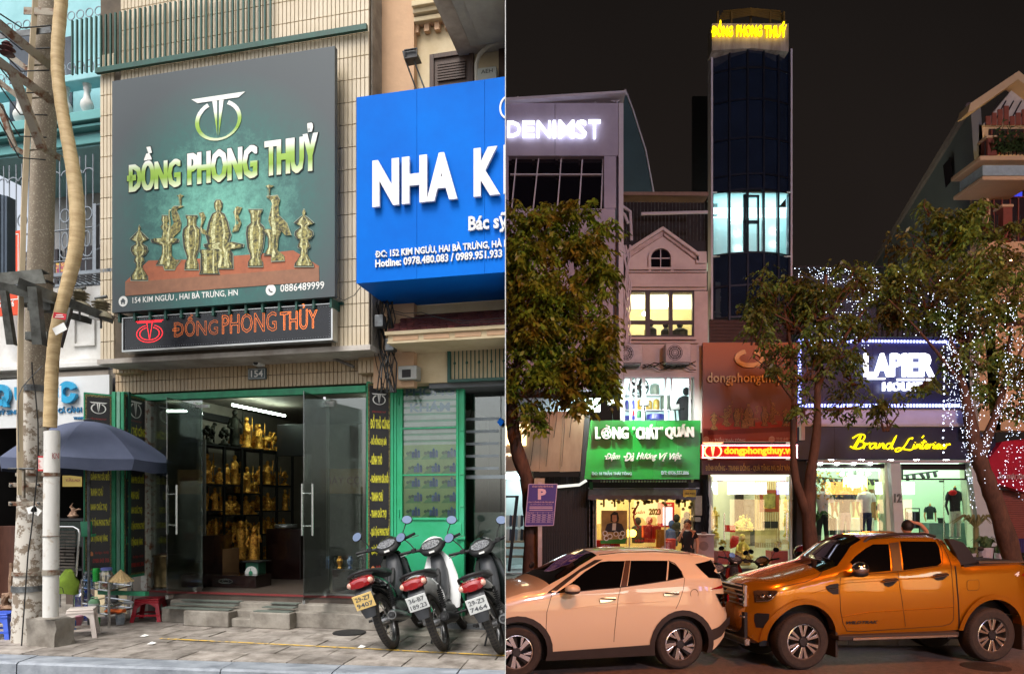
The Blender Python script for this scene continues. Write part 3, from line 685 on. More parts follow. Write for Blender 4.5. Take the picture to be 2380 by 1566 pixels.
tc=n.new('ShaderNodeTexCoord');sx=n.new('ShaderNodeSeparateXYZ');rp=n.new('ShaderNodeValToRGB');L.new(tc.outputs['Generated'],sx.inputs[0]);L.new(sx.outputs[2],rp.inputs[0]);L.new(rp.outputs[0],b.inputs['Base Color'])
cr=rp.color_ramp;cr.elements[0].color=(*lin((226,236,200)),1);cr.elements[1].color=(*lin((236,238,232)),1)
for p_,c_ in((.25,(132,172,48)),(.45,(150,186,74)),(.58,(210,224,190)),(.66,(238,240,236))):e_=cr.elements.new(p_);e_.color=(*lin(c_),1)
for wd_,xa,xb,ya,yb3 in(('ĐỒNG',146,500,150,432),('PHONG',543,1006,150,388),('THUỶ',1052,1405,12,335)):
 cxx=(xa+xb)/2
 a,_=FL.px(*ZH(xa,300),VS);b_,_=FL.px(*ZH(xb,300),VS)
 zb_=FL.px(*ZH(cxx,yb3-(0 if wd_!='ĐỒNG' else 16)-(0 if wd_=='ĐỒNG' else 12)),VS)[1]
 hh=.60 if wd_!='PHONG' else .43
 hh={'ĐỒNG':.475,'PHONG':.35,'THUỶ':.50}[wd_]
 zb_=FL.px(*ZH(146,432),VS)[1]-.015
 m=MB(FL);letter(m,wd_,a-.010,b_+.010,zb_-.008,zb_+hh+.008,VS-.006,th=.004,off=.02,bold=.017);m.bd('lettering_edge',m_black,bs)
 m=MB(FL);letter(m,wd_,a,b_,zb_,zb_+hh,VS-.009,th=.003,off=.02,bold=.011);m.bd('lettering',mt2,bs)
m=MB(FL);cu,cz=FL.px(*ZH(745,-40),VS);logo(m,cu,cz,.62,VS-.006,.005);m.bd('emblem',mt2,bs)
m=MB(FL);a,zz=FL.px(*ZH(180,1160),VS);letter(m,'154 KIM NGƯU , HAI BÀ TRƯNG, HN',a,FL.px(*ZH(875,1125),VS)[0],bz0+.075,bz0+.165,VS-.004,th=.002,off=.012)
a,zz=FL.px(*ZH(1155,1100),VS);letter(m,'0886489999',a,FL.px(*ZH(1445,1090),VS)[0],bz0+.085,bz0+.165,VS-.004,th=.002,off=.012)
for xx in(118,1092):
 c0,_=FL.px(*ZH(xx,1150),VS);disc(m,c0,bz0+.115,.058,VS-.004,.002)
m.bd('address_lettering',m_wht,bs)
m=MB(FL);c0,_=FL.px(*ZH(118,1150),VS);zc=bz0+.115
m.prism([(c0-.034,zc),(c0+.034,zc),(c0,zc+.034)],VS-.0065,VS-.0045);m.box(c0-.024,c0-.007,VS-.0065,VS-.0045,zc-.03,zc);m.box(c0+.007,c0+.024,VS-.0065,VS-.0045,zc-.03,zc);m.box(c0-.007,c0+.007,VS-.0065,VS-.0045,zc-.012,zc)
c0,_=FL.px(*ZH(1092,1100),VS);ring2(m,c0+.012,zc+.008,.036,.036,.014,VS-.0065,.002,12,170,290);m.bd('icon',m_vinyl,bs)
# ---- LED sign ----
VLd=-.56
ls=rO('led_sign',FL,(FL.px(530,760,VLd)[0],VLd,FL.px(530,800,VLd)[1]),'long black LED sign with dotted red emblem and orange dotted letters under the big sign','LED sign')
la,lz0=FL.px(*ZH(122,1478),VLd);lb_=FL.px(*ZH(1492,1398),VLd)[0];lz1=FL.px(*ZH(122,1268),VLd)[1]
m=MB(FL);m.box(la,lb_,VLd,VLd+.09,lz0,lz1);m.bd('panel',mat('led_black',(16,18,26),.25,var=.2,bump=.02),ls)
m=MB(FL);bt=.018;m.box(la-.001,lb_+.001,VLd-.012,VLd+.1,lz0-bt,lz0);m.box(la-.001,lb_+.001,VLd-.012,VLd+.1,lz1,lz1+.008);m.box(la-bt,la-.001,VLd-.012,VLd+.1,lz0-bt,lz1+.008);m.box(lb_+.001,lb_+bt,VLd-.012,VLd+.1,lz0-bt,lz1+.008);m.bd('frame',m_alu,ls)
def dot(mb,u,z,r,v):
 mb.add([(u-r,v,z),(u,v,z-r),(u+r,v,z),(u,v,z+r),(u,v-r,z)],[(0,1,4),(1,2,4),(2,3,4),(3,0,4)])
def outline_dots(mb,body,u0,u1,z0,z1,v,step,r,off=.0):
 vs,fs=glyphs(body,off);xs=[p[0]for p in vs];ys=[p[1]for p in vs];x0,x1,y0,y1=min(xs),max(xs),min(ys),max(ys)
 F=[(u0+(p[0]-x0)/(x1-x0)*(u1-u0),z0+(p[1]-y0)/(y1-y0)*(z1-z0))for p in vs]
 ec={}
 for f in fs:
  for i in range(len(f)):
   e=(f[i],f[(i+1)%len(f)])
   if(e[1],e[0])in ec:del ec[(e[1],e[0])]
   else:ec[e]=1
 nx=dict(ec.keys());seen=set()
 for s0 in list(nx):
  if s0 in seen:continue
  cur=s0;acc=0
  while cur not in seen and cur in nx:
   seen.add(cur);a=F[cur];b=F[nx[cur]];d=math.dist(a,b)
   while acc<d:q=acc/d if d else 0;dot(mb,a[0]+(b[0]-a[0])*q,a[1]+(b[1]-a[1])*q,r,v);acc+=step
   acc-=d;cur=nx[cur]
hgt=lz1-lz0
for wd_,xa,xb,k,stg in(('ĐỒNG',446,742,1.24,.5),('PHONG',772,1128,1.0,1.1),('THỦY',1155,1398,1.3,1.9)):
 a,_=FL.px(*ZH(xa,1350),VLd);b_,_=FL.px(*ZH(xb,1350),VLd);h0=.2
 m=MB(FL);outline_dots(m,wd_,a,b_,lz0+.115,lz0+.115+.2*k,VLd-.003,.0115,.0042);m.bd('led_lettering',em('led_orange%d'%int(stg*10),(255,132,60),stg,False),ls)
m=MB(FL);cu=FL.px(*ZH(292,1350),VLd)[0];cz=lz0+.20
for aa,bb in((.165,.095),(.125,.07)):
 for k in range(60):
  an=rad(110+320*k/60);dot(m,cu+aa*cO(an),cz-.03+bb*sI(an),.0048,VLd-.003)
for k in range(34):dot(m,cu-.17+k*.0103,cz+.11,.0048,VLd-.003);dot(m,cu-.15+k*.0091,cz+.095,.0048,VLd-.003)
for k in range(18):
 q=k/17
 for s in(-1,1):dot(m,cu+s*(.035*(1-q)),cz+.09-q*.19,.0048,VLd-.003)
m.bd('led_emblem',em('led_red',(255,40,50),2.4,False),ls)
m=MB(FL);nx_=84
for k in range(nx_):
 u=la+.03+k*(lb_-la-.06)/(nx_-1);dot(m,u,lz0+.022,.0033,VLd-.003);dot(m,u,lz1-.022,.0033,VLd-.003)
for k in range(13):
 z=lz0+.022+k*(hgt-.044)/12;dot(m,la+.022,z,.0033,VLd-.003);dot(m,lb_-.022,z,.0033,VLd-.003)
m.bd('led_border',mat('led_white_off',(190,196,206),.4,bump=0),ls)
# ---- folding green doors with banners ----
VB=['ĐỒ THỜ CÚNG','- ĐỒ ĐỒNG ĐẠI BÁI','- ĐỈNH THỜ','- HOÀNH PHI CÂU ĐỐI','- TRANH CHỮ','- TRANH CHỨC THỌ','- QUÀ TẶNG PHONG THUỶ','- QUÀ TẶNG MẠ VÀNG']
m_ylet=mat('yellow_print',(240,232,70),.5,scale=40,c2=(190,184,50),bump=0)
m_bann=mat('black_banner',(40,40,44),.35,var=.3,scale=3,bump=.2)
m_goldb=mat('gold_trim',(140,128,78),.5,scale=90,thr=(.45,.55),c2=(50,46,28))
m_redl=mat('red_print',(186,54,50),.5,bump=0)
def banner_leaf(x0,x1,v0,v1,ytop,ybot,lbl,txtrows=8):
 """a narrow steel door leaf from px x0 (depth v0) to px x1 (depth v1) carrying a printed banner"""
 a=FL.px(x0,1150,v0)[0];b=FL.px(x1,1150,v1)[0];an=math.atan2(v1-v0,b-a);ln=math.hypot(v1-v0,b-a)
 F2=Fr(FL.w((a,v0,0)),FL.a+an)
 xm=(x0+x1)/2;z1=FL.px(xm,ytop,(v0+v1)/2)[1];z0=FL.px(xm,ybot,(v0+v1)/2)[1]
 rr=rO('folding_door',F2,(0,0,z0),lbl,'folding door')
 m=MB(F2);m.box(0,ln,0,.035,z0,z1);m.bd('leaf',m_green,rr,bv=.003)
 m=MB(F2);e=.012;m.box(e,ln-e,-.004,-.001,z0+.03,z1-.02);m.bd('banner_border',m_goldb,rr)
 m=MB(F2);e=.028;m.box(e,ln-e,-.007,-.0045,z0+.05,z1-.045);m.bd('banner',m_bann,rr)
 H=z1-z0;m=MB(F2);logo(m,ln/2,z1-H*.085,ln*.60,-.010,.002);m.bd('emblem',m_wht,rr)
 m=MB(F2);letter(m,'ĐỒNG PHONG THUỶ',ln*.22,ln*.78,z1-H*.148,z1-H*.135,-.009,th=.001)
 letter(m,'0988 843 306',ln*.30,ln*.88,z0+H*.055,z0+H*.08,-.009,th=.001,off=.02);letter(m,'Kim Ngưu - Hà Nội',ln*.38,ln*.86,z0+H*.10,z0+H*.12,-.009,th=.001,off=.02);m.bd('red_lettering',m_redl,rr)
 rows=[(.845,.775,.14,.94)]+[(.745-.0875*k,.69-.0875*k,.14,w)for k,w in enumerate((.80,.62,.88,.66,.80,.92,.82))]
 m=MB(F2)
 for tx,(za,zb_,wa,wb)in zip(VB,rows):letter(m,tx,ln*wa,ln*wb,z0+H*zb_,z0+H*za,-.010,th=.002,off=.05)
 m.bd('lettering',m_ylet,rr)
 m=MB(F2);uu=ln*.25;zz=z0+H*.095;m.prism([(uu-.018,zz),(uu+.018,zz),(uu+.018,zz+.035),(uu,zz+.052),(uu-.018,zz+.035)],-.0095,-.0075);m.bd('house_icon',mat('orange_print',(224,140,90),.6,bump=0),rr)
 return F2,rr,ln,z0,z1
banner_leaf(*[ZC(712,0)[0],ZC(955,0)[0]],-.62,-.40,914,1330,'outer left folding leaf with black banner and yellow trade list beside the umbrella')
banner_leaf(*[ZC(1050,0)[0],ZC(1235,0)[0]],-.44,-.02,918,1340,'inner left folding leaf with black banner next to the white door post')
F2,rr,ln,z0,z1=banner_leaf(*[ZJ(498,0)[0],ZJ(604,0)[0]],-.02,.13,888,1370,'right folding leaf with black banner and yellow trade list beside the green door')
a=FL.px(*ZC(985,1100),-.40)[0]
pg=rO('folding_door_post',FL,(a,-.40,.3),'narrow green steel leaf edges standing between the two left banners','door post')
za1=FL.px(272,910,-.4)[1];za0=FL.px(272,1335,-.4)[1]
for k,(dx,mt_)in enumerate(((0,m_green),(.052,mat('pale_green',(120,168,146),.6,var=.15)),(.104,m_green),(.15,m_dgreen))):
 m=MB(FL);m.box(a+dx-.05,a+dx-.004,-.41+k*.012,-.37+k*.012,za0,za1);m.bd('edge',mt_,pg,bv=.003)
m=MB(FL)
for zz in(.35,1.1,1.8):m.tube([(a+.13,-.40,za0+zz),(a+.13,-.40,za0+zz+.09)],.012,8)
m.bd('hinge',m_green,pg)
m=MB(FL);m.box(FL.px(235,1350,-.45)[0],FL.px(345,1350,-.45)[0],-.50,-.44,.32,.365);m.bd('door_rail',m_green,lbl='green steel rail under the folding leaves behind the steel cart',cat='rail')
m=MB(FL);P=L_(ZC,[(680,1290),(755,1290),(750,1400),(790,1395),(780,1420),(690,1420)]);m.pP(P,-.66,.05);m.bd('door_latch',m_green,bv=.004,lbl='chunky green latch jutting from the outer left folding leaf',cat='latch')
# ---- big green door at the right ----
VG=.15
gx0,gx1=FL.px(*ZJ(618,700),VG)[0],FL.px(*ZJ(925,700),VG)[0]
gz1=FL.px(*ZJ(770,278),VG)[1];gz0=.12
gdr=rO('steel_door',FL,(gx0,VG,gz0),'bright green steel door with a barred glass panel backed by castle print','door')
def gp(x,y):return FL.px(*ZJ(x,y),VG)
wz0,wz1=gp(770,880)[1],gp(770,300)[1];wu0,wu1=gp(655,600)[0],gp(890,600)[0]
m=MB(FL);m.box(gx0,gx1,VG,VG+.04,gz0,wz0);m.box(gx0,gx1,VG,VG+.04,wz1,gz1);m.box(gx0,wu0,VG,VG+.04,wz0,wz1);m.box(wu1,gx1,VG,VG+.04,wz0,wz1);m.bd('leaf',m_green2,gdr)
m=MB(FL);e=.03;m.box(gx0,gx1,VG-.012,VG-.001,gz1-e,gz1);m.box(gx0,gx0+e,VG-.012,VG-.001,gz0,gz1-e);m.box(gx1-e*1.3,gx1,VG-.012,VG-.001,gz0,gz1-e)
b2=.028;m.box(wu0-b2,wu0,VG-.014,VG-.001,wz0-b2,wz1+b2);m.box(wu1,wu1+b2,VG-.014,VG-.001,wz0-b2,wz1+b2);m.box(wu0,wu1,VG-.014,VG-.001,wz0-b2,wz0);m.box(wu0,wu1,VG-.014,VG-.001,wz1,wz1+b2);m.bd('frame',m_green2,gdr,bv=.003)
m=MB(FL)
for yy in(488,693):z=gp(770,yy)[1];m.box(wu0,wu1,VG-.008,VG+.01,z-.008,z+.008)
m.bd('glazing_bar',m_green2,gdr)
m=MB(FL);m.box(wu0,wu1,VG+.012,VG+.016,wz0,wz1);m.bd('pane',glass('frosted_pane',(.94,.97,.95),.1,.015),gdr)
m=MB(FL);q_=FL.px(*ZJ(608,700),.14)[0];m.box(q_-.03,gx0-.003,VG-.02,VG+.06,.1,gz1);m.bd('hinge_post',m_green2,gdr,bv=.003)
zmid=gp(770,560)[1]
m=MB(FL);k=0;z=wz1-.03
while z>zmid:m.box(wu0,wu1,VG+.024,VG+.03,z-.048,z);z-=.075;k+=1
m.bd('blind_slat',mat('white_blind',(206,220,214),.7,bump=0),gdr)
m=MB(FL);m.box(wu0,wu1,VG+.034,VG+.038,wz0,wz1);m.bd('blind_backing',mat('greenish_blind',(92,172,136),.7),gdr)
m=MB(FL);letter(m,'PHÒNG',wu0+.03,wu1-.03,gp(0,375)[1],gp(0,330)[1],VG+.021,th=.002,off=.03);letter(m,'KHÁM',wu0+.08,wu1-.08,gp(0,440)[1],gp(0,395)[1],VG+.021,th=.002,off=.03);m.bd('lettering',mat('faded_blue',(120,160,190),.7),gdr)
m=MB(FL);m.box(wu0,wu1,VG+.020,VG+.024,wz0,zmid);m.bd('curtain',mat('curtain_cream',(150,188,116),.8,bump=0),gdr)
hills=MB(FL);hill2=MB(FL);cas=MB(FL);roofs=MB(FL);trees_=MB(FL)
cw,chh=(wu1-wu0)/3,(zmid-wz0)/5.0
for r_ in range(5):
 for c_ in range(3):
  ox,oz=wu0+c_*cw+(r_%2)*cw*.12,wz0+r_*chh
  def cl_(u):return max(wu0+.003,min(wu1-.003,u))
  hp=[(cl_(ox+cw*.9*q/8),oz+chh*.38*sI(PI*q/8))for q in range(9)];hills.prism(hp,VG+.0185,VG+.0195)
  for q in range(3):disc(trees_,cl_(ox+cw*(.25+.16*q)),oz+chh*(.42+.05*(q%2)),chh*.12,VG+.0170,.001,8)
  cxm=cl_(ox+cw*.72);
  for dx,hh in((-.034,.42),(0,.62),(.034,.5)):
   u=cl_(cxm+dx);cas.box(u-.015,u+.015,VG+.0160,VG+.0168,oz+chh*.12,oz+chh*hh);roofs.prism([(u-.018,oz+chh*hh),(u+.018,oz+chh*hh),(u,oz+chh*(hh+.16))],VG+.0152,VG+.0158)
hills.bd('printed_hill',mat('print_hill',(84,156,92),.8,bump=0),gdr);trees_.bd('printed_tree',mat('print_tree',(24,96,66),.8,bump=0),gdr);cas.bd('printed_castle',mat('print_castle',(92,124,172),.8,bump=0),gdr);roofs.bd('printed_roof',mat('print_roof',(56,110,160),.8,bump=0),gdr)
m=MB(FL);p_,q_=gp(865,905),gp(915,965);m.box(p_[0],q_[0],VG-.02,VG-.001,q_[1],p_[1]);p_,q_=gp(890,962),gp(932,975);m.box(p_[0],q_[0],VG-.035,VG-.02,q_[1],p_[1]);m.bd('lock_box',m_green2,gdr,bv=.003)
m=MB(FL)
for(x,y)in((640,370),(640,860)):p_=gp(x,y);m.tube([(p_[0],VG-.014,p_[1]-.04),(p_[0],VG-.014,p_[1]+.04)],.01,8)
for y in(320,500,690,830):p_=gp(915,y);m.tube([(p_[0]-.02,VG-.018,p_[1]),(p_[0]+.02,VG-.018,p_[1])],.006,6)
m.bd('hinge',m_green2,gdr)
# ---- neighbour building at the right ----
m_beige=mat('beige_render',(216,200,168),.85,var=.08,scale=3,bump=.2,c2=(196,176,140))
m_pink=mat('salmon_render',(206,168,134),.85,var=.1,scale=4,bump=.2)
m_wood=mat('brown_wood',(84,62,50),.6,var=.3,scale=8,stretch=(8,8,1))
nbld=rO('neighbour_building',FL,(FL.px(1050,600,0)[0],0,0),'beige rendered house with moulded cornice, balcony and shuttered window over the blue sign','building')
ra=FL.px(905,300,.0)[0];rb=FL.px(1190,300,.0)[0]+.5
m=MB(FL);m.box(u1+.02,rb,-.02,.3,FL.px(1000,890,0)[1],13);m.bd('wall',m_beige,nbld)
pa,pb=FL.px(928,60,-.12)[0],FL.px(962,60,-.12)[0]
m=MB(FL);m.box(pa-.3,pb,-.12,-.021,2.6,13);m.bd('pilaster',m_pink,nbld)
def ziu(x,y,v):return FL.px(*ZI(x,y),v)
m=MB(FL)
for(y,t_,pr_)in((30,.06,-.2),(55,.05,-.16),(85,.05,-.13)):
 z=ziu(780,y,-.1)[1];m.box(pb+.001,rb,pr_,-.021,z-t_,z)
m.bd('cornice',m_beige,nbld,bv=.006)
z=ziu(780,92,-.08)[1]
for k in range(4):
 u=ziu(745+k*48,110,-.08)[0];m=MB(FL);m.box(u,u+.055,-.08,-.021,z-.13,z);m.box(u+.056,u+.10,-.08,-.021,z-.05,z);m.bd('dentil',m_pink,nbld)
m=MB(FL);P=L_(ZI,[(865,0),(955,178),(1185,178-20),(1185,-200),(865,-200)])
ba=ziu(955,178,-.35)[0];zq=ziu(1050,100,-.5)[1]
m.box(ba-.1,rb,-1.25,-.021,zq,zq+.22);m.bd('balcony_slab',m_soff,nbld,bv=.01)
m=MB(FL);m.box(ba+.08,rb,-1.1,-.2,zq-.03,zq-.001);m.box(ba+.2,rb,-.95,-.3,zq-.05,zq-.031);m.bd('soffit_panel',mat('grey_soffit',(172,172,166),.8),nbld,bv=.01)
def shutter(xa,ya,xb,yb,par):
 m=MB(FL);v=-.06;m.frame(*ZI(xa,ya),*ZI(xb,yb),v,.05,.05);fr=m.bd('window_frame',m_wood,par,bv=.004)
 a,b_,z0,z1=FL.rect(*ZI(xa,ya),*ZI(xb,yb),v);m=MB(FL);m.box(a+.05,b_-.05,v+.02,v+.04,z0+.05,z1-.05);m.bd('shutter',m_wood,par)
 n_=7;z_=z0+.12;hh=(z1-z0-.2)/n_
 for k in range(n_):
  m=MB(FL);zz=z0+.1+k*hh;m.box(a+.09,b_-.09,v-.002,v+.012,0,hh*.62,M=Matrix.Translation((0,0,zz)));m.bd('slat',m_wood,par)
shutter(818,238,1022,412,nbld)
m=MB(FL);m.pbox(*ZI(1140,205),*ZI(1200,372),-.06,.05);m.bd('shutter',m_wood,nbld)
m=MB(FL);m.pbox(*ZI(1042,312),*ZI(1128,384),-.16,.10);ab=m.bd('electric_box',mat('grey_box',(176,176,164),.6),bv=.006,lbl='small grey electrical box on the beige wall right of the shutter',cat='electric box')
m=MB(FL);pL(m,'AEH',*ZI(1058,322),*ZI(1112,340),-.162,th=.001);m.bd('lettering',m_black,ab)
m=MB(FL);m.tube([FL.at(*ZI(x,y),-.14)for x,y in((1038,400),(1036,300),(1050,255),(1090,215),(1140,195),(1185,188))],.022,8);m.bd('pipe',mat('pipe_plastic',(200,192,176),.6),sh=1,lbl='pale plastic pipe curving up the wall behind the electrical box',cat='pipe')
fl_=rO('floodlight',FL,(ziu(745,415,-.7)[0],-.7,ziu(745,415,-.7)[1]),'black floodlight on two steel rods above the blue sign','floodlight')
m=MB(FL);m.pP(L_(ZI,[(690,235),(752,228),(765,262),(700,275)]),-.75,.12);m.bd('lamp_head',m_black,fl_,bv=.008)
m=MB(FL);m.tube([FL.at(*ZI(705,275),-.7),FL.at(*ZI(757,415),-.6)],.008,6);m.tube([FL.at(*ZI(742,270),-.7),FL.at(*ZI(795,410),-.6)],.008,6);m.bd('rod',m_galv,fl_)
m=MB(FL);m.frame(*ZI(700,226),*ZI(760,268),-.78,.02,.006);m.bd('guard',m_black,fl_)
# ---- blue clinic sign ----
VBs=-.85
m_blue=mat('blue_panel',(0,110,214),.6,var=.05,scale=1.5,bump=.02,c2=(0,98,200),spec=.1)
def zb(x,y):return FL.px(*ZI(x,y),VBs)
cs=rO('clinic_sign',FL,(zb(485,1315)[0],VBs,zb(485,1315)[1]),'large blue projecting sign with silver letters NHA K and a phone hotline','sign')
sa=zb(480,1000)[0];sb_=FL.px(1190,500,VBs)[0]+.4;sz0=zb(485,1315)[1];sz1=zb(750,415)[1]
m=MB(FL);e1=zb(760,500)[0];e2=zb(1075,500)[0]
for(a_,b_)in((sa,e1-.0015),(e1+.0015,e2-.0015),(e2+.0015,sb_)):
 m=MB(FL);m.box(a_,b_,VBs,VBs+.02,sz0,sz1);m.bd('panel',m_blue,cs)
m=MB(FL);m.box(sa,sb_,VBs+.021,-.03,sz0,sz0+.02);m.box(sa,sa+.01,VBs+.021,-.03,sz0+.021,sz1);m.bd('underside',m_blue,cs)
m_slv=mat('silver_letter',(226,226,230),.35,.2,var=.08,scale=3,stretch=(1,1,.4),bump=.02)
zl0,zl1=zb(565,972)[1],zb(565,757)[1]
m=MB(FL);letter(m,'NHA',zb(563,0)[0],zb(955,0)[0],zl0,zl1,VBs-.05,th=.03,off=.055,sp=1.08);letter(m,'K',zb(1030,0)[0],zb(1152,0)[0],zl0,zl1,VBs-.05,th=.03,off=.055);m.box(zb(1168,0)[0],zb(1168,0)[0]+.06,VBs-.05,VBs-.02,zl0,zl1);m.bd('lettering',m_slv,cs)
m=MB(FL);letter(m,'Bác sỹ',zb(1003,0)[0],zb(1003,0)[0]+(zb(1180,0)[0]-zb(1003,0)[0])*1.03,zb(1003,1085)[1]-.02,zb(1003,1018)[1]+.025,VBs-.03,th=.02,off=.03)
letter(m,'ĐC: 152 KIM NGƯU, HAI BÀ TRƯNG, HÀ N',zb(570,0)[0],zb(1190,0)[0],zb(570,1205)[1],zb(570,1160)[1],VBs-.018,th=.012,off=.03)
letter(m,'Hotline: 0978.480.083 / 0989.951.933',zb(570,0)[0],zb(1158,0)[0],zb(570,1245)[1],zb(570,1208)[1],VBs-.018,th=.012,off=.03)
cc_=zb(1185,500);ring2(m,cc_[0],cc_[1],.085,.11,.016,VBs-.01,.01,24,100,250);m.bd('small_lettering',mat('white_acrylic',(236,236,236),.4,bump=0),cs)
# ---- tiled canopy under the blue sign ----
cp=rO('tiled_canopy',FL,(FL.px(1040,790,-.5)[0],-.5,FL.px(1040,790,-.5)[1]),'dark red scale-tiled canopy over a beige moulded beam under the blue sign','canopy')
za_,zb2=FL.px(1040,792,-.5)[1],FL.px(1040,764,-.5)[1]
ca_=FL.px(901,780,-.5)[0]
m=MB(FL);m.box(ca_,rb,-.5,-.021,za_,zb2);m.bd('beam',m_beige,cp,bv=.006)
m=MB(FL);m.box(ca_-.02,rb,-.53,-.501,zb2-.035,zb2);m.box(ca_,rb,-.52,-.501,za_,za_+.02);m.bd('moulding',m_beige,cp)
for k in range(5):m=MB(FL);m.box(ca_+.06+k*.33,ca_+.33+k*.33,-.508,-.5005,za_+.03,zb2-.045);m.bd('beam_panel',m_pink,cp)
rt=mat('dark_red_rooftile',(104,52,46),.6,var=.3,scale=9,pieces_var=.3)
tm=MB();tm.prism([(0,.06),(.0,.02),(.015,.005),(.035,0),(.055,.005),(.07,.02),(.07,.06)],0,.012)
o=tm.bd('tmp',rt);me_rt=o.data;off=ROOTS[o.name].translation
for v in me_rt.vertices:v.co+=off
bpy.data.objects.remove(o)
Lc=[];Rr=[]
for r_ in range(6):
 for c_ in range(17):
  u=ca_+c_*.072+(r_%2)*.036;Lc.append((u-(FL.px(1040,790,-.5)[0]),-.53+.5+r_*.085,zb2+r_*.05-FL.px(1040,790,-.5)[1]));Rr.append((rad(-50),0,0))
pieces('roof_tile',cp,me_rt,Lc,Rr)
m=MB(FL);m.add([(ca_,-.50,zb2+.0),(rb,-.50,zb2+.0),(rb,-.03,zb2+.27),(ca_,-.03,zb2+.27)],[(0,1,2,3)]);m.bd('roof_backing',mat('dark_red_backing',(60,34,32),.8),cp)
wl=FL.px(*ZJ(718,200),0)[0]
m=MB(FL);m.box(u1+.25,wl,-.06,-.021,FL.px(940,860,0)[1],za_);m.bd('pilaster',m_pink,nbld)
ga,gb_,gz0_,gz1_=FL.rect(*ZJ(850,118),*ZJ(1130,282),-.04)
m=MB(FL);m.frame(*ZJ(850,118),*ZJ(1130,282),-.06,.04,.03);wg=m.bd('window_frame',m_dgreen,nbld)
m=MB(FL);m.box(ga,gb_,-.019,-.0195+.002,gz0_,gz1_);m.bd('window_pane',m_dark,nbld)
for k in range(14):
 u=ga+.04+k*.045
 m=MB(FL);m.tube([(u,-.045,gz0_+.03),(u,-.045,gz1_-.03)],.006,6)
 if k%3==1:m.ball((u,-.045,(gz0_+gz1_)/2),.015,(1,1,1.2),6)
 m.bd('window_bar',m_dgreen,nbld)
mb_=rO('electric_meter',FL,(FL.px(*ZJ(675,275),-.2)[0],-.2,FL.px(*ZJ(675,275),-.2)[1]),'grey electric meter box above the green door','meter box')
m=MB(FL);m.pbox(*ZJ(634,215),*ZJ(716,275),-.2,.14);m.bd('housing',mat('meter_grey',(160,160,154),.5),mb_,bv=.006);m=MB(FL);m.pbox(*ZJ(652,232),*ZJ(690,266),-.204,.003);m.bd('window',m_dark,mb_)
gfr=rO('shopfront_glass',FL,(FL.px(1140,1300,.05)[0],.05,0),'dark glass shopfront right of the green door with frosted bands','glass front')
ga=FL.px(*ZJ(925,600),.36)[0]
gzt=FL.px(1110,892,0)[1]
for k,(a_,b_)in enumerate(((ga-.1,ga+.42),(ga+.43,ga+1.6))):
 m=MB(FL);m.box(a_,b_,.36,.37,.1,gzt);m.bd('pane',m_shopglass,gfr)
fb=mat('frosted_band',(140,150,156),.5,bump=0)
for k in range(5):m=MB(FL);zz=FL.px(1110,960+k*30,0)[1];m.box(ga+.02,ga+.40,.356,.359,zz-.03,zz);m.bd('frosted_strip',fb,gfr)
m=MB(FL);zz=FL.px(1110,1100,0)[1];m.box(ga+.02,ga+1.5,.356,.359,zz-.04,zz);m.bd('frosted_strip',fb,gfr)
m=MB(FL);m.box(ga-.3,ga+1.8,2.6,2.7,0,3);m.box(ga-.3,ga+1.8,.02,2.6,-.02,.05);m.box(ga-.3,ga+1.8,.02,2.6,2.6,2.7);m.bd('interior_wall',mat('clinic_grey',(110,114,118),.8),nbld)
m=MB(FL);u,z=FL.px(1125,1300,.7);m.box(u-.12,u+.25,.7,1.1,.1,FL.px(1125,1190,.7)[1]);m.bd('white_cabinet',mat('cabinet_white',(200,202,200),.5),bv=.01,lbl='white cabinet standing inside the glass front beside the green door',cat='cabinet')
m=MB(FL);u,z=FL.px(1095,1260,.6)
for k in range(30):
 a=RU(0,6.28);m.tube([(u,.6,z-.15),(u+.06*cO(a),.6+.06*sI(a),z),(u+.15*cO(a),.6+.1*sI(a),z+RU(-.05,.14))],[.004,.004,.002],4)
pt=m.bd('potted_plant',mat('dried_leaf',(150,130,70),.7),lbl='dried grass arrangement in a pot behind the glass front',cat='plant')
m=MB(FL);m.lathe([(.06,0),(.08,.2),(.085,.22)],(u,.6,z-.38),12);m.bd('pot',m_black,pt)
m=MB(FL);u,z=FL.px(1163,980,.3);m.prism([(u-.04,z),(u,z-.05),(u+.04,z),(u,z+.05)],.30,.32);m.bd('small_sign',m_blue,lbl='small blue diamond sign on the glass at the right edge',cat='sign')
m=MB(FL);u,z=FL.px(1087,945,.5);ring2(m,u,z,.05,.16,.012,.5,.02);disc(m,u,z,.04,.51,.01);m.bd('wall_mirror',mat('wood_oval',(96,74,56),.5),lbl='dark oval mirror hanging behind the glass front',cat='mirror')
m=MB(FL);m.box(FL.px(880,1400,-.3)[0]+.01,FL.px(1190,1400,0)[0]+.6,.1,.8,0,.12);m.bd('ledge',m_conc,st)
m=MB(FL)
for k in range(14):
 xo_=RU(862,905);P=[]
 for j in range(9):P.append(FL.at(xo_+sI(j*1.1+k)*RU(4,14)+j*2,640+j*34,-.15-RU(0,.15)))
 m.tube(P,RU(.004,.011),5)
m.bd('cable_bundle',m_wire,sh=1,lbl='tangled bundle of black cables and boxes in the gap between the two buildings',cat='cables')
for k,(x_,y_)in enumerate(((893,672),(880,745),(905,800))):
 m=MB(FL);m.pbox(x_-10,y_-14,x_+10,y_+14,-.36,.1);m.bd('junction_box',m_galv,bv=.006,lbl=['grey junction box hanging highest in the cable gap','grey junction box halfway down the cable gap','grey junction box lowest in the cable gap above the meter'][k],cat='junction box')
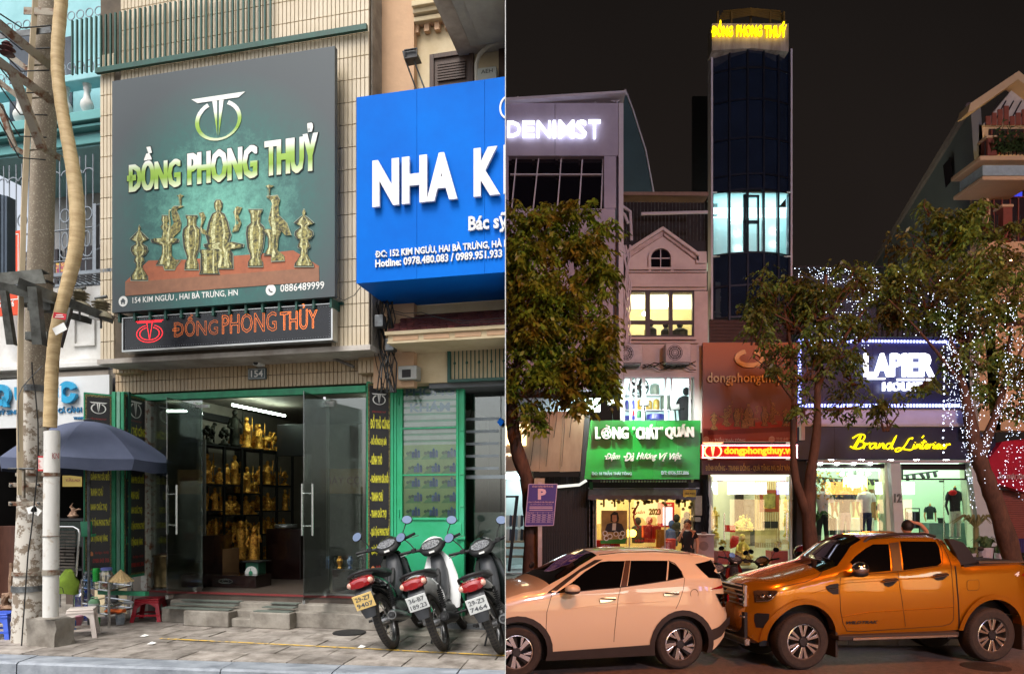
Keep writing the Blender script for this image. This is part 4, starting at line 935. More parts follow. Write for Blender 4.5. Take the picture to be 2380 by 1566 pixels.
for k,P in enumerate(([(640,1440),(700,1455),(780,1450),(880,1480),(1000,1490),(1170,1475)],[(640,1450),(740,1475),(860,1470),(960,1500),(1170,1490)],[(380,1370),(420,1395),(470,1370),(500,1330)])):
 m=MB(FL);m.tube([FL.at(*ZI(x,y),-.56)for x,y in P],.004,5);m.bd('loose_cable',m_wire,lbl=['thin black cable sagging across the red roof tiles, upper one','thin black cable sagging across the red roof tiles, lower one','short black cable looping off the right edge of the big sign'][k],cat='cable')
m=MB(FL);
for k in range(40):
 u=FL.px(165,50,VU-.06)[0]+k*.065
 if u<FL.px(925,50,VU-.06)[0]:
  m=MB(FL);m.box(u,u+.018,VU-.06,VU-.04,FL.px(520,125,VU)[1],6.9);m.bd('balcony_bar',m_dgreen,sb)
m=MB(FL);m.box(u0,u1,VU-.07,VU-.03,FL.px(520,132,VU)[1],FL.px(520,120,VU)[1]);m.bd('balcony_rail',m_dgreen,sb)
# ---------------- left neighbour: white house with turquoise balcony, aquarium shop ----------------
m_wh=mat('white_render',(222,222,220),.85,var=.07,scale=3,bump=.15,c2=(196,194,188))
m_turq=mat('turquoise_render',(158,208,214),.8,var=.06,scale=3,bump=.15,c2=(138,190,196))
m_turqd=mat('turquoise_band',(110,172,172),.8,var=.1,scale=3)
m_grill=mat('grey_steel',(140,148,156),.5,.3,var=.15,scale=9,bump=.05)
VN=.25
nb2=rO('white_house',FL,(FL.px(120,900,VN)[0],VN,0),'white and turquoise house with barred balcony left of the tiled shop','building')
lw=FL.px(-60,900,VN)[0];rw=FL.px(268,900,VN)[0]
zs1=FL.px(120,873,VN)[1];zsl=FL.px(120,668,VN)[1];zt0=FL.px(120,350,VN)[1];zt1=FL.px(120,285,VN)[1]
m=MB(FL);m.box(lw,rw,VN,VN+.3,zs1,zsl);m.bd('wall',m_wh,nb2)
m=MB(FL)
za_=FL.px(120,860,VN-.1)[1]
for(dz,pr)in((0,.20),(.06,.14),(.10,.07)):m.box(lw,rw+.05,VN-pr,VN-.002,za_+dz,za_+dz+(.055 if dz<.1 else .03))
m.bd('cornice',m_wh,nb2,bv=.006)
m=MB(FL);m.frame(*ZB(615,1350),*ZB(800,1590),VN-.03,.029,.03);m.bd('wall_moulding',m_wh,nb2)
m=MB(FL);m.box(lw,rw,VN+1.1,VN+1.2,zsl-.3,zt1+.2);m.bd('back_wall',mat('balcony_grey',(190,190,188),.8,var=.12,scale=2),nb2)
m=MB(FL)
for xa in(20,215):
 a=FL.px(xa*.5+40,560,VN+1.0)[0];z0=zsl;m.box(a,a+.62,VN+1.02,VN+1.09,z0-.2,z0+.95)
m.bd('balcony_door',mat('dark_wood',(58,50,54),.5,var=.2,scale=6),nb2)
m=MB(FL);m.box(lw,rw,VN,VN+1.1,zt0-.02,zt1);m.bd('balcony_slab',m_turq,nb2)
m=MB(FL);
for(q0,q1,pr)in((0,.30,.04),(.45,.55,.12),(.62,.95,.16)):m.box(lw,rw,VN-pr,VN-.001,zt0+(zt1-zt0)*q0,zt0+(zt1-zt0)*q1)
m.bd('balcony_moulding',m_turqd,nb2,bv=.008)
m=MB(FL);m.box(lw,rw,VN+.3,VN+.4,zt1,13);m.bd('upper_wall',m_turq,nb2)
zr1=FL.px(120,195,VN-.05)[1]
bal=MB(FL);hb=zr1-zt1-.06
bal_pr=[(.5,0),(.55,.05),(.42,.1),(.7,.2),(.85,.32),(.75,.42),(.45,.55),(.36,.75),(.5,.85),(.42,.9),(.55,.95),(.55,1)]
for x_ in(38,88,232 if False else 145,195,243):
 u=FL.px(x_*.62 if False else x_,240,VN-.03)[0];m=MB(FL);m.lathe([(r*.095,z*hb)for r,z in bal_pr],(u,VN+.02,zt1+.03),12);m.bd('baluster',m_wh,nb2,sh=1)
m=MB(FL);m.box(lw,rw,VN-.08,VN+.12,zr1-.03,zr1+.06);m.box(lw,rw,VN-.06,VN+.1,zt1,zt1+.03);m.bd('balustrade_rail',m_turq,nb2,bv=.01)
m=MB(FL)
for(xa,ya,xb,yb)in((40,75,80,300),(178,90,230,300)):m.pbox(xa*.55,ya,xb*.55+40,yb,VN+.28,.02)
m.bd('window',mat('window_dark',(70,78,88),.2),nb2)
m=MB(FL)
for k in range(16):
 u=lw+.1+k*.14;m.tube([(u,VN+.1,zr1),(u,VN+.1,7)],.007,5)
 ring2(m,u+.07,zr1+.95,.06,.06,.01,VN+.1,.008,12);ring2(m,u+.07,zr1+.3,.06,.05,.01,VN+.1,.008,10)
m.bd('upper_grille',m_grill,nb2)
cg=rO('balcony_cage',FL,(FL.px(120,655,-.05)[0],-.05,FL.px(120,660,-.05)[1]),'grey steel cage with curled bars round the first-floor balcony of the white house','grille')
VC=-.05
gx1=FL.px(*ZB(790,700),VC)[0];gx0=FL.px(-40,600,VC)[0]
zA=FL.px(120,372,VC)[1];zB=FL.px(120,664,VC)[1];zM1=FL.px(*ZB(500,620),VC)[1];zM0=FL.px(*ZB(500,880),VC)[1];zS=FL.px(*ZB(500,160),VC)[1]
k=0;u=gx1
while u>gx0:
 m=MB(FL);m.tube([(u,VC,zB),(u,VC,zA)],.0075,6);m.bd('bar',m_grill,cg);k+=1;u-=.105 if k%2 else .085
m=MB(FL);m.tube([(gx0,VC-.01,zM1),(gx1,VC-.01,zM1)],.01,6);m.tube([(gx0,VC-.01,zM0),(gx1,VC-.01,zM0)],.008,6);m.box(gx0,gx1+.02,VC-.03,VC+.01,zB-.03,zB);m.bd('cross_rail',m_grill,cg)
u=gx1-.05;k=0
while u>gx0:
 m=MB(FL);ring2(m,u,zS,.075,.06,.012,VC-.02,.010,10,0,180);
 if k%2==0:ring2(m,u-.02,FL.px(*ZB(500,500),VC)[1],.075,.085,.012,VC-.02,.01,16);ring2(m,u-.02,FL.px(*ZB(500,710),VC)[1],.05,.10,.010,VC-.02,.01,16);ring2(m,u-.02,FL.px(*ZB(500,820),VC)[1],.075,.06,.012,VC-.02,.01,10,180,360)
 m.bd('scroll',m_grill,cg);u-=.16;k+=1
m=MB(FL);m.box(gx1+.01,gx1+.06,VC-.02,VC+.03,zB-.03,zM1+.28);m.bd('corner_post',m_grill,cg)
tray=rO('balcony_tray',FL,(gx1+.2,VC,zB-.05),'slatted steel tray hanging from the cage corner beside the tiled wall','tray')
xr=FL.px(268,665,-.4)[0]
m=MB(FL);m.box(gx1-.3,xr,-.42,-.39,zB-.04,zB);m.box(gx1-.3,xr,VC-.01,VC+.02,zB-.04,zB);m.box(xr-.02,xr,-.389,VC-.011,zB-.04,zB);m.bd('edge_frame',m_grill,tray)
for k in range(12):m=MB(FL);u=gx1-.28+k*(xr-gx1+.26)/12;m.box(u,u+.014,-.388,VC-.012,zB-.03,zB-.015);m.bd('slat',m_grill,tray)
m=MB(FL);m.tube([(gx1+.04,VC,zM1+.27),(xr,-.42,zM1+.1)],.006,5);m.tube([(gx1+.04,VC,zM1),(xr,-.42,zM1-.02)],.005,5);m.tube([(gx1+.04,VC,zM0+.1),(xr,-.42,zM0+.02)],.006,5);m.tube([(xr-.12,-.3,zB),(xr-.12,-.3,zM1+.14)],.008,5);m.bd('stay_rod',m_grill,tray)
m=MB(FL);m.pbox(-40,540,47,636,-.12,.03);ob=m.bd('orange_board',mat('orange_board',(226,74,28),.5,var=.08,bump=0),lbl='upper orange signboard behind the utility pole',cat='signboard')
m=MB(FL);m.frame(-60,548,43,700,-.124,.003,.012);m.bd('white_border',m_wht,ob)
m=MB(FL);m.pbox(-40,684,47,734,-.12,.03);ob=m.bd('orange_board',MATS['orange_board'],lbl='lower orange signboard with white digits, behind the utility pole',cat='signboard')
m=MB(FL);pL(m,'97.9906',-8,699,33,714,-.124,th=.003,off=.02);m.bd('lettering',m_wht,ob)
m=MB(FL);m.pbox(*ZB(475,885),*ZB(640,1005),.02,.02);pp=m.bd('printed_panel',mat('pink_print',(176,70,116),.5,scale=30,c2=(230,190,90),thr=(.45,.55)),lbl='small pink and gold floral panel inside the balcony cage',cat='panel')
m=MB(FL)
for k in range(6):m.pbox(-30+k*8,445+k*2,-24+k*8,660,-1.3,.10)
m.bd('louvre_unit',mat('blue_grey_metal',(72,84,98),.5,.4),bv=.004,lbl='blue-grey finned metal unit at the left edge above the orange boards',cat='unit')
VQ=-.02
qb=rO('aquarium_sign',FL,(FL.px(128,985,VQ)[0],VQ,FL.px(128,985,VQ)[1]),'white shop board with thick blue letters QU IC and CÁ CẢNH','sign')
m=MB(FL);m.pbox(-60,878,254,992,VQ,.05);m.bd('panel',mat('white_board',(210,212,212),.5,var=.04,bump=.03),qb)
m_cyan=mat('cyan_letter',(30,160,208),.4,bump=0)
m_side=mat('grey_letter_side',(150,156,160),.4,bump=0)
m=MB(FL)
u,z=FL.px(*ZC(40,225),VQ);r_=.135
ring2(m,u,z,r_,r_,.075,VQ-.06,.04,28);m.prism([(u+.02,z-.02),(u+.07,z-.02),(u+.11,z-.15),(u+.04,z-.15)],VQ-.06,VQ-.02)
pL(m,'U',*ZC(120,150),*ZC(185,270),VQ-.06,th=.04,off=.06)
u,z=FL.px(*ZC(600,200),VQ);ring2(m,u,z,r_,r_,.075,VQ-.06,.04,26,22,350)
m.bd('big_lettering',m_cyan,qb)
m=MB(FL);pL(m,'I',*ZC(498,140),*ZC(520,270),VQ-.06,th=.04,off=.05);m.bd('back_lettering',m_slv,qb)
m=MB(FL);pL(m,'THUỶ SINH',*ZC(-95,335),*ZC(160,385),VQ-.015,th=.012,off=.03);pL(m,'CÁ CẢNH',*ZC(490,310),*ZC(690,368),VQ-.015,th=.012,off=.03);pL(m,'THAM',*ZC(620,402),*ZC(705,425),VQ-.015,th=.012,off=.03);m.bd('small_lettering',mat('blue_letter',(36,120,168),.5,bump=0),qb)
zq0=FL.px(128,992,VN)[1]
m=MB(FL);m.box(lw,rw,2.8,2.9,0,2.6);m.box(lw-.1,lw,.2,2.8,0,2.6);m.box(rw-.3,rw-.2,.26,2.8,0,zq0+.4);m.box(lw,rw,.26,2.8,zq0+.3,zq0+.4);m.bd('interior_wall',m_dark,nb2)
m=MB(FL);m.box(lw,rw,.1,2.8,-.02,.08);m.bd('floor',m_conc,nb2)
m=MB(FL);m.box(FL.px(252,950,.1)[0],FL.px(270,950,.1)[0],.1,.3,0,zs1+.05);m.bd('side_jamb',mat('jamb_dark',(44,44,48),.7),nb2)
m=MB(FL);m.box(FL.px(-50,1250,.5)[0],FL.px(38,1250,.5)[0],.5,1.0,.08,FL.px(20,1222,.5)[1]);m.bd('wooden_cabinet',mat('red_brown_wood',(86,52,40),.5,var=.25,scale=5,stretch=(6,6,1)),bv=.008,lbl='red brown wooden cabinet in the dark aquarium shop',cat='cabinet')
tk=rO('aquarium_stand',FL,(FL.px(150,1340,.3)[0],.3,.08),'black aquarium stand with glass tank and driftwood in the dark shop','aquarium')
a,b_=FL.px(100,1200,.3)[0],FL.px(195,1200,.3)[0];z_=FL.px(150,1206,.3)[1]
m=MB(FL);m.box(a,b_,.3,.7,z_-.02,z_+.01);m.box(a,a+.03,.3,.33,.08,z_);m.box(b_-.03,b_,.3,.33,.08,z_);m.box(a,b_,.3,.7,.5,.52);m.bd('frame',m_black,tk)
m=MB(FL);m.box(a+.02,b_-.02,.305,.31,z_-.35,z_-.03);m.bd('tank_glass',glass('tank_glass',(.5,.7,.68)),tk)
def driftwood(u,v,z,s,lbl,name='driftwood'):
 m=MB(FL);
 for k in range(5):
  P=[Vc((u,v,z+.03*s))];
  for j in range(4):P.append(P[-1]+Vc((RU(-.05,.06),RU(-.03,.03),RU(-.01,.055)))*s)
  m.tube([tuple(p)for p in P],[.03*s,.024*s,.018*s,.012*s,.005*s],6)
 m.ball((u,v,z+.03*s),.05*s,(1.6,1,.7),8)
 return m.bd(name,mat('driftwood',(168,138,114),.8,scale=12,c2=(110,80,62),bump=.6),sh=1,lbl=lbl,cat='driftwood')
driftwood((a+b_)/2,.45,z_+.01,1.0,'pale driftwood piece lying on the aquarium stand right of the pole')
driftwood(a+.04,.40,z_+.01,.9,'pale driftwood piece on the aquarium stand hard against the white pipe')
driftwood(FL.px(18,1396,-.2)[0],-.2,.03,1.6,'gnarled driftwood root on the floor at the left edge')
m=MB(FL);P=[FL.at(*ZD(x,y),-.3)for x,y in((120,375),(125,480),(110,580),(120,690),(135,760))];m.tube(P,[.022,.026,.024,.028,.02],7);m.bd('driftwood',MATS['driftwood'],sh=1,lbl='upright bleached wood stick leaning behind the pole base',cat='driftwood')
m=MB(FL);m.pbox(*ZC(530,900),*ZC(695,995),.28,.005);ys=m.bd('reversed_sign',mat('ochre_sign',(150,130,60),.5),lbl='ochre sign with mirrored QUẤT lettering in the aquarium shop window',cat='sign')
m=MB(FL);a_,b__,z0,z1=FL.rect(*ZC(553,920),*ZC(680,955),.276);letter(m,'QUẤT',a_,b__,z0,z1,.276,th=.002,off=.02,mirror=True);m.bd('lettering',mat('dull_red',(120,62,50)),ys)
ch=rO('folding_bed',FL,(FL.px(140,1330,-.75)[0],-.75,.0),'folded slatted lounger with bent steel frame behind the white pipe','lounger')
sa,s0=FL.px(*ZD(620,100),-.8),FL.px(*ZD(620,500),-.8)
ua_,ub_=FL.px(*ZD(560,300),-.8)[0],FL.px(*ZD(800,300),-.8)[0]
zt_,zb_=FL.px(*ZD(700,20),-.8)[1],FL.px(*ZD(700,500),-.8)[1]
m_slat=mat('grey_wood_slat',(84,76,68),.8,var=.35,scale=9,pieces_var=.25)
ns=14
for k in range(ns):
 z=zb_+(zt_-zb_)*k/ns
 for(q0,q1)in((0,.56),(.58,1)):m=MB(FL);m.box(ua_+(ub_-ua_)*q0,ua_+(ub_-ua_)*q1+RU(-.01,.01),-.80,-.785,z,z+(zt_-zb_)/ns*.6);m.bd('slat',m_slat,ch)
m=MB(FL);m.tube([FL.at(*ZD(x,y),-.82)for x,y in((560,-10),(790,-8),(840,20),(848,60),(835,250),(812,520))],.012,8);m.tube([FL.at(*ZD(600,520),-.82),FL.at(*ZD(800,520),-.82)],.01,6);m.tube([FL.at(*ZD(780,520),-.82),FL.at(*ZD(790,850),-.82)],.011,6);m.tube([FL.at(*ZD(640,520),-.82),FL.at(*ZD(640,850),-.82)],.011,6);m.bd('frame',m_steel,ch,sh=1)
# ---------------- utility pole ----------------
DP=6.62
m_pole=bpy.data.materials.new('pole_concrete');m_pole.use_nodes=True;t=m_pole.node_tree;n=t.nodes;L=t.links;b=n['Principled BSDF'];b.inputs['Roughness'].default_value=.85
g=n.new('ShaderNodeNewGeometry');sx=n.new('ShaderNodeSeparateXYZ');L.new(g.outputs['Position'],sx.inputs[0])
n1=n.new('ShaderNodeTexNoise');n1.inputs['Scale'].default_value=70;n1.inputs['Detail'].default_value=2;L.new(g.outputs['Position'],n1.inputs[0])
r1=n.new('ShaderNodeValToRGB');r1.color_ramp.elements[0].color=(*lin((136,124,108)),1);r1.color_ramp.elements[0].position=.55;r1.color_ramp.elements[1].color=(*lin((180,172,154)),1);r1.color_ramp.elements[1].position=.72;L.new(n1.outputs[0],r1.inputs[0])
n2=n.new('ShaderNodeTexNoise');n2.inputs['Scale'].default_value=9;n2.inputs['Detail'].default_value=7;n2.inputs['Roughness'].default_value=.7;L.new(g.outputs['Position'],n2.inputs[0])
r2=n.new('ShaderNodeValToRGB');r2.color_ramp.elements[0].color=(*lin((128,114,98)),1);r2.color_ramp.elements[0].position=.46;r2.color_ramp.elements[1].color=(*lin((198,192,182)),1);r2.color_ramp.elements[1].position=.51;L.new(n2.outputs[0],r2.inputs[0])
mx=n.new('ShaderNodeMix');mx.data_type='RGBA';cmp=n.new('ShaderNodeMath');cmp.operation='LESS_THAN';ZP=EYE+(YH-905)/FPX*DP;cmp.inputs[1].default_value=ZP;L.new(sx.outputs[2],cmp.inputs[0]);L.new(cmp.outputs[0],mx.inputs[0]);L.new(r1.outputs[0],mx.inputs[6]);L.new(r2.outputs[0],mx.inputs[7]);L.new(mx.outputs[2],b.inputs['Base Color'])
bp=n.new('ShaderNodeBump');bp.inputs['Strength'].default_value=.4;bp.inputs['Distance'].default_value=.01;L.new(n2.outputs[0],bp.inputs['Height']);L.new(bp.outputs[0],b.inputs['Normal'])
up=rO('utility_pole',FC,(FC.px(65,1490,DP)[0],DP,LG),'leaning concrete utility pole with peeling white paint on its lower half','utility pole')
P=[];rr=[]
for x,y,w in((118,-60,46),(112,0,48),(105,200,50),(97,500,52),(88,800,56),(80,1000,58),(74,1200,62),(68,1400,68),(66,1497,70)):
 P.append(tuple(FC.at(x,y,DP+.15)));rr.append(w/2/FPX*DP)
m=MB();m.tube(P,rr,24);m.bd('shaft',m_pole,up,sh=1)
m=MB()
def band(x,y,w,h,mt,nm='clamp_band'):
 c=FC.at(x,y,DP+.15);r=w/2/FPX*DP;mm=MB();mm.lathe([(r,0),(r+.012,0),(r+.012,h),(r,h)],tuple(c),24);mm.bd(nm,mt,up)
band(85,912,58,.06,m_galv);band(76,1107,62,.03,m_rust);band(71,1335,68,.035,m_rust);band(69,1372,68,.055,m_galv);band(93,660,54,.02,m_black)
m=MB()
for(x0,y0,x1,y1)in((74,962,362,1000),(70,1122,360,1158)):m.pbox(*ZC(x0,y0),*ZC(x1,y1),DP-.06,.012)
m.pbox(*ZC(160,835),*ZC(200,1090),DP-.09,.03);m.bd('clamp_plate',m_rust,up,bv=.003)
m=MB();m.tube([FC.at(*ZC(70,842),DP-.1),FC.at(*ZC(290,842),DP-.1)],.009,8)
for(x,y)in((92,985),(325,978),(92,1140),(325,1134)):c=FC.at(*ZC(x,y),DP-.07);m.ball(tuple(c),.013)
m.bd('bolt',m_galv,up)
m=MB();m.pbox(*ZC(322,735),*ZC(392,862),DP-.12,.07);tin=m.bd('tin_label',mat('red_white_tin',(216,206,200),.4,scale=20,c2=(200,120,116),thr=(.4,.5)),bv=.006,lbl='small red and white tin strapped between the pole and the white pipe',cat='tin')
m=MB();m.pbox(*ZC(322,848),*ZC(392,862),DP-.122,.002);m.pbox(*ZC(322,735),*ZC(392,748),DP-.122,.002);m.bd('red_band',mat('tin_red',(196,40,44)),tin)
for(xx,yy,a_)in((270,1190,20),(305,1200,-35)):
 m=MB();c=FC.at(*ZC(xx,yy),DP-.09);ca_,sa_=cO(rad(a_))*.045,sI(rad(a_))*.045;m.prism([(c.x-ca_+sa_*.7,c.z-sa_-ca_*.7),(c.x+ca_+sa_*.7,c.z+sa_-ca_*.7),(c.x+ca_-sa_*.7,c.z+sa_+ca_*.7),(c.x-ca_-sa_*.7,c.z-sa_+ca_*.7)],c.y,c.y+.002);m.bd('pasted_paper',mat('paper',(232,232,228)),lbl='torn white flyer on the pole, tilted %s'%('left and larger' if a_>0 else 'right and overlapping the other'),cat='flyer')
m=MB();P=[FC.at(*ZC(x,y),DP-.11)for x,y in((270,-60),(275,60),(300,200),(322,450),(325,700),(310,950),(285,1200),(262,1400),(238,1560))]+[FC.at(50,1500,DP-.2)]
m.tube(P,.006,6);m.bd('drop_cable',m_wire,sh=1,lbl='thin black cable running down the front of the pole to its foot',cat='cable')
m=MB();m.tube([FC.at(*ZC(x,y),DP-.12)for x,y in((360,-30),(280,50),(190,150),(160,220),(150,400),(160,700))],.004,5);m.bd('grey_wire',m_galv,lbl='thin grey wire slung across the pole above the white paint',cat='wire')
m=MB();m.tube([FC.at(x,y,DP-.08)for x,y in((84,-30),(78,60),(66,250),(55,500),(48,750),(46,1000),(47,1150))],[.030]*5+[.032]*2,4);m.bd('wooden_batten',mat('pale_batten',(196,178,148),.8,var=.15,scale=9,stretch=(1,1,.2)),lbl='long pale wooden batten strapped up the left side of the pole',cat='batten')
m=MB();pth=[(143,-30),(143,0),(134,100),(133,165),(143,250),(158,326),(173,411),(181,501),(178,576),(160,651),(143,711),(128,775),(121,850),(118,930),(116,1005)]
rws=[13,13,13,13,13,14,15,15.5,15,14,12.5,12.5,13,13.5,14]
Q=[];W=[]
for i in range(len(pth)-1):
 for k in range(6):
  q=k/6;Q.append(tuple(FC.at(pth[i][0]+(pth[i+1][0]-pth[i][0])*q,pth[i][1]+(pth[i+1][1]-pth[i][1])*q,DP-.17)));W.append((rws[i]+(rws[i+1]-rws[i])*q+(.55 if k%3==0 else 0))/FPX*DP)
def sP(P,it=3):
 P=[Vc(p)for p in P]
 for _ in range(it):P=[P[0]]+[(P[i-1]+P[i]*2+P[i+1])/4 for i in range(1,len(P)-1)]+[P[-1]]
 return[tuple(p)for p in P]
m.tube(sP(Q,5),W,14);m.bd('cable_duct',mat('bamboo_duct',(208,184,140),.6,scale=3,c2=(172,144,100),stretch=(2,2,9),bump=.3),sh=1,lbl='wavy yellow tape-wrapped cable duct snaking down beside the pole',cat='duct')
wp=rO('white_pipe',FC,(FC.px(118,1430,DP-.17)[0],DP-.17,LG),'peeling white painted steel pipe standing beside the pole','pipe')
m=MB();P=[FC.at(x,y,DP-.17)for x,y in((120,1002),(121,1010),(119,1200),(118,1432))];m.tube(P,[16/FPX*DP]*4,18);m.bd('pipe',mat('pipe_paint',(214,212,206),.6,scale=7,thr=(.3,.42),c2=(176,160,140),bump=.2),wp,sh=1)
for(y,h,mt_)in((1107,.035,m_rust),(1335,.05,m_rust),(1246,.006,m_rust)):
 c=FC.at(119,y,DP-.17);m=MB();r=16/FPX*DP;m.lathe([(r,0),(r+.008,0),(r+.008,h),(r,h)],tuple(c),18);m.bd('clamp_band',mt_,wp)
m=MB();m.pbox(103,1120,106,1120.5,DP-.2,.001);
m=MB();pL(m,'KN',121,1052,137,1066,DP-.17-17.2/FPX*DP+.012,th=.002,off=.02);m.bd('stencil',mat('stencil_red',(120,60,56)),wp)
arms=rO('pole_brackets',FC,(FC.px(60,640,DP)[0],DP-.2,FC.px(60,640,DP)[1]),'rusty angle-iron brackets reaching left and toward the road from the pole','brackets')
def arm(p0,p1,w0,w1,d0,d1,mt_=m_rust,nm='angle_iron'):
 a_=FC.at(*p0,d0);b_=FC.at(*p1,d1);t_=(b_-a_).normalized();s_=Vc((0,1,0));n_=t_.cross(s_).normalized();w0*=.75*d0/FPX;w1*=.75*d1/FPX
 mm=MB();h=.008
 c=[a_-n_*w0/2,a_+n_*w0/2,b_+n_*w1/2,b_-n_*w1/2]
 mm.add([tuple(p)for p in c]+[tuple(p+s_*h)for p in c],[(0,1,2,3),(7,6,5,4),(0,4,5,1),(1,5,6,2),(2,6,7,3),(3,7,4,0)])
 q=[c[1],c[1]+s_*w0*.9,c[2]+s_*w1*.9,c[2]];mm.add([tuple(p)for p in q]+[tuple(p+n_*h)for p in q],[(0,1,2,3),(7,6,5,4),(0,4,5,1),(1,5,6,2),(2,6,7,3),(3,7,4,0)])
 mm.bd(nm,mt_,arms)
def A_(x,y):return ZA(x,y)
arm(A_(-20,200),A_(455,590),26,22,6.1,DP-.05);arm(A_(-20,520),A_(490,900),26,22,6.1,DP-.05)
arm(A_(-20,400),A_(255,610),15,12,6.9,DP+.3);arm(A_(-20,690),A_(160,830),14,13,6.9,6.95)
arm(A_(85,600),A_(340,1260),22,22,6.0,6.35);arm(A_(-20,880),A_(110,1250),14,13,6.85,6.9);arm(A_(110,1255),A_(240,1320),13,13,6.9,6.95)
arm(A_(200,95),A_(480,105),20,18,DP-.1,DP-.1,m_rust);arm(A_(-20,310),A_(430,255),16,16,DP-.05,DP-.05,m_galv);arm(A_(320,1235),A_(510,1345),18,18,6.4,DP)
m=MB()
for y in(565,840,1280):m.tube([FC.at(*A_(215,y),DP-.04),FC.at(*A_(360,y-15),DP-.04)],.008,6)
m.bd('tie_rod',m_rust,arms)
m_stl=mat('dark_channel',(112,114,110),.55,.5,var=.3,scale=7,bump=.2,c2=(66,66,62))
a2=rO('crossarm',FC,(FC.px(100,690,DP)[0],DP-.25,FC.px(100,690,DP)[1]),'grey steel crossarm frame on the pole carrying insulators','crossarm')
arms=a2
arm(ZB(-60,1030),ZB(370,1005),34,44,6.3,DP-.1,m_stl,'channel');arm(ZB(-60,1080),ZB(480,1200),26,30,6.2,DP-.15,m_stl,'channel')
arm(ZB(150,1060),ZB(960,1375),30,22,6.1,7.0,m_stl,'channel');arm(ZB(200,1230),ZB(775,1385),22,18,DP,7.1,m_stl,'channel')
arm(ZB(15,1120),ZB(80,1580),18,20,6.2,6.3,m_stl,'channel');arm(ZB(265,1090),ZB(310,1580),26,28,6.15,6.25,m_stl,'channel');arm(ZB(590,1200),ZB(480,1600),16,16,6.8,DP,m_stl,'channel')
m=MB()
for(x0,y0,x1,y1)in((200,1150,460,1230),(230,1230,430,1290),(210,1470,400,1540)):m.pbox(*ZB(x0,y0),*ZB(x1,y1),DP-.14,.1)
m.bd('mounting_block',m_stl,a2,bv=.004)
arms=up
m_ins=mat('porcelain',(150,142,120),.25,var=.15,scale=6,coat=.4,bump=.03)
for k,(x,y,s_)in enumerate(((676,1140,1.0),(858,1215,.95))):
 d_=6.95;c=FC.at(*ZB(x,y+60),d_);i_=rO('insulator',FC,(c.x,c.y,c.z-.1),['brown porcelain insulator nearer the yellow duct','brown porcelain insulator out at the end of the crossarm'][k],'insulator')
 m=MB();pr=[(.03,.20),(.05,.19),(.05,.17),(.095,.16),(.04,.145),(.09,.13),(.04,.115),(.09,.10),(.045,.09),(.10,.05),(.115,.0),(.03,-.005)];pr=[(r*s_,z*s_)for r,z in reversed(pr)];m.lathe(pr,(c.x,c.y,c.z-.1),18);m.bd('body',m_ins,i_,sh=1)
 m=MB();m.tube([(c.x,c.y,c.z-.2),(c.x,c.y,c.z-.1)],.01,8);m.tube([(c.x-.06,c.y,c.z+.10),(c.x+.06,c.y,c.z+.12)],.016,6);m.bd('pin',m_galv,i_)
c=FC.at(*ZA(62,410),6.2);m=MB();m.lathe([(.02,-.07),(.06,-.055),(.03,-.03),(.065,-.01),(.03,.02),(.045,.03),(.02,.06)],tuple(c),16);m.bd('insulator',mat('dark_porcelain',(84,52,52),.25,bump=0),sh=1,lbl='dark red insulator at the left edge near the top',cat='insulator')
m=MB();c=FC.at(*ZB(506,1338),DP-.30);
def tiltrect(px_,py_,w,h,an,d_,th):
 c=FC.at(px_,py_,d_);w*=d_/FPX;h*=d_/FPX;ca_,sa_=cO(rad(an)),sI(rad(an));return[(c.x+ca_*x-sa_*y,c.z+sa_*x+ca_*y)for x,y in((-w/2,-h/2),(w/2,-h/2),(w/2,h/2),(-w/2,h/2))]
d_=DP-.31;m=MB();m.prism(tiltrect(*ZB(506,1338),30,14,-10,d_,0),d_,d_+.006);o=m.bd('warning_tag',mat('red_tag',(206,30,50),.5,bump=0),lbl='small red warning tag tied on the yellow duct',cat='tag')
m=MB();a_,z_=FC.px(*ZB(506,1338),d_);m.box(a_-.03,a_+.03,d_-.003,d_-.0005,z_+.004,z_+.012);m.box(a_-.04,a_+.04,d_-.003,d_-.0005,z_-.014,z_-.006);m.bd('lettering',m_wht,o)
m=MB();m.prism(tiltrect(*ZB(506,1448),30,18,28,d_,0),d_,d_+.004);m.bd('paper_tag',mat('paper',(232,232,228)),lbl='white paper tag tied on the yellow duct below the red tag',cat='tag')
for k in range(7):
 m=MB();a_=FC.at(-20,20+k*38,6.2);b_=FC.at(118-k*2,60+k*52,DP-.1);m.tube([a_,a_.lerp(b_,.5)-Vc((0,0,.10+.02*k)),b_],.007,5);m.bd('line_cable',m_wire,lbl='black power line sagging to the pole, %s from the top'%ORD[k],cat='cable',group='power lines at the pole')
FB=Fr(Vc(((62-1190)/FPX*6.5,6.5,LG)),rad(-14))
m=MB(FB);
d0=6.52;x0_,x1_=FC.px(62,1480,d0)[0],FC.px(142,1490,d0)[0]
rows=[]
bw,bd,bh=.33,.22,.25
bm=bmesh.new();bmesh.ops.create_cube(bm,size=1);bmesh.ops.subdivide_edges(bm,edges=bm.edges[:],cuts=7,use_grid_fill=True)
for v in bm.verts:
 v.co=Vc((v.co.x*bw+bw/2,v.co.y*bd+bd/2,v.co.z*bh+bh/2));nn_=noise.noise_vector(v.co*9)*.022;v.co+=nn_;
 if v.co.z<.02:v.co.z=-.01
m.add([v.co.copy()for v in bm.verts],[tuple(v.index for v in f.verts)for f in bm.faces]);bm.free()
m.bd('concrete_block',m_conc,sh=50,lbl='rough cracked concrete block at the foot of the white pipe',cat='block')
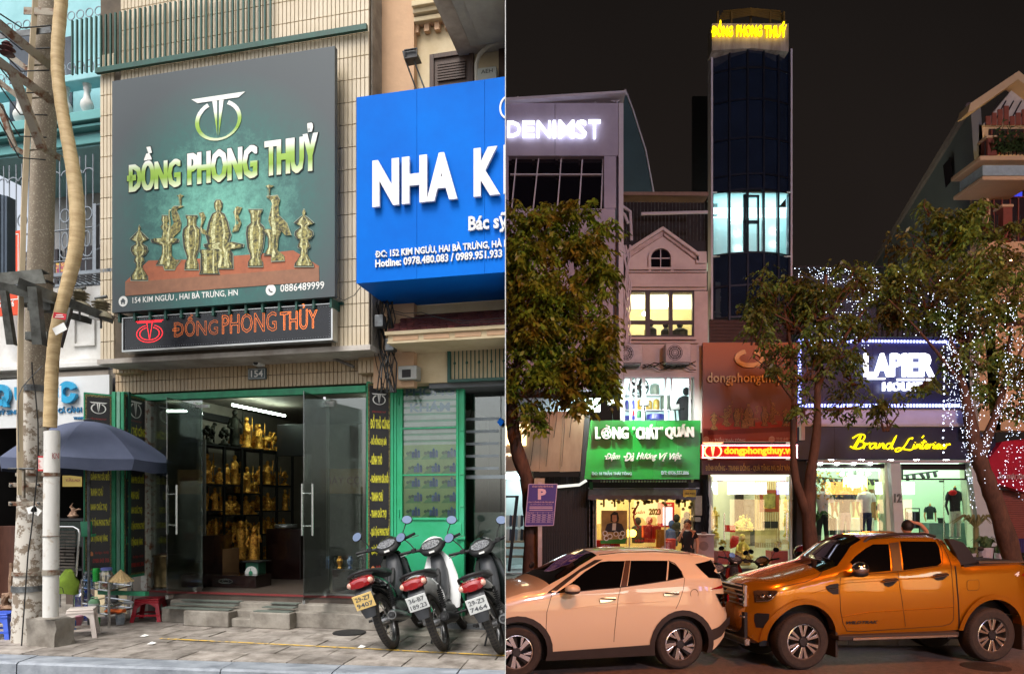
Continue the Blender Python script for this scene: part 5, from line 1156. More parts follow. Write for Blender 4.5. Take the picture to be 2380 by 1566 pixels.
# ---------------- market umbrella ----------------
DU=7.15
uc=FC.at(145,962,DU)
um=rO('market_umbrella',FC,(uc.x,DU,LG),'faded navy blue market umbrella with drooping valance behind the pole','umbrella')
m_umb=mat('navy_canvas',(84,92,116),.75,var=.12,scale=3,bump=.1,c2=(68,76,100))
Ru=192/FPX*DU;zrim=FC.px(145,1066,DU)[1];ztop=FC.px(145,966,DU)[1]
rows=[];NS=8;sub=4;off_=rad(22.5-8)
for i in range(11):
 q=i/10;row=[]
 for s_ in range(NS):
  for k in range(sub):
   a0=off_+2*PI*s_/NS;a1=off_+2*PI*(s_+1)/NS;f=k/sub
   x=(cO(a0)*(1-f)+cO(a1)*f);y=(sI(a0)*(1-f)+sI(a1)*f)
   sag=sI(PI*f)*q*q*.018
   row.append((uc.x+x*Ru*q,DU+.45+y*Ru*q,ztop-(ztop-zrim)*(q**1.75)-sag*.6))
 rows.append(row)
m=MB();m.grid(rows,closed=True);m.bd('canopy',m_umb,um,sh=12)
last=rows[-1];low=[(p[0]*1+(p[0]-uc.x)*(-.035),p[1],p[2]-.115-(.012 if i%4==2 else 0))for i,p in enumerate(last)]
m=MB();m.grid([last,low],closed=True);m.bd('valance',m_umb,um,sh=12)
m=MB()
for s_ in range(NS):
 a0=off_+2*PI*s_/NS;m.tube([(uc.x,DU+.45,ztop-.05)]+[(uc.x+cO(a0)*Ru*q,DU+.45+sI(a0)*Ru*q,ztop-(ztop-zrim)*(q**1.75)-.012)for q in(.3,.6,.98)],.006,5)
m.bd('rib',m_galv,um)
m=MB();m.tube([(uc.x,DU+.45,LG),(uc.x,DU+.45,ztop)],.016,10);m.bd('pole',m_galv,um);m=MB();m.lathe([(.05,0),(.055,.015),(.03,.03),(.01,.035)],(uc.x,DU+.45,ztop-.005),12);m.bd('cap',m_black,um)
# ---------------- stools ----------------
def stool(name,x,ybase,yt,w,F_rot,mt_,lbl,dbase=None):
 d_=dbase or gd(ybase,LG);h=(ybase-yt)/FPX*d_;c=Vc(((x-1190)/FPX*d_,d_,LG));F2=Fr(c,rad(F_rot));hw=w/2
 rr=rO(name,F2,(0,0,0),lbl,'stool')
 m=MB(F2);m.box(-hw,hw,-hw,hw,h-.02,h);m.box(-hw-.004,hw+.004,-hw-.004,hw+.004,h-.05,h-.0205);m.bd('seat',mt_,rr,bv=.008)
 m=MB(F2)
 for sx in(-1,1):
  for sy in(-1,1):
   lg=MB(F2);a,b=hw*.98,hw*1.28;t=.042
   vs=[]
   for(q,z)in((a,h-.045),(b,0)):
    for(dx,dy)in((0,0),(-t,0),(-t,-.012),(-.012,-.012),(-.012,-t),(0,-t)):vs.append((sx*(q+dx),sy*(q+dy),z))
   fs=[(i,(i+1)%6,(i+1)%6+6,i+6)for i in range(6)]+[(5,4,3,2,1,0),(6,7,8,9,10,11)]
   lg.add(vs,fs);lg.bd('leg',mt_,rr)
 for side in range(4):
  an=side*PI/2;m=MB(Fr(c,rad(F_rot)+an))
  N=10;q0=hw*1.0
  for i in range(N):
   t0,t1=i/N,(i+1)/N
   def arc(t):x_=(-1+2*t)*(hw-.03);return x_,h-.05-.055*(abs(2*t-1)**2.2)-.004
   (xa,za),(xb,zb3)=arc(t0),arc(t1);m.add([(xa,-q0,h-.045),(xb,-q0,h-.045),(xb,-q0-.004,zb3),(xa,-q0-.004,za),(xa,-q0+.006,h-.045),(xb,-q0+.006,h-.045),(xb,-q0+.004,zb3),(xa,-q0+.004,za)],[(0,1,2,3),(7,6,5,4),(2,6,7,3)])
  m.bd('apron',mt_,rr)
  m=MB(Fr(c,rad(F_rot)+an));q1=hw*1.20;m.box(-q1+.01,q1-.01,-q1,-q1+.008,h*.24,h*.24+.022);m.bd('brace',mt_,rr)
 return rr
stool('plastic_stool',*[ZD(875,0)[0]],1478,1412,.235,24,mat('cream_plastic',(226,214,206),.45,var=.06,bump=.03),'cream white plastic stool in front of the steel cart')
stool('plastic_stool',*[ZD(1605,0)[0]],1440,1388,.26,10,mat('red_plastic',(176,24,44),.35,var=.08,bump=.03),'red plastic stool beside the concrete step')
stool('plastic_stool',2,1480,1422,.25,8,mat('blue_plastic',(62,96,206),.4,var=.08,bump=.03),'blue plastic stool at the left edge beside the pole')
# ---------------- steel tea cart with its goods ----------------
DC=7.45
ct=rO('steel_cart',FL,(0,0,0),'two-tier stainless steel cart carrying bottles, cups and a straw hat','cart')
bpy.data.objects.remove(ct)
pA=FC.at(*ZD(880,600),7.75);pB=FC.at(*ZD(1165,590),7.45);pC=FC.at(*ZD(1410,565),7.95)
e1=Vc((pB.x-pA.x,pB.y-pA.y,0));e2=Vc((pC.x-pB.x,pC.y-pB.y,0))
FCt=Fr(Vc((pB.x,pB.y,LG)),0)
ct=rO('steel_cart',FCt,(0,0,0),'two-tier stainless steel cart carrying bottles, cups and a straw hat','cart')
e1n=-e1;
def cp_(a,b,z):return Vc((0,0,z))+e1n*a+e2*b
zt1_=FC.px(*ZD(1165,590),7.45)[1]-LG;zt0_=FC.px(*ZD(1165,675),7.45)[1]-LG;zl1_=FC.px(*ZD(1165,848),7.45)[1]-LG;zl0_=FC.px(*ZD(1165,930),7.45)[1]-LG
for(a,b)in((0,0),(1,0),(0,1),(1,1)):
 m=MB(FCt);m.tube([cp_(a,b,.0),cp_(a,b,zt1_+.01)],.015,8);m.bd('leg',m_steel,ct,sh=1)
for nm_,zs in(('top_rail',(zt1_,zt0_)),('lower_rail',(zl1_,zl0_))):
 m=MB(FCt)
 for z in zs:
  for q in(((0,0),(1,0)),((1,0),(1,1)),((1,1),(0,1)),((0,1),(0,0))):m.tube([cp_(*q[0],z),cp_(*q[1],z)],.0095,6)
 for k in range(1,3):
  for q in((k/3,0),(0,k/3)):m.tube([cp_(*q,zs[0]),cp_(*q,zs[1])],.004,5)
 m.bd(nm_,m_steel,ct,sh=1)
for nm_,z in(('top_tray',zt0_-.006),('lower_tray',zl0_-.006)):
 m=MB(FCt);q=[cp_(0,0,z),cp_(1,0,z),cp_(1,1,z),cp_(0,1,z)];m.add(q+[p+Vc((0,0,.004))for p in q],[(3,2,1,0),(4,5,6,7),(0,1,5,4),(1,2,6,5),(2,3,7,6),(3,0,4,7)]);m.bd(nm_,m_steel,ct)
zTT=zt0_+LG;zLT=zl0_+LG
def onpx(x,y):return ZD(x,y)
def bottle(x,base_z,h,r,mt_,cap,lbl,d_,name='bottle',cat='bottle'):
 c=Vc(((ZD(x,0)[0]-1190)/FPX*d_,d_,base_z));o=rO(name,FC,tuple(c),lbl,cat)
 m=MB();m.lathe([(r*.95,0),(r,.01),(r,h*.3),(r*.92,h*.34),(r,h*.38),(r,h*.68),(r*.4,h*.86),(r*.38,h*.9)],tuple(c),14);m.bd('body',mt_,o,sh=1)
 m=MB();m.lathe([(r*.46,h*.9),(r*.46,h)],tuple(c),12);m.bd('cap',cap,o)
 return o
m_water=glass('blue_bottle',(.45,.65,.9),.05,.15);m_capw=mat('white_cap',(232,232,232),.4,bump=0)
bottle(918,zTT,.185,.028,m_water,m_capw,'clear blue water bottle with white cap, left one on the cart',7.7)
bottle(968,zTT,.18,.028,m_water,m_capw,'clear blue water bottle with white cap, right one next to the green cups',7.65)
m_gcup=mat('green_cup',(34,176,66),.35,bump=0)
c=FC.at(*ZD(1027,575),7.6);cs_=rO('cup_stack',FC,(c.x,c.y,zTT),'leaning stack of bright green plastic cups on the cart','cups')
m=MB();c0=(c.x,c.y,zTT);m.lathe([(.03,0),(.036,.09)],c0,14);m.bd('glass',glass('cup_glass',(.8,.85,.85)),cs_)
for k in range(5):m=MB();z=.085+k*.022;m.lathe([(.034,z),(.036,z+.006),(.032,z+(.055 if k==4 else .02)),(.030,z+(.06 if k==4 else .021))],c0,14);m.bd('cup',m_gcup,cs_,sh=1)
c=(FC.px(*ZD(1138,600),7.6)[0],7.6,zTT);jr=rO('plastic_jar',FC,c,'tall clear plastic jar with a violet lid holding packets on the cart','jar')
m=MB();m.lathe([(.062,0),(.066,.01),(.066,.17),(.052,.20),(.052,.21)],c,18);m.bd('body',glass('jar_plastic',(.75,.76,.74),.15,.12),jr,sh=1)
m=MB();m.lathe([(.057,.21),(.057,.235),(.05,.24)],c,18);m.bd('lid',mat('violet_lid',(112,122,196),.4,bump=0),jr)
m=MB();m.ball((c[0],c[1],c[2]+.045),.045,(1,.8,.6));m.bd('packets',mat('orange_packets',(226,130,60),.5,scale=30,c2=(180,50,40)),jr)
c=FC.at(*ZD(1290,572),7.65);m=MB();N=36
vs=[(c.x+.0,c.y,zTT+.185+.03)]+[(c.x+.135*cO(2*PI*k/N),c.y+.135*sI(2*PI*k/N),zTT+.085-(.008 if k%2 else 0))for k in range(N)]
m.add(vs,[(0,k+1,(k+1)%N+1)for k in range(N)]);
for q in(.35,.6,.85):m.tube([(c.x+.135*q*cO(2*PI*k/24),c.y+.135*q*sI(2*PI*k/24),zTT+.215-.13*q+.001)for k in range(25)],.0016,4)
m.bd('conical_hat',mat('straw',(226,194,140),.8,var=.15,scale=20,bump=.3),lbl='conical straw hat resting on the right end of the cart',cat='hat')
c=(FC.px(*ZD(1007,900),7.6)[0],7.6,zLT);tj=rO('water_jug',FC,c,'white water jug with mint green lid on the lower shelf','jug')
m=MB();m.lathe([(.05,0),(.056,.01),(.058,.10),(.05,.115)],c,18);m.bd('body',mat('milky_plastic',(214,222,214),.4,bump=0),tj,sh=1)
m=MB();m.lathe([(.056,.10),(.056,.125),(.035,.15),(.01,.155)],c,18);m.tube([(c[0]-.04,c[1],c[2]+.135),(c[0]-.03,c[1],c[2]+.17),(c[0]+.03,c[1],c[2]+.17),(c[0]+.04,c[1],c[2]+.135)],.007,6);m.bd('lid',mat('mint_plastic',(150,206,156),.4,bump=0),tj,sh=1)
c=FC.at(*ZD(1225,860),7.55);m=MB();rows=[]
for i in range(8):
 rows.append([(c.x-.09+.19*i/7,c.y+.05*cO(k),zLT+.025+.02*sI(k)+.006*sI(i*1.7+k*2))for k in[2*PI*q/10 for q in range(10)]])
m.grid(rows,closed=True);m.add(rows[0],[tuple(range(10))]);m.add(rows[-1],[tuple(range(10))]);m.bd('orange_cloth',mat('orange_cloth',(224,106,44),.85,var=.2,scale=14,bump=.5),sh=1,lbl='folded orange cloth on the lower shelf of the cart',cat='cloth')
c=(FC.px(*ZD(1225,780),7.75)[0],7.75,zLT+.05);m=MB();m.lathe([(.05,0),(.10,.035),(.103,.04),(.096,.036),(.048,.003)],c,20);m.bd('metal_basin',m_steel,sh=1,lbl='shallow steel basin behind the orange cloth',cat='basin')
c=(FC.px(*ZD(1370,790),7.75)[0],7.75,zLT+.09);m=MB();m.ball(c,.05,(1.4,.8,.45),8);m.bd('plastic_bag',mat('pale_plastic',(206,212,220),.3,bump=.3),sh=1,lbl='crumpled pale plastic bag at the right of the cart',cat='bag')
def bucket(x,ybase,ytop,w,mt_,lbl,d_,name='bucket'):
 c=((ZD(x,0)[0]-1190)/FPX*d_,d_,LG);h=(ZD(0,ybase)[1]-ZD(0,ytop)[1])/FPX*d_;r=w/2
 m=MB();m.lathe([(r*.8,0),(r,h),(r*1.06,h),(r*1.06,h-.012),(r*.98,h-.014)][:3]+[(r*.9,h)],c,18);return m.bd(name,mt_,sh=1,lbl=lbl,cat='bucket')
bucket(1285,995,880,.10,mat('paint_bucket',(112,132,150),.5,scale=14,c2=(190,196,200)),'small grey-blue bucket on the ground under the cart',7.7)
bucket(1045,1020,930,.055,m_gcup,'green plastic cup standing on the ground under the cart',7.6,'green_cup')
bucket(668,850,705,.15,mat('white_bucket',(206,202,192),.5,var=.15),'white bucket with black handle under the green towel',7.3)
bx_=MB();c=FC.at(*ZD(665,900),7.15);bx_.box(c.x-.07,c.x+.075,c.y,c.y+.12,LG+.0,LG+.12);bx_.bd('blue_basket',mat('blue_basket',(60,120,200),.45,bump=0),bv=.01,lbl='blue plastic basket between the white pipe and cream stool',cat='basket')
c=(FC.px(*ZD(800,800),7.5)[0],7.5,LG+.02);m=MB();m.lathe([(.06,0),(.085,.10),(.09,.105)],c,16);m.bd('pink_basin',mat('pink_plastic',(206,130,150),.45,bump=0),sh=1,lbl='pink plastic basin on the ground left of the cart',cat='basin')
c=(FC.px(*ZD(895,700),8.0)[0],8.0,LG);m=MB();m.lathe([(.09,0),(.10,.02),(.10,.28),(.05,.33),(.045,.37)],c,16);m.bd('water_container',glass('deep_blue_bottle',(.10,.22,.65),.08,.12),sh=1,lbl='large dark blue water container behind the cart',cat='water container')
c=FC.at(*ZD(715,600),7.35);m=MB();rows=[]
for i in range(13):
 q=i/12;z=.27*(1-q);w=.03+.085*min(1,q*2.2);rows.append([(c.x+.01+(w+.008*sI(k*3+i))*cO(k),c.y+(w*.5)*sI(k),FC.px(*ZD(715,705),7.35)[1]+z*.95+.008*sI(k*2+i))for k in[2*PI*j/16 for j in range(16)]])
m.grid(rows,closed=True);m.add(rows[0],[tuple(range(16))]);m.bd('green_towel',mat('towel_green',(124,152,44),.95,var=.2,scale=12,bump=.9,bscale=260),sh=1,lbl='olive green towel draped over a handle beside the white pipe',cat='towel')
m=MB();m.tube([FC.at(*ZD(x,y),7.25)for x,y in((618,700),(618,660),(640,632),(668,645),(682,700))],.004,5);m.bd('wire_bail',m_wire,lbl='thin black wire bail standing over the white bucket',cat='wire')
for k,(x,y)in enumerate(((348,1498),(838,1506),(625*.53,1480))):
 dd=gd(y,LG);X_=(x-1190)/FPX*dd;m=MB();m.add([(X_-.03,dd,LG+.008),(X_+.03,dd-.01,LG+.01),(X_+.04,dd+.05,LG+.012),(X_-.01,dd+.06,LG+.022)],[(0,1,2,3)]);m.bd('paper_scrap',mat('paper',(232,232,228)),lbl=['paper scrap on the paving in front of the cream stool','paper scrap at the yellow line left of the motorbikes','paper scrap near the concrete block'][k],cat='litter')
dd=gd(1471,LG);m=MB();m.lathe([(.17,0),(.17,.012),(.16,.014),(.01,.014)],((812-1190)/FPX*dd,dd,LG+.001),24);m.bd('drain_cover',mat('black_iron',(44,44,46),.5,.5,scale=30),lbl='black oval drain cover on the paving left of the first motorbike',cat='drain cover')
# ---------------- motorbikes (x forward, y left, z up; rear contact point at the origin) ----------------
def loft(mb,secs,n=14,pw=1.0):
 rows=[]
 for s in secs:
  x,zc,hw,hh=s[:4];tilt=s[4]if len(s)>4 else 0
  row=[]
  for k in range(n):
   a=2*PI*k/n;c,q=cO(a),sI(a)
   c=math.copysign(abs(c)**pw,c);q=math.copysign(abs(q)**pw,q)
   row.append((x+tilt*q*hh,hw*c,zc+hh*q))
  rows.append(row)
 mb.grid(rows,closed=True);mb.add(rows[0],[tuple(range(n))]);mb.add(rows[-1],[tuple(range(n-1,-1,-1))])
 return mb
def torus_y(mb,cx,cz,R_,r,y=0,n=36,k=10,sx=1.0,sq=1.0):
 rows=[]
 for i in range(n):
  a=2*PI*i/n;rows.append([(cx+(R_+r*cO(b))*cO(a),y+r*sq*sI(b),cz+(R_+r*cO(b))*sI(a))for b in[2*PI*j/k for j in range(k)]])
 rows.append(rows[0]);mb.grid(rows,closed=True)
def sm(name,mb,mt,parent,s=True,**k):return mb.bd(name,mt,parent,sh=s,**k)
m_tyre=mat('tyre_rubber',(48,46,44),.85,var=.2,scale=40,bump=.5,c2=(66,60,54))
m_rim=mat('wheel_rim',(150,150,150),.3,.9,var=.2,scale=12,bump=.05)
m_bk=mat('gloss_black',(14,14,15),.15,var=.1,bump=0,coat=.5)
m_gpl=mat('grey_plastic',(58,60,64),.5,var=.15,scale=9,bump=.05)
m_bpl=mat('matt_black_plastic',(26,26,28),.6,var=.2,scale=10,bump=.1)
m_seat=mat('seat_vinyl',(30,30,32),.45,var=.1,bump=.1)
m_red=mat('red_lens',(150,16,22),.12,bump=0,coat=.8,var=.15,scale=30)
m_clr=mat('clear_lens',(226,170,150),.1,bump=0,coat=.8,var=.1)
m_mir=mat('mirror_glass',(112,124,146),.05,1.0,bump=0,var=0)
m_plw=mat('plate_white',(222,224,222),.45,var=.05,bump=0)
m_ply=mat('plate_yellow',(232,198,126),.45,var=.12,scale=10,bump=0,c2=(232,222,200),thr=(.32,.42))
m_dig=mat('plate_digits',(96,100,104),.5,bump=0)
def make_bike(body,lbl,plate_mt,l1,l2,muffler_mt=None,detail=True,group=None):
 t=rO('motorbike',FC,(0,0,0),lbl,'motorbike',group)
 F=FC
 for cx,nm in((0,'rear_wheel'),(1.22,'front_wheel')):
  m=MB();torus_y(m,cx,.285,.245,.04,n=40,k=10,sq=.95);w=sm(nm,m,m_tyre,t)
  if detail:
   tr=MB()
   for k in range(54):
    a=2*PI*k/54
    for s_ in(-1,1):
     c,q=cO(a),sI(a);a2=a+.05;c2_,q2=cO(a2),sI(a2)
     tr.add([(cx+c*.287,s_*.004,.285+q*.287),(cx+c*.280,s_*.026,.285+q*.280),(cx+c2_*.280,s_*.026,.285+q2*.280),(cx+c2_*.2875,s_*.004,.285+q2*.2875)],[(0,1,2,3)])
   tr.bd('tread_block',m_bpl,w,kind='stuff')
  m=MB();torus_y(m,cx,.285,.212,.012,n=32,k=8,sq=1.9);sm('rim',m,m_rim,w)
  m=MB();m.tube([(cx,-.055,.285),(cx,.055,.285)],.045,14);sm('hub',m,m_rim,w)
  m=MB()
  for k in range(18):
   a=2*PI*k/18;s_=1 if k%2 else-1;b=a+.35*(1 if k%4<2 else-1)
   m.tube([(cx+.045*cO(a),s_*.035,.285+.045*sI(a)),(cx+.21*cO(b),0,.285+.21*sI(b))],.0022,4)
  m.bd('spokes',m_steel,w)
 m=MB()
 for s_ in(-1,1):m.tube([(0,s_*.075,.285),(.42,s_*.07,.33)],.018,8)
 m.tube([(.42,0,.33),(.55,0,.55),(.95,0,.80),(1.02,0,.92)],.03,8);sm('frame',m,m_bpl,t)
 m=MB();loft(m,[(.30,.30,.09,.09),(.42,.31,.12,.12),(.55,.30,.12,.12),(.62,.32,.06,.08)]);m.tube([(.6,0,.33),(.78,0,.36)],.055,12);sm('engine',m,mat('engine_alloy',(96,96,96),.45,.6,var=.4,scale=14,bump=.3),t)
 m=MB();m.box(.05,.40,.070,.10,.25,.37);m.bd('chain_case',m_bpl,t,bv=.02)
 for s_ in(-1,1):
  m=MB();m.tube([(.0,s_*.11,.30),(.10,s_*.115,.62)],.012,8)
  for k in range(9):q=.3+k*.065;torus_c=(.10*q,s_*(.11+.005*q),.30+.32*q);m.lathe([(.026,0),(.028,.006),(.026,.012)],torus_c,10)
  sm('shock_absorber',m,m_bpl if True else m_steel,t)
  m=MB();m.tube([(.0,s_*.11,.29),(.035,s_*.112,.40)],.017,8);sm('shock_sleeve',m,m_rim,t)
 mm_=muffler_mt or m_rim
 m=MB();m.tube([(.62,-.09,.30),(.45,-.12,.22),(.30,-.135,.24)],.018,8);m.tube([(.30,-.135,.24),(.18,-.14,.265),(-.20,-.15,.33),(-.24,-.15,.335)],[.03,.048,.055,.042],14);sm('muffler',m,mm_,t)
 m=MB();m.tube([(-.235,-.15,.334),(-.262,-.15,.338)],.03,12);sm('muffler_tip',m,m_bpl,t)
 m=MB();m.tube([(-.255,-.15,.337),(-.268,-.15,.339)],.013,8);m.bd('muffler_hole',m_bk,t)
 m=MB();loft(m,[(-.34,.735,.03,.03),(-.30,.73,.085,.055),(-.18,.70,.11,.075),(.0,.655,.115,.085),(.18,.60,.105,.10),(.36,.53,.085,.11),(.5,.48,.06,.09),(.58,.45,.03,.05)],16);sm('tail_body',m,body,t)
 m=MB();loft(m,[(-.22,.775,.10,.02),(-.1,.785,.13,.03),(.15,.76,.125,.04),(.32,.745,.10,.04),(.48,.72,.08,.035),(.56,.70,.05,.02)],14,.8);sm('seat',m,m_seat,t)
 m=MB();m.tube([(.02,.14,.735),(-.15,.145,.76),(-.28,.12,.795),(-.335,.06,.81),(-.345,0,.812),(-.335,-.06,.81),(-.28,-.12,.795),(-.15,-.145,.76),(.02,-.14,.735)],.014,8);sm('grab_rail',m,m_bpl,t)
 m=MB();loft(m,[(-.405,.70,.05,.03),(-.392,.71,.10,.045),(-.34,.72,.125,.052),(-.27,.715,.115,.055)],18,.72);tl_=sm('tail_light',m,m_red,t)
 for s_ in(-1,1):m=MB();m.ball((-.372,s_*.098,.715),.036,(.8,.9,.85),10);sm('indicator',m,m_clr,tl_)
 m=MB();rows=[]
 for(x,z,w)in((-.30,.68,.075),(-.375,.62,.085),(-.40,.54,.08),(-.39,.46,.07),(-.385,.385,.05)):rows.append([(x,-w,z),(x-.018,-w*.6,z),(x-.022,0,z),(x-.018,w*.6,z),(x,w,z),(x+.03,w*.9,z),(x+.03,-w*.9,z)])
 m.grid(rows,closed=True);m.add(rows[-1],[tuple(range(7))]);sm('mudguard',m,m_gpl,t)
 m=MB();pz=.545;Mt=Matrix.Translation((-.43,0,pz))@Matrix.Rotation(rad(-12),4,'Y')
 m.box(-.002,.004,-.095,.095,-.07,.07,M=Mt);pl_=m.bd('plate',plate_mt,t,bv=.004)
 m=MB();Ft=MB(Fr((0,0,0),rad(-90)))
 def onplate(txt,z0,z1,w):
  tmp=MB(FC);letter(tmp,txt,-w,w,z0,z1,0,th=.001,off=.015)
  m.add([tuple(Mt@Vc((-.0045,-p.x,p.z)))for p in tmp.V],tmp.P)
 onplate(l1,.010,.052,.072);onplate(l2,-.052,-.010,.078);m.bd('plate_digits',m_dig,pl_)
 m=MB();rows=[]
 for(x,z,w,d)in((1.02,.92,.09,.02),(1.0,.80,.16,.03),(.93,.62,.185,.05),(.82,.42,.17,.05),(.74,.30,.13,.03)):rows.append([(x-.03-d,-w,z),(x+.01,-w*.6,z),(x+.035,0,z),(x+.01,w*.6,z),(x-.03-d,w,z),(x-.05-d,w*.9,z),(x-.02,0,z-.005),(x-.05-d,-w*.9,z)])
 m.grid(rows,closed=True);m.add(rows[0],[tuple(range(8))]);m.add(rows[-1],[tuple(range(8))]);sm('leg_shield',m,body,t)
 m=MB();loft(m,[(.50,.46,.055,.07),(.65,.50,.07,.10),(.80,.60,.085,.12),(.90,.72,.09,.13),(.955,.84,.075,.09)],12);sm('centre_cover',m,m_gpl,t)
 m=MB();Mc=Matrix.Translation((.93,0,.99))@Matrix.Rotation(rad(-38),4,'Y')
 tmp=MB();loft(tmp,[(-.11,0,.05,.03),(-.08,0,.11,.045),(.0,0,.155,.055),(.08,0,.12,.05),(.13,0,.06,.03)],16,.85);m.add([tuple(Mc@p)for p in tmp.V],tmp.P);sm('handlebar_cowl',m,m_bpl,t)
 m=MB();tmp=MB();loft(tmp,[(.02,-.01,.12,.055),(.10,-.012,.125,.055),(.15,-.01,.07,.04)],16,.85);m.add([tuple(Mc@p)for p in tmp.V],tmp.P);sm('front_cowl',m,body,t)
 m=MB();tmp=MB();tmp.add([(.072*cO(k*PI/8),.105*sI(k*PI/8),.0565)for k in range(16)],[tuple(range(16))]);m.add([tuple(Mc@(p+Vc((-.012,0,0))))for p in tmp.V],tmp.P);dsh=m.bd('dashboard',mat('dash_print',(150,152,156),.3,var=.4,scale=60,c2=(50,50,56),thr=(.4,.6),bump=0,coat=.6),t)
 m=MB()
 for s_ in(-1,1):
  m.tube([(.93,s_*.13,1.0),(.90,s_*.24,1.02),(.86,s_*.35,1.03)],[.02,.016,.016],10);
 sm('handle_grips',m,m_bpl,t)
 for s_ in(-1,1):
  m=MB();m.box(.87,.93,s_*.20-.025,s_*.20+.025,.995,1.045);m.bd('switch_block',m_bpl,t,bv=.008)
  m=MB();m.tube([(.93,s_*.215,1.01),(.96,s_*.30,1.005),(.93,s_*.37,1.0)],.005,6);m.bd('brake_lever',m_galv,t)
  m=MB();m.tube([(.91,s_*.19,1.03),(.93,s_*.22,1.10),(.95,s_*.27,1.17)],.006,6)
  Mm=Matrix.Translation((.945,s_*.30,1.205))@Matrix.Rotation(rad(-s_*22),4,'X')@Matrix.Rotation(rad(14),4,'Y');m.ball((0,0,0),.064,(.25,.95,.78),16,M=Mm);mr_=sm('mirror',m,m_bpl,t)
  m=MB();m.add([tuple(Mm@Vc((-.0162,.054*cO(k*PI/8),.044*sI(k*PI/8))))for k in range(16)],[tuple(range(16))]);m.bd('mirror_glass',m_mir,mr_)
 m=MB();m.box(.845,.86,-.022,.022,.70,.76);m.tube([(.842,0,.73),(.835,0,.73)],.018,10);m.bd('key_switch',m_rim,t,bv=.004)
 m=MB();m.box(.823,.826,-.03,.03,.935,.955,M=Matrix.Translation((0,0,0)));m.bd('sticker',m_wht,t)
 m=MB();rows=[]
 for k in range(9):
  a=rad(15+130*k/8);w=.055;r1=.315;rows.append([(1.22+(r1-.02)*cO(a),-w,.285+(r1-.02)*sI(a)),(1.22+r1*cO(a),-w*.5,.285+r1*sI(a)),(1.22+r1*1.02*cO(a),0,.285+r1*1.02*sI(a)),(1.22+r1*cO(a),w*.5,.285+r1*sI(a)),(1.22+(r1-.02)*cO(a),w,.285+(r1-.02)*sI(a))])
 m.grid(rows);sm('front_fender',m,body,t)
 m=MB()
 for s_ in(-1,1):m.tube([(1.22,s_*.07,.285),(1.06,s_*.07,.72)],.018,8)
 sm('fork',m,m_bpl,t)
 for s_ in(-1,1):m=MB();m.tube([(.42,s_*.12,.27),(.42,s_*.24,.27)],.014,8);m.bd('footrest',m_bpl,t)
 for s_ in(-1,1):m=MB();m.tube([(.16,s_*.11,.31),(.14,s_*.21,.32)],.013,8);m.bd('rear_footrest',m_bpl,t)
 m=MB();m.tube([(.40,.10,.24),(.33,.22,.035)],.010,8);m.box(.30,.36,.21,.24,.02,.035);m.bd('side_stand',m_bpl,t)
 return t
def place(t,x,y,z,head,lean):
 M=Matrix.Translation((x,y,z))@Matrix.Rotation(head,4,'Z')@Matrix.Rotation(lean,4,'X');t.matrix_basis=M;return M
m_wb=mat('white_bodywork',(232,234,234),.2,var=.03,bump=0,coat=.6)
m_gbk=mat('green_black_bodywork',(18,24,24),.15,bump=0,coat=.6)
if SIDE=='L':
 HD=rad(90-5)
 for(x,y,body,lab,pm,a_,b_)in((918,1506,m_gbk,'black motorbike with a faded yellow plate 29-Z7 9407, leftmost of the three parked',m_ply,'29-Z7','9407'),(1036,1511,m_wb,'white-sided motorbike with plate 36-B7 189.23, in the middle of the three',m_plw,'36-B7','189.23'),(1168,1518,m_gbk,'black motorbike with plate 29-Z3 7464, cut by the added divider at the right',m_plw,'29-Z3','7464')):
  d_=gd(y,LG);t=make_bike(body,lab,pm,a_,b_,muffler_mt=(m_rim if a_!='36-B7' else m_bpl),group='motorbikes parked in front of the green door')
  place(t,(x-1190)/FPX*d_,d_,LG,HD,rad(-19));t.scale=(.95,)*3
  # ================= NIGHT SIDE: buildings =================
SIDE='R'
ZR1=Zc(1900,0,1000,1223);ZR2=Zc(2880,0,1004,1228);ZR3=Zc(1900,1200,1000,1155);ZR4=Zc(2884,1200,1000,1155)
ZN1=Zc(1900,700,600,1174);ZN2=Zc(2180,1380,520,1131);ZN3=Zc(2640,1250,420,692);ZN4=Zc(3000,1600,884,2380)
ZN5=Zc(1910,2000,990,2380);ZN6=Zc(2800,1950,1084,2380);ZN7=Zc(1910,1500,390,814)
m_lav=mat('lavender_cladding',(186,178,196),.6,var=.08,scale=.6,bump=.05,c2=(160,152,172))
m_pinkw=mat('pink_white_render',(218,208,208),.8,var=.08,scale=.8,bump=.2,c2=(188,176,178))
m_ndark=mat('night_dark',(40,38,44),.7,var=.3,scale=1.5)
m_nglass=mat('dark_window',(14,12,22),.08,bump=0,spec=.8)
m_nwhite=mat('night_white_metal',(206,200,210),.5,var=.06,scale=4,bump=.02)
m_nframe=mat('brown_black_frame',(48,36,38),.5,bump=0)
m_blk=mat('night_black',(20,19,22),.6,var=.2,bump=0)
cl_glass=glass('clear_shop_glass',(.93,.95,.95),.01,.05)
DF=22.0
def P_(x,y,v=DF):return FC.at(x,y,v)
def bx(name,x0,y0,x1,y1,v,th,mt,par,**k):mm=MB();mm.pbox(x0,y0,x1,y1,v,th);return mm.bd(name,mt,par,**k)
def poly(name,pts,v,th,mt,par,**k):mm=MB();mm.pP(pts,v,th);return mm.bd(name,mt,par,**k)
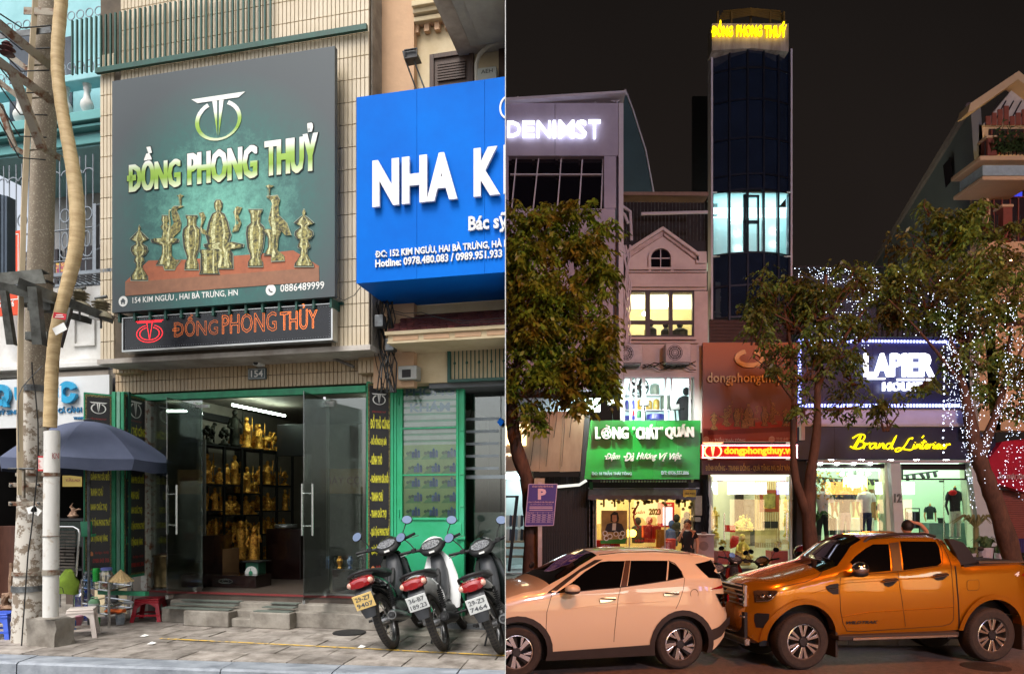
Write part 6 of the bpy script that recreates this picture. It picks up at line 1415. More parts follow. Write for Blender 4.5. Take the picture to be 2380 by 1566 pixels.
def shell(par,x0,x1,y0,z0,v,dep,mt,emt,ch=.1,z1=None):
 """a shop room whose side walls run back along the street's skew"""
 a,b,c,d=P_(x0,0,v).x,P_(x1,0,v).x,P_(x0-6,0,v+dep).x,P_(x1+6,0,v+dep).x;z1=z1 or P_(0,y0,v).z;e=v+dep
 for nm2,q in(('back_wall',((c,e,z0),(d,e,z0),(d,e,z1+.3),(c,e,z1+.3))),('side_wall',((a,v,z0),(c,e,z0),(c,e,z1+.3),(a,v,z1+.3))),('side_wall',((b,v,z0),(d,e,z0),(d,e,z1+.3),(b,v,z1+.3))),('room_floor',((a,v,z0),(b,v,z0),(d,e,z0),(c,e,z0)))):mm=MB();mm.quad(*q);mm.bd(nm2,mt,par)
 mm=MB();z=z1+ch;mm.quad((a,v+.15,z),(b,v+.15,z),(d,e,z),(c,e,z));mm.bd('room_ceiling',emt,par)
 # ---- denim store block ----
DD=21.0
den=rO('denim_store',FC,(P_(1310,900,DD).x,DD,0),'lavender clad store block with glowing DENIMST letters and a dark window band','building')
segs=[(1176,1290),(1290.5,1404),(1404.5,1418)]
rows_=[(240,361),(363,484)]
bx('parapet_panel',1160,240,1289.5,362,DD,.4,m_lav,den);bx('parapet_panel',1290.5,240,1437,362,DD,.4,m_lav,den)
bx('wall_panel',1404,363,1432,484,DD,.4,m_lav,den);bx('wall_panel',1120,363,1182,484,DD,.4,m_lav,den)
for(x0,x1)in((1120,1250),(1251,1340),(1341,1430)):bx('wall_panel',x0,485,x1,640,DD,.4,m_lav,den)
for(x0,x1)in((1120,1290),(1291,1425)):bx('wall_panel',x0,641,x1,905,DD,.4,m_lav,den)
bx('corner_strip',1438,240,1449,880,DD+.02,.5,m_nwhite,den)
poly('roof_canopy',L_(ZR1,[(0,455),(575,420),(580,430),(0,468)]),DD-.2,1.4,m_nwhite,den)
for i in range(6):mm=MB();mm.tube([P_(1182+i*50,239,DD+.2),P_(1205+i*50,226-i*1.5,DD+.2)],.03,5);mm.bd('canopy_strut',m_nwhite,den)
mm=MB();mm.tube([P_(1380,226,DD+.2),P_(1430,236,DD+.2)],.03,5);mm.bd('canopy_strut',m_nwhite,den)
bx('window_recess',1182,363,1404,484,DD+.3,.05,m_nglass,den)
for i in range(4):
 for j,(ya,yb_)in enumerate(((367,403),(407,484))):
  xa=1187+i*54;bx('pane',xa+2,ya,xa+50,yb_,DD+.22,.03,m_nglass,den)
for i in range(5):
 a=[(72,735),(175,735),(280,735),(378,740),(474,735)][i];b=[(50,965),(150,965),(262,965),(362,965),(465,965)][i]
 p0,p1=ZR1(*a),ZR1(*b);mm=MB();mm.pP([(p0[0]-1.3,p0[1]),(p0[0]+1.3,p0[1]),(p1[0]+1.6,p1[1]),(p1[0]-1.6,p1[1])],DD+.12,.08);mm.bd('mullion',m_nwhite,den)
for y in(363,405):bx('transom',1186,y-1.3,1404,y+1.3,DD+.14,.08,m_nwhite,den)
em_wht=em('letter_white',(232,236,255),1.7)
nm_=rO('glowing_name',FC,(P_(1287,318,DD).x,DD-.15,P_(1287,318,DD).z),'white glowing sliced letters DENIMST on the lavender parapet','sign')
xs=[(1179,1210,'D'),(1214,1243,'E'),(1248,1280,'N'),(1285,1292,'I'),(1298,1335,'M'),(1338,1364,'S'),(1368,1396,'T')]
def halves(mb,ch,x0,y0,x1,y1,v,gap=1.5,th=.08,off=.01):
 tmp=MB();pL(tmp,ch,x0,y0,x1,y1,v,th=.0,off=off)
 zc=P_(0,(y0+y1)/2+1,v).z;g=gap/FPX*v/2
 me=bpy.data.meshes.new('t');me.from_pydata([tuple(p)for p in tmp.V],[],tmp.P)
 for sgn in(1,-1):
  bm=bmesh.new();bm.from_mesh(me);bmesh.ops.bisect_plane(bm,geom=bm.verts[:]+bm.edges[:]+bm.faces[:],plane_co=(0,0,zc+sgn*g),plane_no=(0,0,-sgn),clear_outer=True)
  ext=bmesh.ops.extrude_face_region(bm,geom=bm.faces[:]);
  for v_ in[e for e in ext['geom']if isinstance(e,bmesh.types.BMVert)]:v_.co.y+=th
  bm.verts.index_update();mb.add([v_.co.copy()for v_ in bm.verts],[tuple(q.index for q in f.verts)for f in bm.faces]);bm.free()
 bpy.data.meshes.remove(me)
for i,(a,b,ch)in enumerate(xs):
 mm=MB();halves(mm,ch,a,281-i*.5,b,317+i*.6,DD-.12);mm.bd('letter',em_wht,nm_)
bw_=rO('rear_wing',FC,(P_(1480,445,27).x,27,0),'dark sloping side wing behind the lavender store, right of its parapet','building')
poly('wall',[(1430,214),(1453,210),(1470,255),(1500,350),(1518,446),(1518,900),(1430,900)],27,3,mat('teal_dark_wall',(70,96,104),.8,var=.2,scale=.5),bw_)
poly('edge_trim',[(1452,208),(1455,208),(1473,255),(1503,350),(1521,446),(1518,446),(1500,350),(1470,255)],26.9,.09,m_nwhite,bw_)
# ---- lower left: rusty metal hoarding with letters, lit clothes shop ----
DH=20.6
ho=rO('metal_hoarding',FC,(P_(1270,1095,DH).x,DH,P_(1270,1095,DH).z),'streaked bare metal fascia over the clothes shop with bright letters at the left edge','fascia')
m_hoard=mat('streaked_metal',(150,132,108),.45,.5,var=.3,scale=.8,c2=(96,78,60),stretch=(1,1,.35),bump=.1,detail=9)
xe=[ZN7(*p)for p in((-40,125),(645,125),(608,598),(-40,602))]
for k in range(4):
 q0,q1=k/4,(k+1)/4;mm=MB();a=(xe[0][0]+(xe[1][0]-xe[0][0])*q0,xe[0][1]);b=(xe[0][0]+(xe[1][0]-xe[0][0])*q1-.5,xe[1][1]);c=(xe[3][0]+(xe[2][0]-xe[3][0])*q1-.5,xe[2][1]);d=(xe[3][0]+(xe[2][0]-xe[3][0])*q0,xe[3][1]);mm.pP([a,b,c,d],DH,.06);mm.bd('sheet',m_hoard,ho)
mm=MB();pL(mm,'IST',*ZN7(-8,225),*ZN7(220,395),DH-.15,th=.1,off=.05);mm.bd('bright_letters',em('letter_warm',(255,226,170),2.5),ho)
mm=MB();pL(mm,'vert',*ZN7(5,450),*ZN7(95,478),DH-.06,th=.03,off=.02);mm.bd('small_letters',em('letter_warm_dim',(255,230,200),1.6),ho)
poly('black_gap',L_(ZN7,[(645,125),(685,150),(640,660),(605,690)]),DH+.1,.4,m_blk,ho)
bx('balcony_wall',1176,925,1395,957,DH+.8,.2,mat('pale_blue_panel',(150,176,190),.6,bump=0),ho)
mm=MB()
for k in range(7):
 x0,y0=ZN7(200+k*55,-10);x1,y1=ZN7(150+k*62,560 if k%2 else 330)
 mm.tube([P_(x0,y0,DH-.3),P_((x0+x1)/2+4,(y0+y1)/2,DH-.3),P_(x1,y1,DH-.2)],.008,4)
mm.bd('unlit_wires',m_blk,lbl='unlit fairy light wires strung across the bare metal fascia',cat='wires',kind='stuff')
sh1=rO('clothes_shop',FC,(P_(1215,1330,DF).x,DF,RG+.12),'small lit clothes shop interior at the left edge behind a black door frame','shop')
m_int=mat('bright_interior',(214,222,218),.8,bump=0,var=.04)
bx('back_wall',1150,1095,1236,1345,DF+3,.1,m_int,sh1);mm=MB();a=P_(1150,1345,DF+3);mm.box(a.x-.5,P_(1240,1300,DF).x,DF,DF+3,RG+.1,RG+.14);mm.bd('floor',m_int,sh1)
mm=MB();mm.box(P_(1160,1100,DF).x,P_(1232,1100,DF).x,DF+.3,DF+2.8,P_(0,1104,DF).z,P_(0,1100,DF).z);mm.bd('ceiling_light',em('cool_panel',(214,240,246),5),sh1)
bx('side_wall',1232,1095,1240,1345,DF,3,m_int,sh1)
poly('door_frame',L_(ZN7,[(95,790),(122,790),(55,1390),(30,1390)]),DF-.1,.1,m_blk,sh1);bx('door_head',*ZN7(-10,790),*ZN7(120,806),DF-.1,.09,m_blk,sh1)
for j,(y,n_)in enumerate(((950,6),(1060,8))):
 for k in range(n_):
  x0,y0=ZN7(20+k*22,y);mm=MB();mm.pP([(x0,y0),(x0+4,y0-2),(x0+8,y0),(x0+7,y0+26+RU(-4,6)),(x0+1,y0+26)],DF+1.2+k*.02,.04);mm.bd('garment',mat('garment_%d'%(k%4),[(206,200,190),(60,64,76),(150,110,90),(120,140,150)][k%4],.9,bump=0),lbl='%s garment, %s from the left on the %s rail of the left clothes shop'%(['cream','charcoal','brown','grey-blue'][k%4],ORD[k],['upper','lower'][j]),cat='garment',group='garments in the left clothes shop')
for j,y in enumerate((1150,1200,1270)):bx('shelf_table',*ZN7(10,y),*ZN7(165,y+12),DF+.9,.5,mat('pale_wood',(170,146,112),.6),None,lbl='%s wooden display table in the left clothes shop'%['highest','middle','lowest'][j],cat='table')
ds=rO('dark_shutter',FC,(P_(1320,1330,DF).x,DF-.1,RG+.12),'unlit black corrugated shutter between the clothes shop and the noodle shop','shutter')
mm=MB();x=1256
while x<1372:mm=MB();mm.pbox(x,1108,x+5,1345,DF-.1+.02*(int(x)%2),.05);mm.bd('corrugation',m_blk,ds);x+=5.5
bx('grey_pillar',1244,1108,1256,1345,DF-.3,.3,mat('pillar_grey',(140,130,118),.8),ds);bx('green_post',1371,1120,1378,1345,DF-.3,.3,mat('green_post',(36,110,60),.6),ds)
mm=MB();mm.tube([P_(*ZN7(425,720),DF-.4),P_(*ZN7(600,705),DF-.4),P_(*ZN7(655,670),DF-.5)],.05,6);mm.bd('light_strip',em('dim_strip',(220,220,210),.8),ds)
# ---- gabled pink house ----
DG=21.6
gh=rO('gabled_house',FC,(P_(1545,900,DG).x,DG,0),'narrow pinkish house with a stucco gable, lit upstairs window and small arched opening','building')
gp_=L_(ZR1,[(590,1170),(750,1062),(915,1185),(955,1185),(955,1350),(570,1350)])
ap=[(1476,596),(1541,534),(1606,600)]
poly('gable_wall',[ZR1(590,1345),ZR1(590,1165),ZR1(750,1062),ZR1(925,1180),ZR1(955,1180),ZR1(955,1345)],DG,.4,m_pinkw,gh)
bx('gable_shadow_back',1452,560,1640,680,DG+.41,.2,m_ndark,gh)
mm=MB()
for(a,b)in(((592,1150),(752,1048)),((752,1048),(918,1168))):
 p,q=ZR1(*a),ZR1(*b);mm=MB();mm.pP([(p[0],p[1]+9),(p[0],p[1]),(q[0],q[1]),(q[0],q[1]+9)]if a[0]<b[0]else[],DG-.22,.21);mm.bd('gable_moulding',m_pinkw,gh,bv=.02)
 mm=MB();mm.pP([(p[0]+2,p[1]+22),(p[0]+2,p[1]+10),(q[0],q[1]+10),(q[0],q[1]+22)],DG-.10,.09);mm.bd('relief_band',mat('relief',(214,196,196),.8,var=.3,scale=5,bump=1.0,bscale=9),gh)
bx('gable_return',*ZR1(905,1165),*ZR1(955,1220),DG-.1,.09,m_pinkw,gh,bv=.02)
for y,h_ in((1238,12),(1256,6),(1322,8)):bx('string_course',*ZR1(585,y),*ZR1(955,y+h_),DG-.12,.11,m_pinkw,gh,bv=.01)
a0=P_(*ZR1(740,1205),DG-.02);w_=.30
mm=MB();pts=[(a0.x-w_,a0.z-.42)]+[(a0.x-w_*cO(rad(k*18)),a0.z+.05+w_*.9*sI(rad(k*18)))for k in range(11)]+[(a0.x+w_,a0.z-.42)]
mm.prism(pts,DG-.03,DG-.005);ar=mm.bd('arched_window',m_nglass,gh)
mm=MB();ring2(mm,a0.x,a0.z+.05,w_+.09,w_*.9+.09,.08,DG-.10,.09,14,0,180);mm.box(a0.x-w_-.09,a0.x-w_-.01,DG-.1,DG-.01,a0.z-.42,a0.z+.05);mm.box(a0.x+w_+.01,a0.x+w_+.09,DG-.1,DG-.01,a0.z-.42,a0.z+.05);mm.bd('frame',m_pinkw,ar)
mm=MB();mm.box(a0.x-.012,a0.x+.012,DG-.06,DG-.035,a0.z-.42,a0.z+.3);mm.box(a0.x-w_,a0.x+w_,DG-.06,DG-.035,a0.z+.02,a0.z+.05);mm.bd('bars',m_nwhite,ar)
wx0,wy0=ZR1(575,1345);wx1,wy1=ZR1(897,1562)
bx('wall_left',*ZR1(560,1350),wx0,1000,DG,.3,m_pinkw,gh);bx('wall_right',wx1,ZR1(0,1350)[1],1645,1003,DG,.3,m_pinkw,gh);bx('wall_below',wx0,wy1,wx1,876,DG,.3,m_pinkw,gh)
bx('sill',wx0-4,wy1+1,wx1+6,wy1+6,DG-.15,.14,m_pinkw,gh,bv=.01);bx('string_course',wx0-6,793,wx1+10,797,DG-.12,.11,m_pinkw,gh)
m_warmroom=mat('warm_room',(240,232,196),.8,bump=0,var=.05)
ur=rO('lit_window',FC,(P_(1532,782,DG).x,DG,P_(1532,782,DG).z),'lit six-pane window of the pink house with people silhouetted inside','window')
shell(ur,wx0,wx1,wy0,P_(0,wy1,DG).z-.05,DG+.2,2.3,m_warmroom,em('warm_ceiling',(255,240,190),1.3),.05)
bulb=em('warm_bulb',(255,246,214),30)
for k,(x,y)in enumerate(((640,1402),(664,1455),(762,1412))):mm=MB();c=P_(*ZR1(x,y),DG+1.4);mm.ball(tuple(c),.07 if k<2 else .11);mm.bd('ceiling_lamp',bulb,ur)
for(x0,x1)in((575,583),(672,692),(780,797),(889,897)):bx('mullion',*ZR1(x0,1345),*ZR1(x1,1562),DG+.04,.12,m_nframe,ur)
for(y0,y1)in((1345,1355),(1486,1502),(1554,1562)):bx('transom',*ZR1(583,y0),*ZR1(889,y1),DG+.05,.1,m_nframe,ur)
bx('pane',wx0,wy0,wx1,wy1,DG+.10,.01,cl_glass,ur)
for k,(x,y,s_)in enumerate(((694,1530,1),(765,1535,.8),(830,1535,1.3))):
 c=P_(*ZR1(x,y),DG+1.1);mm=MB();mm.lathe([(.22*s_,-.6),(.2*s_,0),(.10*s_,.08),(.05,.1)],tuple(c),12);mm.ball((c.x,c.y,c.z+.22),.11,(1,1,1.2),12);mm.bd('person',mat('silhouette_cloth',(70,72,84),.9,bump=0),sh=1,lbl=['dark haired person at the left of the lit upstairs window','person in the middle of the lit upstairs window','broad person at the right of the lit upstairs window'][k],cat='person')
tc_=rO('terrace_cage',FC,(P_(1540,560,DG+.3).x,DG+.3,P_(1540,560,DG).z),'dark barred terrace cage with a metal roof behind the gable','cage')
poly('roof_edge',[(1430,446),(1647,446),(1647,455),(1430,453)],DG,.5,mat('roof_tin',(150,120,104),.4,.6,bump=0),tc_)
bx('back_wall',1436,453,1645,600,DG+2,.1,mat('terrace_dark',(44,34,38),.8),tc_)
mm=MB();x=1440
while x<1645:mm=MB();mm.tube([P_(x,453,DG+.45),P_(x,590,DG+.45)],.012,5);mm.bd('bar',m_galv,tc_);x+=8.2
for P in([(1490,497),(1645,493)],[(1430,458),(1440,475),(1465,492),(1468,560)],[(1428,480),(1452,500),(1460,520)]):mm=MB();mm.tube([P_(x,y,DG+.3)for x,y in P],.05,7);mm.bd('pipe',m_nwhite,tc_,sh=1)
bx('grey_pier',1428,520,1450,900,DG-.1,.5,mat('grey_pier',(150,140,150),.8),gh)
mm=MB()
for k in range(6):mm.tube([P_(1457+RU(-4,6)+5*sI(j*1.3+k),570+j*30,DG-.15-RU(0,.1))for j in range(9)],.025,5)
mm.bd('drain_pipes',m_nwhite,sh=1,lbl='bundle of pale drain pipes and wires down the left edge of the pink house',cat='pipes',kind='stuff')
def aircon(x0,y0,x1,y1,lbl,par=None):
 c=P_((x0+x1)/2,y1,DG-.5);o=rO('air_conditioner',FC,tuple(c),lbl,'air conditioner','air conditioners on the pink house')
 bx('casing',x0,y0,x1,y1,DG-.5,.35,mat('ac_white',(206,196,200),.5,bump=0),o,bv=.02)
 fx=x0+(x1-x0)*.36;fc=P_(fx,(y0+y1)/2,DG-.5);r=(y1-y0)*.43/FPX*DG
 mm=MB();disc(mm,fc.x,fc.z,r,DG-.515,.012,20);f_=mm.bd('fan',m_ndark,o);mm=MB();
 for q in(.35,.6,.85,1.02):ring2(mm,fc.x,fc.z,r*q,r*q,.02,DG-.53,.01,20)
 for k in range(12):a=k*PI/6;mm.tube([(fc.x,DG-.53,fc.z),(fc.x+r*cO(a),DG-.53,fc.z+r*sI(a))],.006,4)
 mm.bd('grille',m_nwhite,f_);mm=MB();disc(mm,fc.x,fc.z,r*.18,DG-.54,.01,12);mm.bd('fan_hub',m_nwhite,f_)
 mm=MB();mm.pbox(x0+3,y1+1,x1-3,y1+4,DG-.5,.5);mm.bd('bracket',m_galv,o)
 return o
aircon(*ZR3(505,120),*ZR3(620,202),'air conditioner unit half behind the leaves at the left of the pink house');aircon(*ZR3(722,118),*ZR3(832,200),'air conditioner unit clear of the tree, right one on the pink house')
mm=MB()
for k in range(3):mm.tube([P_(*ZR3(620+q*26,210+14*sI(q*1.2+k*2)+k*6),DG-.2)for q in range(10)],.015,4)
mm.bd('loose_wires',m_blk,lbl='loose black wires sagging between the two air conditioners',cat='wires')
sr=rO('store_room_window',FC,(P_(1520,977,DG).x,DG,P_(1520,977,DG).z),'bright store room window with shelves of pots over the green sign','window')
m_cool=mat('cool_room',(214,226,226),.8,bump=0,var=.04)
a0,b0=ZN2(400,110),ZN2(945,500)
q0,q1=P_(*a0,DG),P_(*b0,DG);shell(sr,a0[0],b0[0],a0[1],q1.z-.2,DG+.2,2.2,m_cool,em('cool_ceiling',(214,240,240),1.6),.05)
bx('room_tube_light',*ZN2(808,158),*ZN2(946,178),DG+1.8,.05,em('cool_tube',(236,252,252),14),sr)
for(x0,x1)in((398,412),(456,472),(500,512),(556,584),(742,760),(792,808),(944,958)):bx('frame_post',*ZN2(x0,105),*ZN2(x1,470),DG-.02,.08,m_nwhite,sr)
for y in(98,):bx('frame_head',*ZN2(395,y),*ZN2(960,y+14),DG-.03,.1,m_nwhite,sr)
for y in(250,375):bx('shelf',*ZN2(410,y),*ZN2(800,y+8),DG+.8,.4,m_nwhite,sr)
sc_cols=[(60,60,150),(210,150,40),(160,130,60),(120,130,120),(200,40,60),(60,130,80)]
for k,(x0,y0,x1,y1,ci)in enumerate(((415,300,445,375,0),(450,300,500,375,0),(515,295,560,375,1),(585,300,640,375,2),(645,290,700,375,2),(705,255,790,375,3),(455,385,495,425,4),(500,385,555,440,5),(590,410,740,465,0),(620,160,700,250,3),(400,425,500,465,0))):
 c=P_(*ZN2((x0+x1)/2,y1),DG+.95);r=(x1-x0)/2*.2817/FPX*(DG+.95);h=(y1-y0)*.2817/FPX*(DG+.95)
 mm=MB();mm.lathe([(r*.85,0),(r,h*.1),(r,h*.8),(r*.8,h*.9),(r*.4,h)],tuple(c),12);mm.bd('storage_pot',mat('pot_%d'%ci,sc_cols[ci],.4,bump=0),sh=1,lbl='%s storage tub, %s from the left on the store room shelves'%(['blue','yellow','ochre','grey','red','green'][ci],ORD[k]),cat='tub',group='tubs on the store room shelves')
u=P_(*ZN2(528,190),DG+.4);mm=MB();ring2(mm,u.x,u.z,.33,.33,.04,DG+.4,.05,24);ring2(mm,u.x,u.z,.2,.2,.02,DG+.4,.03,20)
for k in range(5):a=k*1.257;mm.tube([(u.x,DG+.42,u.z),(u.x+.3*cO(a),DG+.42,u.z+.3*sI(a))],.05,5)
mm.bd('standing_fan',m_blk,lbl='black round electric fan inside the store room window',cat='fan')
c=P_(*ZN2(905,465),DG+.5);mm=MB();mm.lathe([(.16,-.1),(.2,.3),(.24,.62),(.19,.72),(.07,.78)],tuple(c),12);mm.ball((c.x+.06,c.y,c.z+.93),.115,(1,1,1.2),12);mm.tube([(c.x-.15,c.y,c.z+.65),(c.x-.3,c.y-.1,c.z+.4),(c.x-.1,c.y-.25,c.z+.35)],[.07,.06,.04],8);mm.bd('person',mat('black_shirt',(24,24,30),.9,bump=0),sh=1,lbl='person in black standing at the right of the store room window',cat='person')
# ---- green sign and lamps ----
m_gsign=mat('green_sign',(16,140,52),.35,var=.05,scale=1,bump=.02)
gs=rO('green_sign',FC,(P_(1500,1112,20.9).x,20.9,P_(1500,1112,20.9).z),'big green sign board with raised white letters LÒNG CHÁT QUÁN','sign')
DS=20.9
nx4=5
for k in range(nx4):
 q0,q1=k/nx4,(k+1)/nx4;T=lambda q:ZN2(128+(1040-128)*q,465);Bq=lambda q:ZN2(75+(1030-75)*q,950);a,b,c,d=T(q0),T(q1),Bq(q1),Bq(q0);mm=MB();mm.pP([a,(b[0]-.3,b[1]),(c[0]-.3,c[1]),d],DS,.12);mm.bd('panel',m_gsign,gs)
m_glet=mat('sign_letter_white',(226,214,210),.4,bump=0)
mm=MB()
for w,x0,x1,y0 in(('L',168,212,518),('NG',310,445,518),('CHÁT',506,700,498),('QUÁN',748,985,495)):pL(mm,w,*ZN2(x0,y0),*ZN2(x1,617),DS-.14,th=.09,off=.02,bold=.016)
for x in(480,492,708,722):mm.pP(L_(ZN2,[(x,518),(x+7,516),(x+5,540),(x,542)]),DS-.14,.09)
mm.bd('raised_letters',m_glet,gs)
u=P_(*ZN2(262,570),DS-.14);mm=MB();rr_=43*.2817/FPX*DS;ring2(mm,u.x,u.z,rr_,rr_*1.1,.035,DS-.14,.09,24)
for k in range(5):a=rad(90+72*k);ring2(mm,u.x+rr_*.45*cO(a),u.z+rr_*.45*sI(a),rr_*.26,rr_*.26,.03,DS-.13,.04,10)
mm.tube([(u.x-.02,DS-.1,u.z+rr_*1.5),(u.x+.1,DS-.1,u.z+rr_*1.15)],.03,5);mm.bd('flower_letter',m_glet,gs)
mm=MB()
for w,x0,x1 in(('Đậm',248,375),('Đà',405,490),('Hương',512,680),('Vị',700,765),('Việt',785,885)):pL(mm,w,*ZN2(x0,730),*ZN2(x1,800),DS-.10,th=.06,off=.015,shear=.45)
mm.bd('script_letters',m_glet,gs)
mm=MB();pL(mm,'ĐC: 18 TRẦN THÁI TÔNG',*ZN2(140,878),*ZN2(470,915),DS-.03,th=.02,off=.03);pL(mm,'ĐT: 0936.557.886',*ZN2(712,880),*ZN2(942,912),DS-.03,th=.02,off=.03);mm.bd('small_letters',mat('blue_white',(190,214,226),.3,bump=0),gs)
for k,(x,y,yb_)in enumerate(((300,320,465),(572,325,465),(824,358,478))):
 c=P_(*ZN2(x,y),DS-.5);o=rO('sign_lamp',FC,tuple(P_(*ZN2(x,yb_),DS)),['small black sign lamp on an arm, leftmost over the green sign','small black sign lamp on an arm, middle over the green sign','small black sign lamp on an arm, rightmost over the green sign'][k],'lamp','lamps over the green sign')
 mm=MB();mm.box(c.x-.14,c.x+.14,c.y-.05,c.y+.06,c.z-.08,c.z+.08);mm.bd('head',m_blk,o,bv=.01);mm=MB();mm.tube([tuple(c),tuple(P_(*ZN2(x+12,yb_),DS+.05))],.02,5);mm.bd('arm',m_blk,o)
 mm=MB();mm.box(c.x-.11,c.x+.11,c.y+.061,c.y+.065,c.z-.06,c.z+.06);mm.bd('lens',em('flood_lens',(220,255,225),6),o);l=bpy.data.lights.new('sign_lamp_light','SPOT');l.energy=(520,150,110)[k];l.color=(.85,1,.88);l.spot_size=rad(150);l.spot_blend=.6;l.shadow_soft_size=.08;lo=bpy.data.objects.new('sign_lamp_light',l);COL.objects.link(lo);lo.location=(c.x,c.y-.17,c.z+.2);lo.rotation_euler=(rad(48),0,0)
 # ---- noodle shop under the green sign ----
ns_=rO('noodle_shop',FC,(P_(1500,1330,DF).x,DF,RG+.12),'brightly lit eatery with glass front, festive decals and grey awning under the green sign','shop')
sx0,sy0=ZN2(175,1095);sx1=ZN2(985,0)[0];gz=RG+.14
m_cream=mat('cream_room',(240,226,176),.8,bump=0,var=.05)
q0,q1=P_(sx0,sy0,DF),P_(sx1,sy0,DF)
shell(ns_,sx0,sx1,sy0,gz,DF,3.2,m_cream,em('cream_ceiling',(255,232,170),2.0))
bx('dark_head',*ZN2(125,975),*ZN2(1000,1022),DF-.2,.2,m_blk,ns_)
for k in range(30):x0=215+k*24;bx('slatted_vent',*ZN2(x0,960),*ZN2(x0+11,974),DF-.25,.1,m_int,ns_)
aw=rO('awning',FC,(P_(1497,1155,DF-1).x,DF-1,P_(1497,1155,DF-1).z),'grey fabric awning with scalloped edge and a small yellow ad at its right','awning')
mm=MB();pa,pb_=P_(*ZN2(118,1020),DF-.1),P_(*ZN2(1025,1020),DF-.1);pc,pd=P_(*ZN2(110,1085),DF-.9),P_(*ZN2(1000,1085),DF-.9)
n_=24;top=[tuple(pa.lerp(pb_,k/n_))for k in range(n_+1)];low=[tuple(pc.lerp(pd,k/n_)+Vc((0,0,.02*(k%2))))for k in range(n_+1)];hem=[(p[0],p[1],p[2]-.11-(.05 if k%2 else 0))for k,p in enumerate(low)]
mm.grid([top,low,hem]);mm.bd('fabric',mat('grey_awning',(110,112,130),.8,var=.15,scale=2),aw)
bx('front_rail',*ZN2(112,1018),*ZN2(1028,1028),DF-.18,.04,m_nwhite,aw)
o=bx('ad_patch',*ZN2(895,1036),*ZN2(1000,1095),DF-.95,.01,mat('yellow_patch',(216,176,56),.6,bump=0),aw)
mm=MB();pL(mm,'HÒA PHÁT',*ZN2(908,1058),*ZN2(992,1074),DF-.965,th=.004,off=.02);mm.bd('lettering',m_blk,o)
bx('glass',sx0-1,sy0,sx1,1345,DF-.02,.01,cl_glass,ns_)
for x in(172,448,742,985):bx('door_frame',*ZN2(x,1100),*ZN2(x+8,1700),DF-.04,.05,m_nwhite,ns_)
m_dg=mat('gold_decal',(176,140,44),.5,bump=0);m_dr=mat('red_decal',(196,20,20),.5,bump=0)
mm=MB();pL(mm,'2023',*ZN2(612,1190),*ZN2(712,1245),DF-.05,th=.004,off=.05)
for k in range(46):
 x=R.choice([RU(185,440),RU(450,980),RU(840,980)]);y=1110+abs(R.gauss(0,40));c=P_(*ZN2(x,y),DF-.05);disc(mm,c.x,c.z,RU(.03,.07),DF-.05,.003,6)
for x in(240,330,860,910):c=P_(*ZN2(x,1140),DF-.05);mm.box(c.x-.03,c.x+.03,DF-.05,DF-.046,c.z-.15,c.z+.12)
mm.bd('gold_decals',m_dg,ns_)
mm=MB();mm.tube([P_(*ZN2(x,y),DF-.06)for x,y in((525,1155),(500,1200),(485,1260),(500,1320),(530,1345),(515,1360))],.03,5);mm.tube([P_(*ZN2(x,y),DF-.06)for x,y in((470,1190),(500,1185),(480,1225),(505,1240))],.03,5)
pL(mm,'uân',*ZN2(508,1205),*ZN2(580,1235),DF-.05,th=.004,off=.0,shear=.4);pL(mm,'QUÁN',*ZN2(612,1322),*ZN2(692,1352),DF-.05,th=.004,off=.04);pL(mm,'KÍNH MỜI',*ZN2(498,1440),*ZN2(660,1468),DF-.05,th=.004,off=.03);mm.bd('red_decals',m_dr,ns_)
po=rO('poster',FC,(P_(1412,1250,DF-.05).x,DF-.1,P_(1412,1250,DF-.05).z),'poster of a dark-haired diner over dishes with a green footer','poster')
bx('sheet',*ZN2(220,1207),*ZN2(432,1482),DF-.1,.02,mat('poster_tan',(206,176,110),.6,bump=0,var=.3,scale=3),po)
def pd_(name,pts,mt,dv):mm=MB();mm.pP(L_(ZN2,pts),DF-.102-dv,.002);mm.bd(name,mt,po)
pd_('print_hair',[(295,1300),(295,1240),(325,1215),(355,1225),(366,1270),(360,1305)],m_blk,.002);pd_('print_face',[(308,1290),(310,1245),(345,1245),(348,1290),(328,1310)],mat('print_skin',(206,160,130),.6,bump=0),.005)
pd_('print_jacket',[(245,1385),(265,1320),(310,1305),(350,1305),(390,1320),(415,1385)],mat('print_navy',(34,36,52),.6,bump=0),.008);pd_('print_shirt',[(308,1370),(312,1312),(342,1312),(338,1370)],m_wht,.011)
pd_('green_footer',[(212,1480),(212,1455),(430,1435),(415,1482)],mat('print_green',(40,140,40),.6,bump=0),.008)
for x,y in((250,1395),(290,1420),(340,1400),(395,1395),(260,1435),(380,1425)):c=P_(*ZN2(x,y),DF-.11);mm=MB();disc(mm,c.x,c.z,.085,DF-.118,.003,12);mm.bd('print_dish',m_wht,po);mm=MB();disc(mm,c.x,c.z,.055,DF-.122,.003,10);mm.bd('print_food',mat('print_food',(150,110,40),.6,bump=0,var=.4,scale=9),po)
fr=rO('drinks_fridge',FC,(P_(*ZN2(768,1330),DF+2).x,DF+2,gz),'red topped glass drinks fridge inside the eatery','fridge')
bx('body',*ZN2(712,1140),*ZN2(822,1345),DF+2.0,.6,mat('fridge_red',(206,30,50),.4,bump=0),fr);bx('glass_door',*ZN2(728,1180),*ZN2(806,1330),DF+1.97,.02,em('fridge_glow',(240,214,220),1.2),fr)
mm=MB();pL(mm,'Drink',*ZN2(732,1150),*ZN2(802,1170),DF+1.96,th=.01,shear=.3,off=.02);mm.bd('lettering',m_wht,fr)
